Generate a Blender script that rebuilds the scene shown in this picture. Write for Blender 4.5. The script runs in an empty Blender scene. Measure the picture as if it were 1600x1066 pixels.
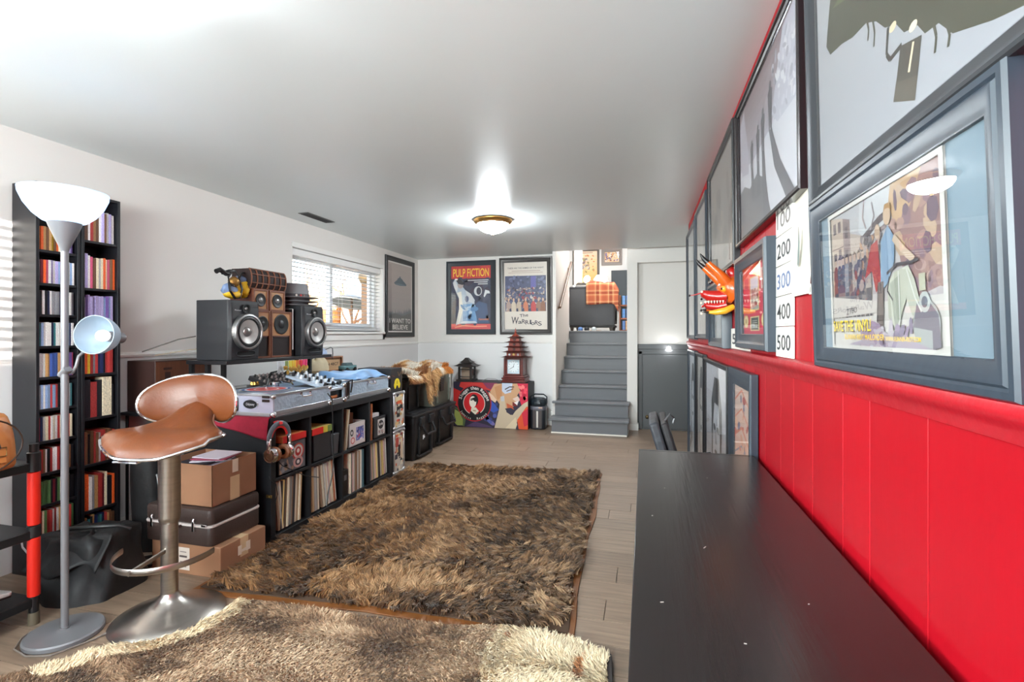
import bpy, bmesh, math, random
import numpy as np
from mathutils import Matrix, Vector, Euler
R = math.radians
PI = math.pi
random.seed(7)
rng = np.random.default_rng(7)
S = bpy.context.scene
COL = S.collection

# ---------------------------------------------------------------- camera
cam_d = bpy.data.cameras.new('camera')
cam = bpy.data.objects.new('camera', cam_d)
COL.objects.link(cam)
cam_d.sensor_width = 36.0
cam_d.lens = 36.0 * 775.0 / 1600.0
cam_d.shift_y = -12.0 / 1600.0
cam_d.clip_start = 0.02
cam.location = (0, 0, 1.29)
cam.rotation_euler = (R(90), 0, R(14.954))
S.camera = cam

# ---------------------------------------------------------------- exposure, world, sun, lights
S.view_settings.view_transform = 'Standard'
S.view_settings.look = 'None'
S.view_settings.gamma = 1.0
S.view_settings.use_curve_mapping = False
S.view_settings.exposure = 2.08
S.cycles.use_denoising = True
S.cycles.max_bounces = 10
S.cycles.diffuse_bounces = 5
S.cycles.glossy_bounces = 4
S.cycles.transparent_max_bounces = 16
S.cycles.sample_clamp_indirect = 8.0
S.cycles.caustics_reflective = False
S.cycles.caustics_refractive = False

W = bpy.data.worlds.new('world')
S.world = W
W.use_nodes = True
wn = W.node_tree.nodes
sky = wn.new('ShaderNodeTexSky')
sky.sky_type = 'NISHITA'
sky.sun_disc = False
sky.sun_elevation = R(28)
sky.sun_rotation = R(150)
sky.air_density = 1.0
sky.dust_density = 2.5
W.node_tree.links.new(sky.outputs[0], wn['Background'].inputs[0])
wn['Background'].inputs[1].default_value = .32

def light(name, kind, loc, energy, color, rot=(0, 0, 0), size=None, sy=None, shape=None, spread=None):
    d = bpy.data.lights.new(name, kind)
    d.energy = energy
    d.color = color
    if kind == 'AREA':
        d.shape = shape or 'RECTANGLE'
        d.size = size
        d.size_y = sy or size
        if spread: d.spread = spread
    elif kind == 'POINT' and size:
        d.shadow_soft_size = size
    elif kind == 'SUN' and size:
        d.angle = size
    o = bpy.data.objects.new(name, d)
    o.location = loc
    o.rotation_euler = rot
    COL.objects.link(o)
    return o

# late low sun that slips through the blind of the window behind the camera onto the disc tower
sv = Vector((-.612, .787, -.055)).normalized()
sun = light('sun', 'SUN', (3, -6, 4), 16.0, (1, .95, .86), sv.to_track_quat('-Z', 'Y').to_euler(), R(.3))
# area fills added at the unseen openings behind and left of the camera
XLW = -3.26
light('rear_fill', 'AREA', (-1.42, -1.95, 1.78), 62, (.84, .95, .965), (R(101), 0, 0), 2.7, .86, spread=R(150))
light('side_fill', 'AREA', (XLW, -.45, 1.70), 22, (.84, .95, .965), (0, R(-76), 0), .8, 2.3, spread=R(125))
# upstairs living room lamp and daylight
light('upstairs_lamp', 'POINT', (-.5, 8.15, 3.55), 38, (1, .97, .94), size=.25)

# ---------------------------------------------------------------- colour and materials
def lin(c):
    c = c / 255.0
    return c / 12.92 if c <= .04045 else ((c + .055) / 1.055) ** 2.4
def rgb(r, g, b): return (lin(r), lin(g), lin(b), 1.0)
MATS = {}
def mat(name, color=(128, 128, 128), rough=.5, metal=0., spec=.5, noise=None, bump=None, vcol=False, objcol=False, rand=0., emit=None, coat=0., wave=None, sheen=0.):
    """noise=(scale, amount, stretch xyz); bump=(scale, strength, stretch)"""
    if name in MATS: return MATS[name]
    m = bpy.data.materials.new(name)
    m.use_nodes = True
    nt = m.node_tree
    N, L = nt.nodes, nt.links
    b = N['Principled BSDF']
    col = rgb(*color)
    b.inputs['Base Color'].default_value = col
    b.inputs['Roughness'].default_value = rough
    b.inputs['Metallic'].default_value = metal
    b.inputs['Specular IOR Level'].default_value = spec
    b.inputs['Coat Weight'].default_value = coat
    b.inputs['Coat Roughness'].default_value = .12
    if sheen:
        b.inputs['Sheen Weight'].default_value = sheen
    src = None
    if vcol:
        a = N.new('ShaderNodeAttribute'); a.attribute_name = 'col'; src = a.outputs['Color']
    elif objcol:
        a = N.new('ShaderNodeObjectInfo'); src = a.outputs['Color']
    def coords(stretch):
        tc = N.new('ShaderNodeTexCoord'); mp = N.new('ShaderNodeMapping')
        mp.inputs['Scale'].default_value = stretch
        L.new(tc.outputs['Object'], mp.inputs['Vector'])
        return mp.outputs['Vector']
    if noise:
        sc, amt, st = noise
        t = N.new('ShaderNodeTexNoise'); t.inputs['Scale'].default_value = sc; t.inputs['Detail'].default_value = 5
        L.new(coords(st), t.inputs['Vector'])
        rr = N.new('ShaderNodeMapRange')
        rr.inputs['From Min'].default_value = .3; rr.inputs['From Max'].default_value = .7
        rr.inputs['To Min'].default_value = 1 - amt; rr.inputs['To Max'].default_value = 1 + amt
        L.new(t.outputs['Fac'], rr.inputs['Value'])
        mx = N.new('ShaderNodeVectorMath'); mx.operation = 'MULTIPLY'
        if src is None: mx.inputs[0].default_value = col[:3]
        else: L.new(src, mx.inputs[0])
        L.new(rr.outputs[0], mx.inputs[1])
        src = mx.outputs[0]
    if rand:
        oi = N.new('ShaderNodeObjectInfo')
        rr = N.new('ShaderNodeMapRange')
        rr.inputs['To Min'].default_value = 1 - rand; rr.inputs['To Max'].default_value = 1 + rand
        L.new(oi.outputs['Random'], rr.inputs['Value'])
        mx = N.new('ShaderNodeVectorMath'); mx.operation = 'MULTIPLY'
        if src is None: mx.inputs[0].default_value = col[:3]
        else: L.new(src, mx.inputs[0])
        L.new(rr.outputs[0], mx.inputs[1])
        src = mx.outputs[0]
    if src is not None: L.new(src, b.inputs['Base Color'])
    if bump:
        sc, stg, st = bump
        t = N.new('ShaderNodeTexNoise'); t.inputs['Scale'].default_value = sc; t.inputs['Detail'].default_value = 4
        L.new(coords(st), t.inputs['Vector'])
        bp = N.new('ShaderNodeBump'); bp.inputs['Strength'].default_value = stg; bp.inputs['Distance'].default_value = .01
        L.new(t.outputs['Fac'], bp.inputs['Height']); L.new(bp.outputs[0], b.inputs['Normal'])
    if emit:
        b.inputs['Emission Color'].default_value = rgb(*emit[0]); b.inputs['Emission Strength'].default_value = emit[1]
    MATS[name] = m
    return m

def glass_mat(name, tint=(255, 255, 255), refl=.9, rough=.0, ior=1.5):
    if name in MATS: return MATS[name]
    m = bpy.data.materials.new(name); m.use_nodes = True
    nt = m.node_tree; N, L = nt.nodes, nt.links
    N.remove(N['Principled BSDF'])
    tr = N.new('ShaderNodeBsdfTransparent'); tr.inputs[0].default_value = rgb(*tint)
    gl = N.new('ShaderNodeBsdfGlossy'); gl.inputs['Roughness'].default_value = rough
    gl.inputs[0].default_value = (refl, refl, refl, 1)
    fr = N.new('ShaderNodeFresnel'); fr.inputs[0].default_value = ior
    mx = N.new('ShaderNodeMixShader')
    ge = N.new('ShaderNodeNewGeometry'); iv = N.new('ShaderNodeMath'); iv.operation = 'SUBTRACT'; iv.inputs[0].default_value = 1.0
    mu = N.new('ShaderNodeMath'); mu.operation = 'MULTIPLY'
    L.new(ge.outputs['Backfacing'], iv.inputs[1]); L.new(iv.outputs[0], mu.inputs[0]); L.new(fr.outputs[0], mu.inputs[1])
    L.new(mu.outputs[0], mx.inputs[0]); L.new(tr.outputs[0], mx.inputs[1]); L.new(gl.outputs[0], mx.inputs[2])
    L.new(mx.outputs[0], N['Material Output'].inputs[0])
    MATS[name] = m
    return m

def mat_shade(name, color, strength, ecol):
    """milky lamp glass: translucent white that glows with its bulb"""
    m = mat(name, color, .35, emit=(ecol, strength))
    m.node_tree.nodes['Principled BSDF'].inputs['Transmission Weight'].default_value = 0
    return m

# ---------------------------------------------------------------- mesh builder
class MB:
    def __init__(s): s.v = []; s.f = []; s.m = []; s.c = []
    def add(s, vs, fs, mi=0, M=None, col=None):
        n = len(s.v)
        if M is not None: vs = [tuple(M @ Vector(p)) for p in vs]
        s.v += [tuple(p) for p in vs]
        for f in fs:
            s.f.append([i + n for i in f]); s.m.append(mi); s.c.append(col)
        return s
    def box(s, a, b, mi=0, M=None, col=None):
        x0, y0, z0 = a; x1, y1, z1 = b
        return s.add([(x0,y0,z0),(x1,y0,z0),(x1,y1,z0),(x0,y1,z0),(x0,y0,z1),(x1,y0,z1),(x1,y1,z1),(x0,y1,z1)],
                     [(0,3,2,1),(4,5,6,7),(0,1,5,4),(1,2,6,5),(2,3,7,6),(3,0,4,7)], mi, M, col)
    def cbox(s, c, d, mi=0, M=None, col=None):
        return s.box([c[i]-d[i]/2 for i in range(3)], [c[i]+d[i]/2 for i in range(3)], mi, M, col)
    def taper(s, c, d0, d1, h, mi=0, M=None, col=None):
        """box on base centre c with base size d0 and top size d1"""
        x, y, z = c
        vs = [(x+sx*d0[0]/2, y+sy*d0[1]/2, z) for sx, sy in ((-1,-1),(1,-1),(1,1),(-1,1))] + [(x+sx*d1[0]/2, y+sy*d1[1]/2, z+h) for sx, sy in ((-1,-1),(1,-1),(1,1),(-1,1))]
        return s.add(vs, [(0,3,2,1),(4,5,6,7),(0,1,5,4),(1,2,6,5),(2,3,7,6),(3,0,4,7)], mi, M, col)
    def tube(s, pts, r, n=8, mi=0, M=None, closed=False, cap=True, col=None, flat=1.0):
        P = [Vector(p) for p in pts]; k = len(P)
        rs = r if isinstance(r, (list, tuple)) else [r]*k
        T = []
        for i in range(k):
            if closed: t = P[(i+1) % k]-P[i-1]
            else: t = P[min(i+1, k-1)]-P[max(i-1, 0)]
            T.append(t.normalized() if t.length > 1e-9 else Vector((0, 0, 1)))
        up = Vector((0, 0, 1)) if abs(T[0].z) < .9 else Vector((1, 0, 0))
        a = (up - T[0]*up.dot(T[0])).normalized()
        vs = []
        for i in range(k):
            a = (a - T[i]*a.dot(T[i]))
            a = a.normalized() if a.length > 1e-6 else T[i].orthogonal().normalized()
            b = T[i].cross(a)
            for j in range(n):
                an = 2*PI*j/n
                vs.append(tuple(P[i] + a*(math.cos(an)*rs[i]) + b*(math.sin(an)*rs[i]*flat)))
        fs = []
        for i in range(k if closed else k-1):
            for j in range(n):
                i2 = (i+1) % k
                fs.append((i*n+j, i*n+(j+1) % n, i2*n+(j+1) % n, i2*n+j))
        if cap and not closed:
            fs.append(tuple(range(n))[::-1]); fs.append(tuple((k-1)*n+j for j in range(n)))
        return s.add(vs, fs, mi, M, col)
    def cyl(s, p0, p1, r0, r1=None, n=16, mi=0, M=None, col=None):
        return s.tube([p0, p1], [r0, r0 if r1 is None else r1], n, mi, M, col=col)
    def lathe(s, prof, n=24, mi=0, M=None, col=None, sx=1., sy=1.):
        vs = []; fs = []; k = len(prof)
        for (r, z) in prof:
            for j in range(n):
                an = 2*PI*j/n
                vs.append((r*math.cos(an)*sx, r*math.sin(an)*sy, z))
        for i in range(k-1):
            for j in range(n): fs.append((i*n+j, i*n+(j+1) % n, (i+1)*n+(j+1) % n, (i+1)*n+j))
        return s.add(vs, fs, mi, M, col)
    def prism(s, poly, z0, z1, mi=0, M=None, col=None):
        n = len(poly)
        vs = [(x, y, z0) for x, y in poly] + [(x, y, z1) for x, y in poly]
        fs = [tuple(range(n))[::-1], tuple(range(n, 2*n))] + [(i, (i+1) % n, n+(i+1) % n, n+i) for i in range(n)]
        return s.add(vs, fs, mi, M, col)
    def grid(s, fn, nu, nv, mi=0, M=None, cu=False, cv=False, col=None):
        vs = [fn(i/(nu if cu else nu-1), j/(nv if cv else nv-1)) for i in range(nu) for j in range(nv)]
        fs = []
        for i in range(nu if cu else nu-1):
            for j in range(nv if cv else nv-1):
                a, b = i, (i+1) % nu; c, d = j, (j+1) % nv
                fs.append((a*nv+c, b*nv+c, b*nv+d, a*nv+d))
        return s.add(vs, fs, mi, M, col)
    def ball(s, c, r, n=12, mi=0, M=None, col=None, sc=(1, 1, 1)):
        k = max(4, n//2)
        prof = [(r*math.sin(PI*i/k), -r*math.cos(PI*i/k)) for i in range(k+1)]
        T = Matrix.Translation(c) @ Matrix.Diagonal((*sc, 1))
        return s.lathe(prof, n, mi, T if M is None else M @ T, col)
    def rrect(s, c, d, r, mi=0, M=None, col=None, n=5, er=None):
        """vertical-edge rounded box centred c size d, with softened top and bottom"""
        w, l, h = d; er = er if er is not None else min(r*.5, h*.2)
        def ring(ins):
            pts = []
            rr = max(r-ins, .0005)
            for qx, qy, a0 in ((1,1,0),(-1,1,90),(-1,-1,180),(1,-1,270)):
                for i in range(n):
                    an = R(a0 + 90*i/(n-1))
                    pts.append((c[0]+qx*(w/2-r)+rr*math.cos(an), c[1]+qy*(l/2-r)+rr*math.sin(an)))
            return pts
        vs = []; lv = [(er, -h/2), (er*.3, -h/2+er*.3), (0, -h/2+er), (0, h/2-er), (er*.3, h/2-er*.3), (er, h/2)]
        for ins, z in lv: vs += [(x, y, c[2]+z) for x, y in ring(ins)]
        k = 4*n; fs = []
        for i in range(len(lv)-1):
            for j in range(k): fs.append((i*k+j, i*k+(j+1) % k, (i+1)*k+(j+1) % k, (i+1)*k+j))
        fs.append(tuple(range(k))[::-1]); fs.append(tuple((len(lv)-1)*k+j for j in range(k)))
        return s.add(vs, fs, mi, M, col)
    def build(s, name, mats, parent=None, loc=None, bevel=0., label=None, sub=0, angle=38, kind=None, rot=None, smooth=True, seg=2):
        me = bpy.data.meshes.new(name)
        me.from_pydata(s.v, [], s.f)
        if not isinstance(mats, (list, tuple)): mats = [mats]
        for m in mats: me.materials.append(m)
        if any(s.m): me.polygons.foreach_set('material_index', s.m)
        if any(c is not None for c in s.c):
            at = me.color_attributes.new('col', 'FLOAT_COLOR', 'CORNER')
            buf = []
            for c, f in zip(s.c, s.f): buf += list(c if c is not None else (.5, .5, .5, 1))*len(f)
            at.data.foreach_set('color', buf)
        if smooth:
            me.polygons.foreach_set('use_smooth', [True]*len(me.polygons))
            me.set_sharp_from_angle(angle=R(angle))
        me.update()
        o = bpy.data.objects.new(name, me)
        COL.objects.link(o)
        if parent is not None: o.parent = parent
        if loc is not None: o.location = loc
        if rot is not None: o.rotation_euler = rot
        if bevel:
            md = o.modifiers.new('bevel', 'BEVEL'); md.width = bevel; md.segments = seg; md.limit_method = 'ANGLE'; md.angle_limit = R(40)
            md.harden_normals = False
        if sub:
            md = o.modifiers.new('sub', 'SUBSURF'); md.levels = sub; md.render_levels = sub
        if label: o['label'] = label
        if kind: o['kind'] = kind
        return o

def tag(o, label, cat, group=None, kind=None):
    o['label'] = label; o['category'] = cat
    if group: o['group'] = group
    if kind: o['kind'] = kind
    return o
def thing(name, label, cat, loc=(0, 0, 0), rotz=0., group=None, tilt=0.):
    o = bpy.data.objects.new(name, None)
    o.empty_display_size = .05
    COL.objects.link(o)
    o.location = loc; o.rotation_euler = (tilt, 0, rotz)
    return tag(o, label, cat, group)
def struct(name, mb, m, parent=None, **k):
    o = mb.build(name, m, parent, **k)
    if parent is None: o['kind'] = 'structure'
    return o
def sroot(name, loc=(0, 0, 0)):
    o = bpy.data.objects.new(name, None); COL.objects.link(o); o.location = loc; o['kind'] = 'structure'
    return o
def copy_tree(o, parent=None):
    c = o.copy(); COL.objects.link(c)
    if parent is not None: c.parent = parent
    for ch in list(o.children): copy_tree(ch, c)
    return c
ORD = ['first','second','third','fourth','fifth','sixth','seventh','eighth','ninth','tenth','eleventh','twelfth','thirteenth','fourteenth','fifteenth','sixteenth','seventeenth','eighteenth','nineteenth','twentieth','twenty-first','twenty-second','twenty-third','twenty-fourth','twenty-fifth']
def T(x=0, y=0, z=0): return Matrix.Translation((x, y, z))
def RX(a): return Matrix.Rotation(R(a), 4, 'X')
def RY(a): return Matrix.Rotation(R(a), 4, 'Y')
def RZ(a): return Matrix.Rotation(R(a), 4, 'Z')
def SC(x, y, z): return Matrix.Diagonal((x, y, z, 1))

# ---------------------------------------------------------------- flat printed art (posters, labels): thin coloured shapes on paper
FONT = {}
def text_geo(s):
    if s in FONT: return FONT[s]
    cu = bpy.data.curves.new('t', 'FONT'); cu.body = s; cu.size = 1.0; cu.resolution_u = 3; cu.offset = .012
    o = bpy.data.objects.new('t', cu); COL.objects.link(o)
    dg = bpy.context.evaluated_depsgraph_get()
    me = o.evaluated_get(dg).to_mesh()
    vs = [(v.co.x, v.co.y) for v in me.vertices]; fs = [tuple(p.vertices) for p in me.polygons]
    o.evaluated_get(dg).to_mesh_clear()
    bpy.data.objects.remove(o); bpy.data.curves.remove(cu)
    xs = [p[0] for p in vs] or [0]
    x0, x1 = min(xs), max(xs)
    vs = [(x-x0, y) for x, y in vs]
    FONT[s] = (vs, fs, x1-x0)
    return FONT[s]
class Art:
    """coordinates: u 0..1 left to right, v 0..1 bottom to top, of a W x H sheet"""
    def __init__(s, W, H, paper=(235, 230, 222), step=.00003, tone=1.0):
        s.tone = tone; s.W, s.H, s.mb, s.n, s.step = W, H, MB(), 0, step
        s.rect(0, 0, 1, 1, paper)
    def _p(s, u, v): return ((u-.5)*s.W, -s.step*s.n, v*s.H)
    def poly(s, pts, c, clamp=True):
        if clamp: pts = [(min(1, max(0, u)), min(1, max(0, v))) for u, v in pts]
        s.mb.add([s._p(u, v) for u, v in pts], [tuple(range(len(pts)))], col=rgb(*[q*s.tone for q in c])); s.n += 1
    def rect(s, u0, v0, u1, v1, c): s.poly([(u0, v0), (u1, v0), (u1, v1), (u0, v1)], c)
    def bands(s, u0, v0, u1, v1, c0, c1, n=10):
        for i in range(n):
            a, b = v0+(v1-v0)*i/n, v0+(v1-v0)*(i+1)/n
            k = i/(n-1)
            s.rect(u0, a, u1, b, [c0[j]+(c1[j]-c0[j])*k for j in range(3)]); s.n -= 1
        s.n += 1
    def ell(s, u, v, a, b, c, n=16, rot=0, a0=0, a1=360):
        asp = s.W/s.H
        pts = []
        for i in range(n):
            t = R(a0+(a1-a0)*i/(n if a1-a0 == 360 else n-1)); x, y = a*math.cos(t), b*math.sin(t)
            x, y = x*math.cos(R(rot))-y/asp*math.sin(R(rot)), x*asp*math.sin(R(rot))+y*math.cos(R(rot))
            pts.append((u+x, v+y))
        s.poly(pts, c)
    def line(s, pts, w, c):
        """polyline of width w (fraction of W)"""
        asp = s.W/s.H
        for (a, b), (d, e) in zip(pts, pts[1:]):
            dx, dy = (d-a), (e-b)/asp; l = math.hypot(dx, dy) or 1
            nx, ny = -dy/l*w/2, dx/l*w/2*asp
            s.poly([(a+nx, b+ny), (a-nx, b-ny), (d-nx, e-ny), (d+nx, e+ny)], c); s.n -= 1
        s.n += 1
    def text(s, t, u, v, size, c, align='c', width=None, rot=0, jig=0):
        """size: cap height fraction of H; width: total width as fraction of W"""
        vs, fs, w = text_geo(t)
        k = size*s.H/.7
        kx = k if width is None else width*s.W/max(w, 1e-6)
        x0 = {'c': -w*kx/2, 'l': 0, 'r': -w*kx}[align]
        cr, sr = math.cos(R(rot)), math.sin(R(rot))
        out = []
        for x, y in vs:
            X, Y = x*kx+x0, y*k
            if jig: Y += jig*s.H*math.sin(X*40/s.W)
            X, Y = X*cr-Y*sr, X*sr+Y*cr
            out.append(((u-.5)*s.W+X, -s.step*s.n, v*s.H+Y))
        s.mb.add(out, fs, col=rgb(*c)); s.n += 1
    def arc_text(s, t, u, v, rad, size, c, a_mid=90, step=12, inward=False):
        n = len(t)
        for i, ch in enumerate(t):
            if ch == ' ': continue
            off = (i-(n-1)/2)*step
            a = a_mid-off if not inward else a_mid+off
            x = u+rad/s.W*math.cos(R(a)); y = v+rad/s.H*math.sin(R(a))
            s.text(ch, x, y, size, c, rot=(a-90) if not inward else (a+90))
    def blobs(s, u0, v0, u1, v1, n, cols, a=(.01, .03), b=(.01, .03), k=7):
        for i in range(n):
            s.ell(random.uniform(u0, u1), random.uniform(v0, v1), random.uniform(*a), random.uniform(*b), random.choice(cols), k, random.uniform(0, 180))
            if i % 6: s.n -= 1
    def build(s, name, parent, M=None, m=None, label=None):
        if M is not None: s.mb.v = [tuple(M @ Vector(p)) for p in s.mb.v]
        return s.mb.build(name, m or PRINT, parent, smooth=False, label=label)
PRINT = mat('print', vcol=True, rough=.55)
PRINT_GLOSS = mat('print_gloss', vcol=True, rough=.3)

def frame_mesh(w, h, prof):
    """mitred moulding; prof = [(inset, y)] from the outer back edge round to the inner back edge"""
    mb = MB(); vs = []
    for ins, y in prof:
        x = w/2-ins
        vs += [(-x, y, ins), (x, y, ins), (x, y, h-ins), (-x, y, h-ins)]
    k = len(prof); fs = []
    for i in range(k-1):
        for j in range(4):
            fs.append((i*4+j, i*4+(j+1) % 4, (i+1)*4+(j+1) % 4, (i+1)*4+j))
    mb.add(vs, [f[::-1] for f in fs])
    return mb
def framed(name, label, loc, rotz, w, h, fw, depth, fm, art, group=None, tilt=0., prof=None, glass=True, inner=None, backing=None, gm=None):
    """picture with its back on the wall at loc (bottom middle); the front faces local -y"""
    t = thing(name, label, 'picture', loc, rotz, group, tilt)
    d = depth
    prof = prof or [(0, 0), (0, -d*.8), (.004, -d), (fw*.35, -d), (fw*.55, -d*.82), (fw*.92, -d*.72), (fw, -d*.66), (fw, -.004)]
    frame_mesh(w, h, prof).build('frame', fm, t, angle=25)
    iw, ih = w-2*fw+.004, h-2*fw+.004
    if backing:
        MB().box((-iw/2, -d*.30, fw-.002), (iw/2, -.003, h-fw+.002)).build('backing', backing, t, smooth=False)
    a = art(iw if not inner else inner[0], ih if not inner else inner[1])
    off = (0, fw-.002) if not inner else inner[2]
    p = a.build('print', t, T(off[0], -d*.34, off[1]))
    if glass:
        MB().box((-iw/2, -d*.62, fw-.002), (iw/2, -d*.55, h-fw+.002)).build('glass', gm or glass_mat('picture_glass'), t, smooth=False)
    return t
# ================================================================ the room
XL, XR, YB, YF, ZC = -3.30, .435, 6.86, -2.0, 2.40
wall_m = mat('wall_paint', (226, 222, 217), .55, bump=(60, .03, (1, 1, 1)))
ceil_m = mat('ceiling_paint', (225, 231, 231), .33, bump=(9, .08, (1, 1, 1)), spec=.32)
trim_m = mat('white_trim', (236, 234, 230), .35)
wains_m = mat('wainscot_paint', (224, 223, 222), .45)
red_m = mat('red_paint', (160, 7, 23), .46, spec=.22, noise=(3, .07, (1, 1, .3)), bump=(30, .05, (1, 1, .25)), rand=.05)
redtrim_m = mat('red_trim', (162, 16, 30), .38, noise=(14, .10, (1, .4, 1)), bump=(25, .25, (1, 1, 1)))
plank_m = mat('floor_plank', (132, 112, 95), .40, noise=(9, .26, (.35, 5, 1)), rand=.12, bump=(14, .08, (.3, 6, 1)))
grey_m = mat('grey_stair_paint', (104, 106, 110), .42, bump=(20, .06, (1, 1, 1)))
door_m = mat('dark_grey_paint', (78, 80, 82), .4)

# floor with its planks, laid along X; each is a piece of its own
fl = struct('floor', MB().box((-3.45, YF-.1, -.06), (1.7, 6.95, -.006)), mat('floor_base', (70, 62, 55), .8))
row_w, y, row = .178, .30, 0
mesh_pl = {}
while y < 6.9:
    x = -3.3 - random.uniform(0, 1.1)
    while x < 1.6:
        L = 1.22
        a, b = max(x, -3.3), min(x+L, .43 if y < 5.3 else 1.6)
        if b-a > .05:
            key = (round(b-a, 3))
            if key not in mesh_pl:
                l = b-a-.0016; w = row_w-.0016
                m_ = MB().add([(-l/2,-w/2,-.006),(l/2,-w/2,-.006),(l/2,w/2,-.006),(-l/2,w/2,-.006),
                               (-l/2+.001,-w/2+.001,0),(l/2-.001,-w/2+.001,0),(l/2-.001,w/2-.001,0),(-l/2+.001,w/2-.001,0),],
                              [(4,5,6,7),(0,1,5,4),(1,2,6,5),(2,3,7,6),(3,0,4,7)])
                o = m_.build('plank', plank_m, fl, smooth=False)
                mesh_pl[key] = o
            else:
                o = mesh_pl[key].copy(); COL.objects.link(o); o.parent = fl
            o.location = ((a+b)/2, y+row_w/2, random.uniform(-.0002, .0002))
        x += L
    y += row_w; row += 1

# ceiling: stops short over the stairs
cm = MB().box((-3.45, YF-.1, ZC), (-1.2, 6.98, ZC+.2)).box((-1.2, YF-.1, ZC), (1.7, 6.64, ZC+.2))
struct('ceiling', cm, ceil_m, smooth=False)

# left wall with the window opening
wy0, wy1, wz0, wz1 = 4.10, 5.80, 1.31, 2.13
wl = MB()
wl.box((XL-.22, YF-.1, 0), (XL, -1.6, ZC)).box((XL-.22, .7, 0), (XL, wy0, ZC)).box((XL-.22, -1.6, 0), (XL, .7, 1.31)).box((XL-.22, -1.6, 2.15), (XL, .7, ZC)).box((XL-.22, wy1, 0), (XL, YB+.12, ZC))
wl.box((XL-.22, wy0, 0), (XL, wy1, wz0)).box((XL-.22, wy0, wz1), (XL, wy1, ZC))
struct('wall_left', wl, wall_m, smooth=False)
struct('wall_back', MB().box((XL, YB, 0), (-1.205, YB+.12, ZC)), wall_m, smooth=False)
# rails, wainscot skins and baseboards
def rail_x(x, y0, y1, z, m, name):   # along Y on the left wall
    p = [(0, 0), (.012, 0), (.018, .012), (.018, .020), (.008, .026), (.008, .030), (0, .036)]
    mb = MB(); vs = []
    for yy in (y0, y1): vs += [(x+a, yy, z+b) for a, b in p]
    k = len(p)
    mb.add(vs, [(i, i+1, k+i+1, k+i) for i in range(k-1)] + [tuple(range(k))[::-1], tuple(range(k, 2*k))])
    return struct(name, mb, m)
rail_x(XL, YF, YB, 1.13, trim_m, 'trim_1')
struct('trim_2', MB().box((XL+.018, YB-.016, 1.148), (-1.205, YB, 1.168)).box((XL+.018, YB-.024, 1.158), (-1.205, YB, 1.168)), trim_m, bevel=.003)
sk = MB().box((XL, YF, .0), (XL+.006, YB, 1.13))
struct('trim_3', sk, wains_m, smooth=False)
struct('trim_4', MB().box((XL+.006, YB-.006, 0), (-1.205, YB, 1.148)), wains_m, smooth=False)
struct('baseboard_left', MB().box((XL+.006, 2.3, 0), (XL+.02, YB-.006, .09)), trim_m, bevel=.004)
struct('baseboard_back', MB().box((XL+.02, YB-.02, 0), (-1.205, YB-.006, .09)), trim_m, bevel=.004)

# wall behind the camera; its unseen window is widened to suit the fill
bx0, bx1, bz0, bz1 = -2.80, -.10, 1.36, 2.22
wf = MB()
wf.box((XL-.22, YF-.12, 0), (bx0, YF, ZC)).box((bx1, YF-.12, 0), (XR+.15, YF, ZC))
wf.box((bx0, YF-.12, 0), (bx1, YF, bz0)).box((bx0, YF-.12, bz1), (bx1, YF, ZC))
struct('wall_front', wf, wall_m, smooth=False)
w2 = sroot('window_2_widened', (0, YF, 0))
fm_ = MB()
for a, b in (((bx0, -.08, bz0), (bx0+.04, -.03, bz1)), ((bx1-.04, -.08, bz0), (bx1, -.03, bz1)), ((bx0, -.08, bz0), (bx1, -.03, bz0+.04)), ((bx0, -.08, bz1-.04), (bx1, -.03, bz1))): fm_.box(a, b)
fm_.build('frame', trim_m, w2)
sl = None
for i in range(15):
    z = bz0+.06+i*.054
    for a_, b_, q_ in ((bx0+.01, -.86, 84), (-.85, bx1-.01, 38)):  # wider run of slats is shut only to block the sun
        o = MB().box((a_, -.030, -.0015), (b_, .030, .0015), 0, RX(q_)).build('slat', mat('blind_slat', (196, 194, 190), .4), w2, smooth=False)
        o.location = (0, 0, z)

# right wall: red boards, a ledge rail half way up; the room opens out beyond it
wr = struct('wall_right', MB().box((XR+.012, YF-.1, 0), (XR+.16, 5.36, ZC)), red_m, smooth=False)
bounds = [-2.0, -1.4, -.9, -.5, -.1, .32, .62, .931, 1.142, 1.281, 1.49, 1.666, 1.812, 2.027, 2.22, 2.431, 2.66, 2.9, 3.2, 3.5, 3.8, 4.1, 4.4, 4.7, 5.0, 5.36]
for i in range(len(bounds)-1):
    a, b = bounds[i]+.0011, bounds[i+1]-.0011
    MB().box((XR, a, 0), (XR+.0125, b, ZC)).build('panel', red_m, wr, smooth=False, bevel=.0012, seg=1)
p = [(0, 0), (-.006, .002), (-.009, .016), (-.014, .026), (-.02, .032), (-.022, .042), (-.019, .052), (-.008, .058), (0, .058)]
mb = MB(); vs = []; ys = [YF, 5.37]
for yy in ys: vs += [(XR+a, yy, 1.155+b) for a, b in p]
k = len(p)
mb.add(vs, [(i+1, i, k+i, k+i+1) for i in range(k-1)] + [tuple(range(k)), tuple(range(k, 2*k))[::-1]])
struct('trim_5', mb, redtrim_m)
struct('wall_return', MB().box((XR+.01, 5.36, 0), (XR+.16, 5.40, ZC)), wall_m, smooth=False)
struct('wall_far_right', MB().box((1.55, 5.3, 0), (1.7, 7.1, ZC)).box((XR+.16, 5.28, 0), (1.6, 5.36, ZC)), wall_m, smooth=False)

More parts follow.
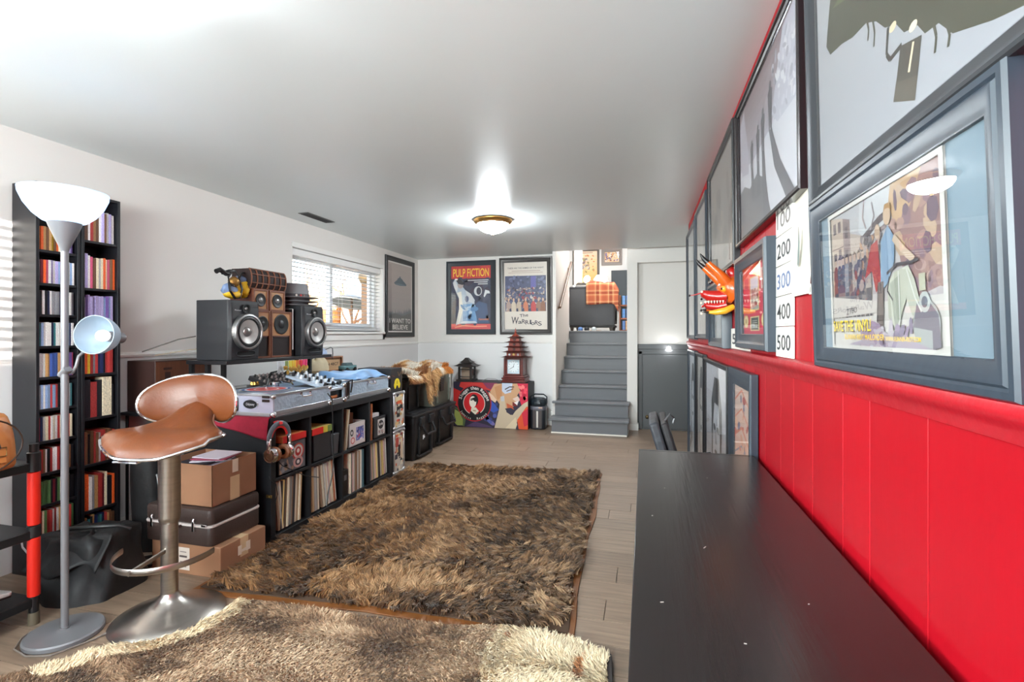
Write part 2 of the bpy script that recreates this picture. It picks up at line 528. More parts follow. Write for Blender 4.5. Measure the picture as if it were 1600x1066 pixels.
# stairwell: side walls, the pillar, header and the alcove with the low grey door
struct('wall_stair_left', MB().box((-1.205, 6.64, 0), (-1.16, 7.85, 4.0)).box((-3.2, 7.80, 1.3), (-1.205, 7.85, 4.0)), wall_m, smooth=False)
struct('wall_stair_right', MB().box((-.225, 6.80, 0), (-.092, 8.1, 4.0)).box((-.092, 6.80, 2.23), (1.7, 6.9, 4.0)).box((-.092, 6.925, 0), (1.7, 7.05, 2.3)), wall_m, smooth=False)
struct('wall_upstairs', MB().box((-3.2, 11.2, 1.2), (2.0, 11.35, 4.0)).box((-3.3, 7.85, 1.2), (-3.2, 11.35, 4.0)).box((1.9, 7.0, 1.2), (2.05, 11.35, 4.0)).box((-3.3, 6.52, 2.6), (2.0, 6.64, 4.0)).box((-1.3, 6.52, 2.6), (-1.16, 7.85, 4.0)), mat('upstairs_wall_paint', (220, 224, 228), .55), smooth=False)
struct('ceiling_upstairs', MB().box((-3.3, 6.5, 4.0), (2.1, 11.4, 4.1)), wall_m, smooth=False)
struct('floor_upstairs', MB().box((-3.2, 7.86, 1.2), (1.9, 11.2, 1.325)), mat('carpet_grey', (150, 146, 140), .9), smooth=False)
struct('baseboard_stair', MB().box((-.235, 6.785, 0), (-.088, 6.80, .085)).box((-.092, 6.785, 0), (-.078, 6.92, .085)).box((-.24, 6.36, 0), (-.225, 6.80, .0)), trim_m, bevel=.003)

stair = sroot('staircase', (0, 0, 0))
rise, go, y0s = .190, .25, 6.35
tread_m = None
for i in range(7):
    yy, z = y0s+go*i, rise*i
    x0, x1 = (-1.165, -.205) if i < 2 else (-1.155, -.228)
    MB().box((x0, yy, z), (x1, yy+.02, z+rise-.03)).build('riser', grey_m, stair, bevel=.001)
    if i < 2:
        MB().box((x0, yy+.02, 0 if i == 0 else .19), (x1, yy+go+.02, z+rise-.03)).build('carcase', grey_m, stair, bevel=.001)
    tx0, tx1 = ((-1.20, -.185) if i < 2 else (x0, x1))
    MB().box((tx0, yy-.03, z+rise-.03), (tx1, yy+go+.02, z+rise)).build('tread', grey_m, stair, bevel=.008, seg=3)
MB().box((-1.17, y0s-.012, 0), (-.20, y0s, .016)).box((-.212, y0s-.012, 0), (-.20, y0s+.44, .016)).build('floor_strip', mat('strip_white', (238, 232, 222), .4), stair)
h = thing('handrail', 'dark wooden handrail rising up the white wall beside the grey stairs', 'handrail', (-1.12, 6.76, 1.66))
MB().tube([(0, -.02, -.015), (0, .58, .405), (0, 1.08, .755)], .019, 10).build('rail', mat('rail_wood', (92, 68, 50), .4), h)
for q in (.06, 1.0):
    MB().tube([(0, q, q*.7-.02), (-.012, q, q*.7-.055), (-.04, q, q*.7-.06)], .007, 8).cyl((-.041, q, q*.7-.06), (-.034, q, q*.7-.06), .022, n=12).build('bracket', mat('brass_old', (150, 118, 70), .35, .9), h)

d = sroot('door_1', (0, 6.925, 0))
MB().box((-.09, -.02, 0), (1.5, 0, 1.10)).build('surround', door_m, d)
MB().box((-.09, -.034, 1.075), (1.5, 0, 1.145)).build('cap_rail', door_m, d, bevel=.006)
MB().box((-.02, -.034, .02), (.62, -.021, 1.0)).build('door_leaf', door_m, d, bevel=.004)
cs = MB()
for a, b in (((-.075, -.03, 0), (-.03, -.018, 1.05)), ((-.075, -.03, 1.01), (.66, -.018, 1.05))): cs.box(a, b)
cs.build('casing', door_m, d, bevel=.004)
MB().lathe([(.0, -.052), (.016, -.05), (.024, -.038), (.022, -.024), (.010, -.018), (.010, -.004), (.024, -.002), (.024, 0)], 16, 0, T(.035, -.034, .17) @ RX(-90)).build('knob', mat('antique_brass', (70, 58, 40), .3, 1), d)

t = thing('night_light', 'small round glowing lamp stuck to the top rail over the low grey door', 'lamp', (.31, 6.889, 1.088))
MB().lathe([(.03, 0), (.03, .012), (.026, .016)], 20, 0, RX(90)).build('housing', mat('lamp_white_plastic', (230, 230, 228), .4), t)
MB().lathe([(.024, .0161), (.018, .024), (.0, .027)], 20, 0, RX(90)).build('lens', mat('night_glow', (255, 255, 255), .4, emit=((255, 255, 255), 45)), t)
light('night_lamp', 'POINT', (.31, 6.80, 1.085), .35, (1, 1, 1), size=.03)

# the window over the record shelf: frame, sashes, panes, sill, casing
w1 = sroot('window_1', (XL, 0, 0))
vin = mat('white_vinyl', (238, 238, 236), .3)
def rectframe(mb, x0, x1, ya, yb, za, zb, t):
    mb.box((x0, ya, za), (x1, ya+t, zb)).box((x0, yb-t, za), (x1, yb, zb)).box((x0, ya+t, za), (x1, yb-t, za+t)).box((x0, ya+t, zb-t), (x1, yb-t, zb))
    return mb
rectframe(MB(), -.17, -.09, wy0, wy1, wz0, wz1, .045).build('frame', vin, w1, bevel=.004)
for a, b in ((wy0+.045, 4.885), (4.835, wy1-.045)):
    f_ = rectframe(MB(), -.15 if a > 4.5 else -.125, -.125 if a > 4.5 else -.10, a, b, wz0+.045, wz1-.045, .05).build('sash', vin, w1, bevel=.003)
    xx = -.138 if a > 4.5 else -.113
    MB().box((xx-.003, a+.04, wz0+.09), (xx+.003, b-.04, wz1-.09)).build('pane', glass_mat('window_glass', refl=.5), f_, smooth=False)
MB().box((-.1, wy0-.0, wz0-.03), (.035, wy1+.03, wz0+.0)).build('sill', trim_m, w1, bevel=.005)
cs = MB()
cs.box((-.0, wy0-.01, wz1), (.012, wy1+.05, wz1+.05)).box((0, wy1, wz0-.10), (.012, wy1+.05, wz1)).box((0, wy0, wz0-.10), (.012, wy1+.05, wz0-.03))
cs.build('casing', trim_m, w1, bevel=.003)

b = thing('venetian_blind', 'white venetian blind with open slats hanging in the window over the record shelf', 'blind', (XL-.045, (wy0+wy1)/2, wz0))
slm = mat('blind_slat', (196, 194, 190), .4)
hw = (wy1-wy0)/2-.015
MB().box((-.03, -hw, .745), (.03, hw, .815)).build('headrail', vin, b, bevel=.004)
MB().box((-.024, -hw, .012), (.024, hw, .028)).build('bottom_rail', vin, b, bevel=.004)
s0 = None
for i in range(16):
    if s0 is None:
        o = s0 = MB().grid(lambda u, v: ((u-.5)*.046, (v*2-1)*hw, .0022*(1-(2*u-1)**2)), 5, 2).build('slat', slm, b)
        md = o.modifiers.new('thick', 'SOLIDIFY'); md.thickness = .0026
    else: o = s0.copy(); COL.objects.link(o); o.parent = b
    o.location = (0, 0, .05+i*.0455); o.rotation_euler = (0, R(-1), 0)
for q in (-.72, -.62, 0, .72):
    MB().cyl((.024, q, .02), (.024, q, .76), .0012, n=5).cyl((-.024, q, .02), (-.024, q, .76), .0012, n=5).build('ladder_cord', vin, b)

w3 = sroot('window_3_added', (XL, 0, 0))  # unseen window added only to go with the side fill light
rectframe(MB(), -.17, -.09, -1.6, .7, 1.31, 2.15, .05).build('frame', vin, w3, bevel=.004)
MB().box((-.16, -.48, 1.36), (-.10, -.42, 2.10)).build('mullion', vin, w3, bevel=.003)
MB().box((-.1, -1.62, 1.28), (.03, .72, 1.31)).build('sill', trim_m, w3, bevel=.004)
# ceiling vent and the two dome lights
t = thing('ceiling_vent', 'small slotted metal air vent in the ceiling by the window', 'vent', (-3.03, 4.11, 2.40))
rectframe(MB(), -.001, -.001, 0, 0, 0, 0, 0)
MB().box((-.055, -.205, -.006), (.055, .205, 0)).build('plate', mat('vent_grey', (96, 96, 94), .5), t, bevel=.003)
for i in range(3):
    MB().box((-.038+i*.028, -.185, -.011), (-.018+i*.028, .185, -.006), 0).build('louvre', mat('vent_dark', (26, 26, 26), .6), t)
brass = mat('brass', (196, 148, 84), .28, 1.)
def dome(loc, label, glow):
    t = thing('ceiling_light', label, 'light', loc)
    MB().lathe([(.0, 0), (.178, 0), (.190, -.008), (.190, -.016), (.176, -.034), (.160, -.042), (.156, -.048), (.150, -.046), (.150, -.03), (.0, -.03)], 40).build('rim', brass, t)
    pr = [(.150*math.cos(R(a)), -.046-.088*math.sin(R(a))) for a in range(0, 91, 10)]
    mb = MB()
    def fn(u, v):
        a = 2*PI*u; k = min(8, v*8.999); i = int(k)
        q = R(90*v); rr = .150*math.cos(q)*(1+.012*math.cos(a*10)*math.cos(q))
        return (rr*math.cos(a), rr*math.sin(a), -.046-.088*math.sin(q))
    mb.grid(fn, 60, 10, cu=True)
    sh = mb.build('glass_shade', mat('dome_glass_%d' % glow, (255, 240, 214), .3, emit=((236, 244, 248), glow)), t)
    MB().lathe([(0, -.131), (.012, -.133), (.015, -.138), (.010, -.144), (.013, -.149), (.007, -.156), (0, -.159)], 16).build('finial', brass, t)
    return t
dome((-1.43, 4.63, 2.40), 'lit ceiling dome light of pale glass in a brass rim before the stairs', 50)
dome((-1.45, 1.05, 2.40), 'lit ceiling dome light of pale glass behind the camera above the near rug', 20)

# out of the window: yard, fence, sheds, bare trees, umbrella
struct('ground', MB().box((-40, -10, -.3), (XL-.3, 45, -.1)), mat('winter_lawn', (196, 186, 166), .95, noise=(2, .15, (1, 1, 1))), smooth=False)
fence_m = mat('fence_wood', (206, 158, 104), .8, noise=(4, .15, (1, 1, .2)), rand=.12)
t = thing('garden_fence', 'sunlit tan board fence across the yard, seen through the blind', 'fence', (-9.6, 16, 0))
f0 = None
for i in range(70):
    if f0 is None: o = f0 = MB().box((-.012, -.085, -.1), (.012, .085, 2.45)).build('board', fence_m, t, smooth=False)
    else: o = f0.copy(); COL.objects.link(o); o.parent = t
    o.location = (0, -6+i*.18, random.uniform(-.02, .02))
for z in (.4, 1.7): MB().box((.012, -6.1, z), (.05, 6.6, z+.09)).build('stringer', fence_m, t, smooth=False)
t = thing('garden_shed', 'white garden shed with tan corner boards and low roof beyond the blind', 'shed', (-8.4, 15.3, -.1))
MB().box((-.9, -1.5, 0), (0, 1.2, 2.25)).build('shed_wall', mat('shed_white', (236, 232, 226), .7), t, smooth=False)
MB().box((0, -1.52, 0), (.03, -1.05, 2.25)).build('corner_board', fence_m, t, smooth=False)
MB().add([(-1.1,-1.75,2.25),(.25,-1.75,2.25),(.25,1.4,2.25),(-1.1,1.4,2.25),(-1.1,-1.75,2.5),(.25,-1.75,2.38),(.25,1.4,2.38),(-1.1,1.4,2.5)], [(0,3,2,1),(4,5,6,7),(0,1,5,4),(1,2,6,5),(2,3,7,6),(3,0,4,7)]).build('roof', mat('shed_roof', (226, 222, 214), .7), t, smooth=False)
t = thing('porch_post', 'dark brown porch post with a round lamp on top outside the window', 'post', (-5.2, 8.55, -.1))
MB().box((-.07, -.07, 0), (.07, .07, 2.35)).build('post', mat('post_brown', (92, 70, 48), .7), t, bevel=.006)
MB().ball((0, 0, 2.48), .16, 14).build('lamp_globe', mat('post_lamp', (96, 80, 52), .5), t)
t = thing('patio_umbrella', 'folded out grey patio umbrella tilted in the yard beyond the blind', 'umbrella', (-6.2, 9.6, -.1))
MB().cyl((0, 0, 0), (0, 0, 2.2), .025, n=10).build('pole', mat('post_brown', (92, 70, 48), .7), t)
MB().lathe([(0, .20), (.25, .13), (.5, .0), (.5, -.02), (0, .16)], 8, 0, T(0, 0, 2.05) @ RX(-14)).build('canopy', mat('umbrella_grey', (112, 116, 112), .8), t)
bark = mat('bark', (116, 84, 56), .9)
def tree(loc, label, h, seed):
    r_ = random.Random(seed); mb = MB(); tw = MB()
    def br(p, d, l, r, dep):
        pts = [p]; q = Vector(p); dd = Vector(d)
        for i in range(3):
            dd = (dd + Vector((r_.uniform(-.25, .25), r_.uniform(-.25, .25), r_.uniform(-.05, .2)))).normalized()
            q = q + dd*l/3; pts.append(tuple(q))
        (mb if dep < 2 else tw).tube(pts, [r, r*.85, r*.7, r*.5], 5 if dep < 2 else 4, cap=False)
        if dep < 4:
            for i in range(3 if dep else 4):
                k = pts[r_.choice((1, 2, 3))]
                nd = (dd + Vector((r_.uniform(-1, 1), r_.uniform(-1, 1), r_.uniform(-.3, .7)))*.9).normalized()
                br(k, nd, l*.68, r*.5, dep+1)
    br((0, 0, 0), (0, 0, 1), h*.45, h*.022, 0)
    t = thing('bare_tree', label, 'tree', loc)
    mb.build('trunk', bark, t); o = tw.build('twig', bark, t); o['kind'] = 'stuff'
tree((-8.3, 10.5, -.1), 'bare brown winter tree outside the left half of the window', 3.9, 3)
tree((-8.1, 12.5, -.1), 'bare winter tree with crossing branches outside the right half of the window', 3.8, 8)
tree((-12.5, 15.0, -.1), 'bare tree standing behind the tan garden fence', 6.0, 5)
# ================================================================ left side: disc towers, lamp, stool, rack, boxes
blk = mat('black_wood', (20, 20, 25), .45, noise=(30, .12, (1, 1, .2)))
def tower(name, label, y0, y1, shelves):
    t = thing(name, label, 'shelf', (XL+.025, y0, 0))
    D, Wd, Ht = .178, y1-y0, 2.095
    for nm, a, b in (('side_panel', (0, 0, 0), (D, .016, Ht)), ('side_panel', (0, Wd-.016, 0), (D, Wd, Ht)), ('back_panel', (0, .016, 0), (.006, Wd-.016, Ht)), ('top_panel', (0, .016, Ht-.016), (D, Wd-.016, Ht)), ('plinth', (.02, .016, 0), (D, Wd-.016, .045))):
        MB().box(a, b).build(nm, blk, t, bevel=.0015)
    for z in shelves: MB().box((.006, .0165, z-.014), (D-.004, Wd-.0165, z)).build('shelf_board', blk, t, bevel=.001)
    return t
ta = [.059, .207, .37, .54, .713, .884, 1.055, 1.222, 1.392, 1.56, 1.738]
tb = [.059, .262, .53, .80, 1.054, 1.325, 1.552, 1.828]
tower('disc_tower', 'tall narrow black tower of eleven low shelves full of discs, near the floor lamp pole', 1.877, 2.092, ta)
tower('disc_tower', 'tall narrow black tower of eight taller shelves of films and books, beside the white wall', 2.097, 2.313, tb)

case_m = mat('spine', objcol=True, rough=.35, noise=(2.4, .34, (.4, 2.5, 9)))
unit = MB().box((0, 0, 0), (1, 1, 1))
unit_d = unit.build('disc_case', case_m, smooth=False); unit_v = unit.build('video_case', case_m, smooth=False); unit_r = None
protos = {'disc_case': unit_d, 'video_case': unit_v}
used_proto = set()
CN = {'white': (226, 222, 220), 'grey': (150, 150, 156), 'black': (28, 28, 34), 'cream': (222, 208, 180), 'red': (186, 60, 58), 'orange': (226, 96, 44), 'pink': (214, 92, 130), 'purple': (120, 92, 160), 'blue': (70, 96, 168), 'pale blue': (150, 176, 216), 'green': (86, 120, 76), 'brown': (120, 82, 58), 'tan': (196, 152, 100), 'yellow': (230, 196, 60), 'teal': (60, 120, 126), 'lilac': (176, 164, 210), 'navy': (38, 44, 84), 'maroon': (110, 34, 48)}
def case(kind, label, cat, group, c, x0, y, z, d, w, h, lean=0):
    p_ = protos[kind]
    if kind in used_proto: o = p_.copy(); COL.objects.link(o)
    else: o = p_; used_proto.add(kind)
    o.location = (x0, y, z); o.scale = (d, w, h); o.rotation_euler = (R(lean), 0, 0)
    j = random.uniform(.8, 1.12)
    o.color = (lin(min(255, c[0]*j)), lin(min(255, c[1]*j)), lin(min(255, c[2]*j)), 1)
    return tag(o, label, cat, group)
def fill(kind, noun, cat, group, x0, ya, yb, z, hmax, hs, ws, d, pal, where, lead=None, end=None):
    y = ya; i = 0; lead = list(lead or [])
    while True:
        w = random.uniform(*ws)
        if lead: cn, w, h = lead.pop(0)
        else: cn = random.choice(pal); h = random.uniform(*hs)
        if y+w > (end or yb): break
        case(kind, f"{cn} {noun}, {ORD[min(i, 24)]} on {where}", cat, group, CN[cn], x0+random.uniform(-.004, .004), y, z+.0005, d, w-.0012, min(h, hmax))
        y += w; i += 1
XF = XL+.025
palA = {10: ['orange','orange','tan','yellow','brown','lilac','purple','cream'], 9: ['pink','maroon','white','lilac','orange','pale blue','navy','black'], 8: ['grey','white','black','grey','lilac','navy'], 7: ['white','navy','pale blue','white','teal','red'],
        6: ['pink','purple','white','tan','black','blue'], 5: ['white','grey','black','pale blue','red','teal'], 4: ['red','navy','white','cream','orange','white'], 3: ['red','maroon','brown','white','green','black'], 2: ['white','green','red','maroon','brown','black'], 1: ['red','white','green','brown','cream','tan'], 0: ['cream','white','brown','cream','tan']}
for i, z in enumerate(ta):
    top = ta[i+1]-.014 if i+1 < len(ta) else 2.075
    fill('disc_case', 'disc case', 'disc case', f'discs on the {ORD[i]} shelf up of the lamp-side tower', XF+.02, 1.877+.018, 2.092-.018, z, top-z-.01, (.124, .128), (.0095, .0135), .142, palA[i],
         f"the {ORD[i]} shelf up of the lamp-side tower", end=2.092-.018-random.uniform(0, .006))
palB = {7: ['red','white','lilac','white','brown','tan','black','white'], 6: ['white','white','red','pink','orange','brown','cream','grey'], 5: ['lilac','purple','white','pale blue','blue','lilac'], 4: ['white','orange','grey','black','purple','red','navy'],
        3: ['black'], 2: ['red','black','brown','white','cream'], 1: ['orange'], 0: ['black','teal','tan','brown','navy','red','cream']}
leadB = {3: [('black', .04, .22), ('red', .034, .205), ('black', .032, .215), ('cream', .05, .23)], 1: [('orange', .034, .21), ('white', .016, .19), ('grey', .014, .195), ('tan', .02, .19), ('red', .022, .2), ('maroon', .016, .19), ('cream', .012, .2), ('black', .03, .17)],
         6: [('yellow', .012, .23), ('lilac', .016, .2), ('white', .014, .19)], 4: [('white', .012, .18), ('orange', .014, .175), ('yellow', .016, .175)]}
for i, z in enumerate(tb):
    top = tb[i+1]-.014 if i+1 < len(tb) else 2.075
    fill('video_case', 'film case' if i != 3 else 'thick boxed set', 'film case' if i != 3 else 'boxed set', f'films on the {ORD[i]} shelf up of the wall-side tower', XF+.02, 2.097+.018, 2.313-.018, z, top-z-.006, (.17, .19) if i != 0 else (.15, .17), (.0115, .0165), .138 if i != 3 else .142, palB[i],
         f"the {ORD[i]} shelf up of the wall-side tower", lead=leadB.get(i), end=2.313-.018)
# printing on two of the boxed spines
# ---- floor lamp: torchiere with a small reading lamp on a gooseneck
silver = mat('silver_paint', (118, 118, 122), .4, .3)
t = thing('floor_lamp', 'silver floor lamp with a glowing white bowl on top and a small white reading shade', 'lamp', (-2.394, 1.555, 0))
MB().lathe([(0, 0), (.132, 0), (.136, .004), (.136, .018), (.131, .024), (.03, .026), (.017, .03), (.017, .036), (0, .036)], 48).build('base', silver, t)
MB().cyl((0, 0, .03), (0, 0, 1.66), .0135, n=20).build('pole', silver, t)
MB().lathe([(.0135, 1.64), (.018, 1.655), (.032, 1.69), (.054, 1.745), (.060, 1.765), (.050, 1.765), (.02, 1.70), (0, 1.69)], 32).build('cup', silver, t)
shade_m = mat('torch_glass', (232, 242, 250), .35, emit=((186, 218, 255), .05))
nt = shade_m.node_tree; tl = nt.nodes.new('ShaderNodeBsdfTranslucent'); tl.inputs[0].default_value = rgb(214, 234, 255); mx = nt.nodes.new('ShaderNodeMixShader'); mx.inputs[0].default_value = .8
nt.links.new(nt.nodes['Principled BSDF'].outputs[0], mx.inputs[1]); nt.links.new(tl.outputs[0], mx.inputs[2]); nt.links.new(mx.outputs[0], nt.nodes['Material Output'].inputs[0])
pr = [(.05, 1.757), (.075, 1.768), (.105, 1.795), (.132, 1.835), (.148, 1.875), (.150, 1.895), (.1465, 1.895), (.128, 1.838), (.10, 1.80), (.05, 1.762)]
MB().lathe(pr, 48).build('bowl_shade', shade_m, t)
MB().cyl((0, 0, 1.75), (0, 0, 1.80), .014, n=12).build('bulb_socket', silver, t)
gn = [(.0, .012, 1.125), (.02, .02, 1.125), (.034, .022, 1.15), (.036, .03, 1.19), (.046, .06, 1.225), (.062, .12, 1.25), (.08, .17, 1.262), (.096, .178, 1.267), (.103, .165, 1.268)]
MB().tube(gn, .0065, 10).build('gooseneck', silver, t)
MB().cyl((-.018, 0, 1.11), (.018, 0, 1.14), .016, n=12).cyl((0, .01, 1.125), (.02, .02, 1.125), .010, n=10).build('clamp', silver, t)
# reading shade: cup opening towards the camera, socket behind it on the right
axis = Vector((.31, -.95, .10)).normalized(); A = Vector((.105, .150, 1.270))
Mx = Matrix.Translation(A) @ axis.to_track_quat('Z', 'Y').to_matrix().to_4x4() @ SC(1.17, 1.17, 1.1)
MB().lathe([(0, -.018), (.014, -.018), (.021, -.010), (.021, .03), (.03, .05), (.026, .05), (.0, .04)], 20, 0, Mx).build('socket', silver, t)
rs_ = MB().lathe([(.024, .045), (.040, .056), (.058, .078), (.068, .105), (.071, .135), (.0685, .135), (.066, .105), (.056, .082), (.04, .062), (.02, .050)], 36, 0, Mx).build('reading_shade', mat('read_glass', (138, 156, 172), .3, emit=((206, 230, 250), .03)), t)
MB().ball((0, 0, .088), .022, 12, 0, Mx, sc=(1, 1, 1.25)).build('reading_bulb', mat('bulb_off', (250, 246, 236), .3, emit=((255, 246, 230), .28)), rs_)
MB().tube([(-.13, -.02, .005), (-.15, .0, .006), (-.158, -.03, .006), (-.14, -.07, .006), (-.08, -.13, .006), (.02, -.15, .006), (.11, -.12, .006), (.16, .0, .006), (.2, .2, .006)], .0035, 6).build('flex', mat('flex_clear', (120, 110, 104), .4), t)
light('torch_lamp', 'POINT', (-2.394, 1.555, 1.842), .55, (.74, .86, 1), size=.028)

# ---- bar stool
leather = mat('tan_leather', (106, 55, 24), .34, noise=(5, .16, (1, 1, 1)), bump=(90, .08, (1, 1, 1)), spec=.45)
chrome = mat('chrome', (225, 225, 228), .12, 1.)
steel = mat('brushed_steel', (176, 170, 164), .30, 1., noise=(8, .08, (1, 1, 12)))
t = thing('bar_stool', 'tan leather saddle bar stool with oval back on a brushed steel pedestal', 'stool', (-2.092, 1.782, 0), R(17))
MB().lathe([(0, 0), (.222, 0), (.226, .004), (.222, .010), (.16, .034), (.10, .058), (.055, .082), (.036, .105), (.033, .12), (0, .12)], 64).build('base', steel, t)
MB().cyl((0, 0, .10), (0, 0, .44), .0345, n=28).build('lower_column', steel, t)
MB().lathe([(.0345, .43), (.042, .44), (.044, .46), (.044, .73), (.05, .745), (.05, .76), (0, .76)], 28).build('upper_column', steel, t)
MB().tube([(0, -.03, .31), (-.02, -.14, .30), (-.03, -.215, .295)], .011, 8, flat=.6).build('footrest_arm', steel, t)
fr = MB()
def ft(u, v):
    a = R(-178+ 176*u); rr = .195
    q = 2*PI*v
    return (rr*1.05*math.cos(a)-.012, .02+rr*math.sin(a)*1.15+.004*math.cos(q), .295+.014*math.sin(q)*1.0)
fr.grid(ft, 40, 8, cv=True); fr.build('footrest', steel, t)
MB().tube([(-.03, 0, .735), (-.12, .01, .728), (-.14, .01, .70), (-.155, .01, .695), (-.25, .02, .70), (-.265, .02, .70)], .006, 8).build('height_lever', chrome, t)
MB().cyl((0, 0, .755), (0, 0, .775), .085, n=24).build('seat_plate', mat('black_metal', (26, 26, 28), .4, .6), t)
def seat_w(y):
    k = (y+.185)/.40
    if k < 0: k = 0
    if k > 1: k = 1
    s1 = math.sin(PI*min(1, (k+.03)/.55)/2)**.55 if k < .5 else 1
    front = .245*s1
    narrow = .245+(.088-.245)*min(1, max(0, (k-.38)/.42))**1.0
    tip = math.sqrt(max(0, 1-max(0, (k-.82)/.18)**2)) if k > .82 else 1
    return min(front, narrow)*tip if k > .3 else front
def seat_z(x, y):
    back = max(0, (y+.01)/.22)
    wing = abs(x)/.245
    return .800 + .120*min(1.2, back)**1.4*(1-min(1, wing*.5)) - .018*max(0, -(y+.07)/.1)**2 + .030*wing**2*(1 if y > -.1 else .4)
def seat_pt(a, r_, up):
    # outline by angle
    ca, sa = math.cos(a), math.sin(a)
    y = .015-.20*ca if ca > 0 else .015-.20*ca
    w = seat_w(y) if abs(ca) < .999 else 0
    x = w*(1 if sa >= 0 else -1) if abs(sa) > 1e-6 else 0
    x *= r_; y = .0 + (y)*r_
    return x, y
na = 72
def outline():
    L_ = []
    ys = [-.185+.40*(.5-.5*math.cos(PI*i/36)) for i in range(37)]
    for y in ys: L_.append((seat_w(y), y))
    rgt = [(w, y) for w, y in L_]; lft = [(-w, y) for w, y in L_[::-1]][1:-1]
    pts = rgt+lft
    # smooth a little
    for _ in range(3):
        pts = [((pts[i-1][0]+2*pts[i][0]+pts[(i+1) % len(pts)][0])/4, (pts[i-1][1]+2*pts[i][1]+pts[(i+1) % len(pts)][1])/4) for i in range(len(pts))]
    return pts
OL = outline(); nO = len(OL)
OL = [(x*1.13, y*1.12) for x, y in OL]
def sgrid(zoff, rmax=1.0):
    mb = MB(); vs = []
    rs = [.0, .2, .4, .58, .72, .84, .92, .97, 1.0]
    for rr in rs:
        for (x, y) in OL:
            X, Y = x*rr*rmax, .0+(y)*rr*rmax
            vs.append((X, Y, seat_z(X, Y)+zoff(rr)))
    fs = [(i*nO+j, i*nO+(j+1) % nO, (i+1)*nO+(j+1) % nO, (i+1)*nO+j) for i in range(len(rs)-1) for j in range(nO)]
    return mb.add(vs, fs)
m_ = sgrid(lambda r_: .058*math.sqrt(max(0, 1-r_**3.4))-.002)
m_.build('seat', leather, t, angle=80)
m_ = sgrid(lambda r_: -.03*math.sqrt(max(0, 1-r_**2.2))-.004, 1.0)
m_.f = [f[::-1] for f in m_.f]
m_.build('seat_shell', mat('brown_shell', (118, 66, 34), .4), t, angle=80)
MB().tube([(x*1.012, y*1.012, seat_z(x, y)-.003) for x, y in OL], .0075, 8, closed=True).build('seat_trim', chrome, t)
# oval back: wraps forward, notch below where the saddle tongue rises
def back_o(a):
    ca, sa = math.cos(a), math.sin(a)
    x = .232*abs(ca)**.8*(1 if ca >= 0 else -1)
    z = (.118 if sa > 0 else .125)*abs(sa)**.9*(1 if sa >= 0 else -1)
    if sa < 0: z += .065*math.exp(-(x/.085)**2)*(-sa)
    return x, z
def back_p(x, z, off):
    yb = .235 - .22*(x/.235)**2*.50
    yb += .35*(z)*.35
    n = Vector((x*1.6, -1, .0)).normalized()
    return (x+(-n.x)*off*-.2, yb-off, 0.95+z+.012*(1-(x/.235)**2))
def bgrid(off, flip=False):
    mb = MB(); vs = []; n = 56
    rs = [0, .25, .45, .62, .76, .87, .94, .98, 1]
    for rr in rs:
        for j in range(n):
            x, z = back_o(2*PI*j/n)
            cz = .012*(1-rr)
            vs.append(back_p(x*rr, z*rr+cz, off(rr)))
    fs = [(i*n+j, i*n+(j+1) % n, (i+1)*n+(j+1) % n, (i+1)*n+j) for i in range(len(rs)-1) for j in range(n)]
    if flip: fs = [f[::-1] for f in fs]
    return mb.add(vs, fs)
bgrid(lambda r_: .030*math.sqrt(max(0, 1-r_**3))-.001).build('backrest', leather, t, angle=80)
bgrid(lambda r_: -.014*math.sqrt(max(0, 1-r_**3))-.004, True).build('back_shell', mat('brown_shell', (118, 66, 34), .4), t, angle=80)
MB().tube([back_p(*[c_*1.01 for c_ in back_o(2*PI*j/56)], -.001) for j in range(56)], .0065, 8, closed=True).build('back_trim', chrome, t)

# ---- rack with red padded posts at the left edge
t = thing('tube_rack', 'black tube rack with bright red padded posts standing left of the floor lamp', 'rack', (-2.62, 1.58, 0))
redtube = mat('red_tube', (196, 28, 12), .42)
blkm = mat('black_plastic', (16, 16, 18), .4)
for (x, y) in ((0, 0), (0, -.75), (-.42, 0), (-.42, -.75)):
    MB().cyl((x, y, .0), (x, y, .055), .0205, n=16).build('foot', mat('smoky_plastic', (92, 84, 70), .3), t)
    MB().cyl((x, y, .05), (x, y, .80), .018, n=16).build('post', blkm, t)
    for a, b in ((.125, .385), (.44, .675), ): MB().lathe([(.019, a), (.0228, a+.003), (.0228, b-.003), (.019, b)], 20, 0, T(x, y, 0)).build('red_sleeve', redtube, t)
    for a, b in ((.385, .44), (.675, .765)): MB().lathe([(.018, a), (.0245, a+.004), (.0245, b-.004), (.018, b)], 20, 0, T(x, y, 0)).build('joint', blkm, t)
for z in (.10, .40, .70):
    MB().box((-.42, -.77, z-.02), (.012, .005, z+.02)).build('tray', blkm, t, bevel=.004)
# bag on the rack
bagm = mat('bag_leather', (178, 112, 58), .42, noise=(6, .18, (1, 1, 1)), bump=(16, .35, (1, 1, 1)))
t = thing('leather_bag', 'tan leather bag with buckles and a dark handle on the top of the rack', 'bag', (-2.66, 1.335, .7205))
def bagf(u, v):
    a = 2*PI*u; z = v
    ex = .11*(1-.45*z**2.5); ey = .17*(1-.12*z**3)
    ca, sa = math.cos(a), math.sin(a)
    return (ex*abs(ca)**.45*(1 if ca > 0 else -1), ey*abs(sa)**.55*(1 if sa > 0 else -1)*(1-.0*z), .235*z**.9+.008*math.sin(5*a)*z*(1-z))
mb = MB().grid(bagf, 48, 12, cu=True)
n0 = len(mb.v); mb.f.append([i*12+11 for i in range(48)]); mb.m.append(0); mb.c.append(None)
mb.f.append([i*12 for i in range(48)][::-1]); mb.m.append(0); mb.c.append(None)
mb.build('body', bagm, t, bevel=.02, angle=60)
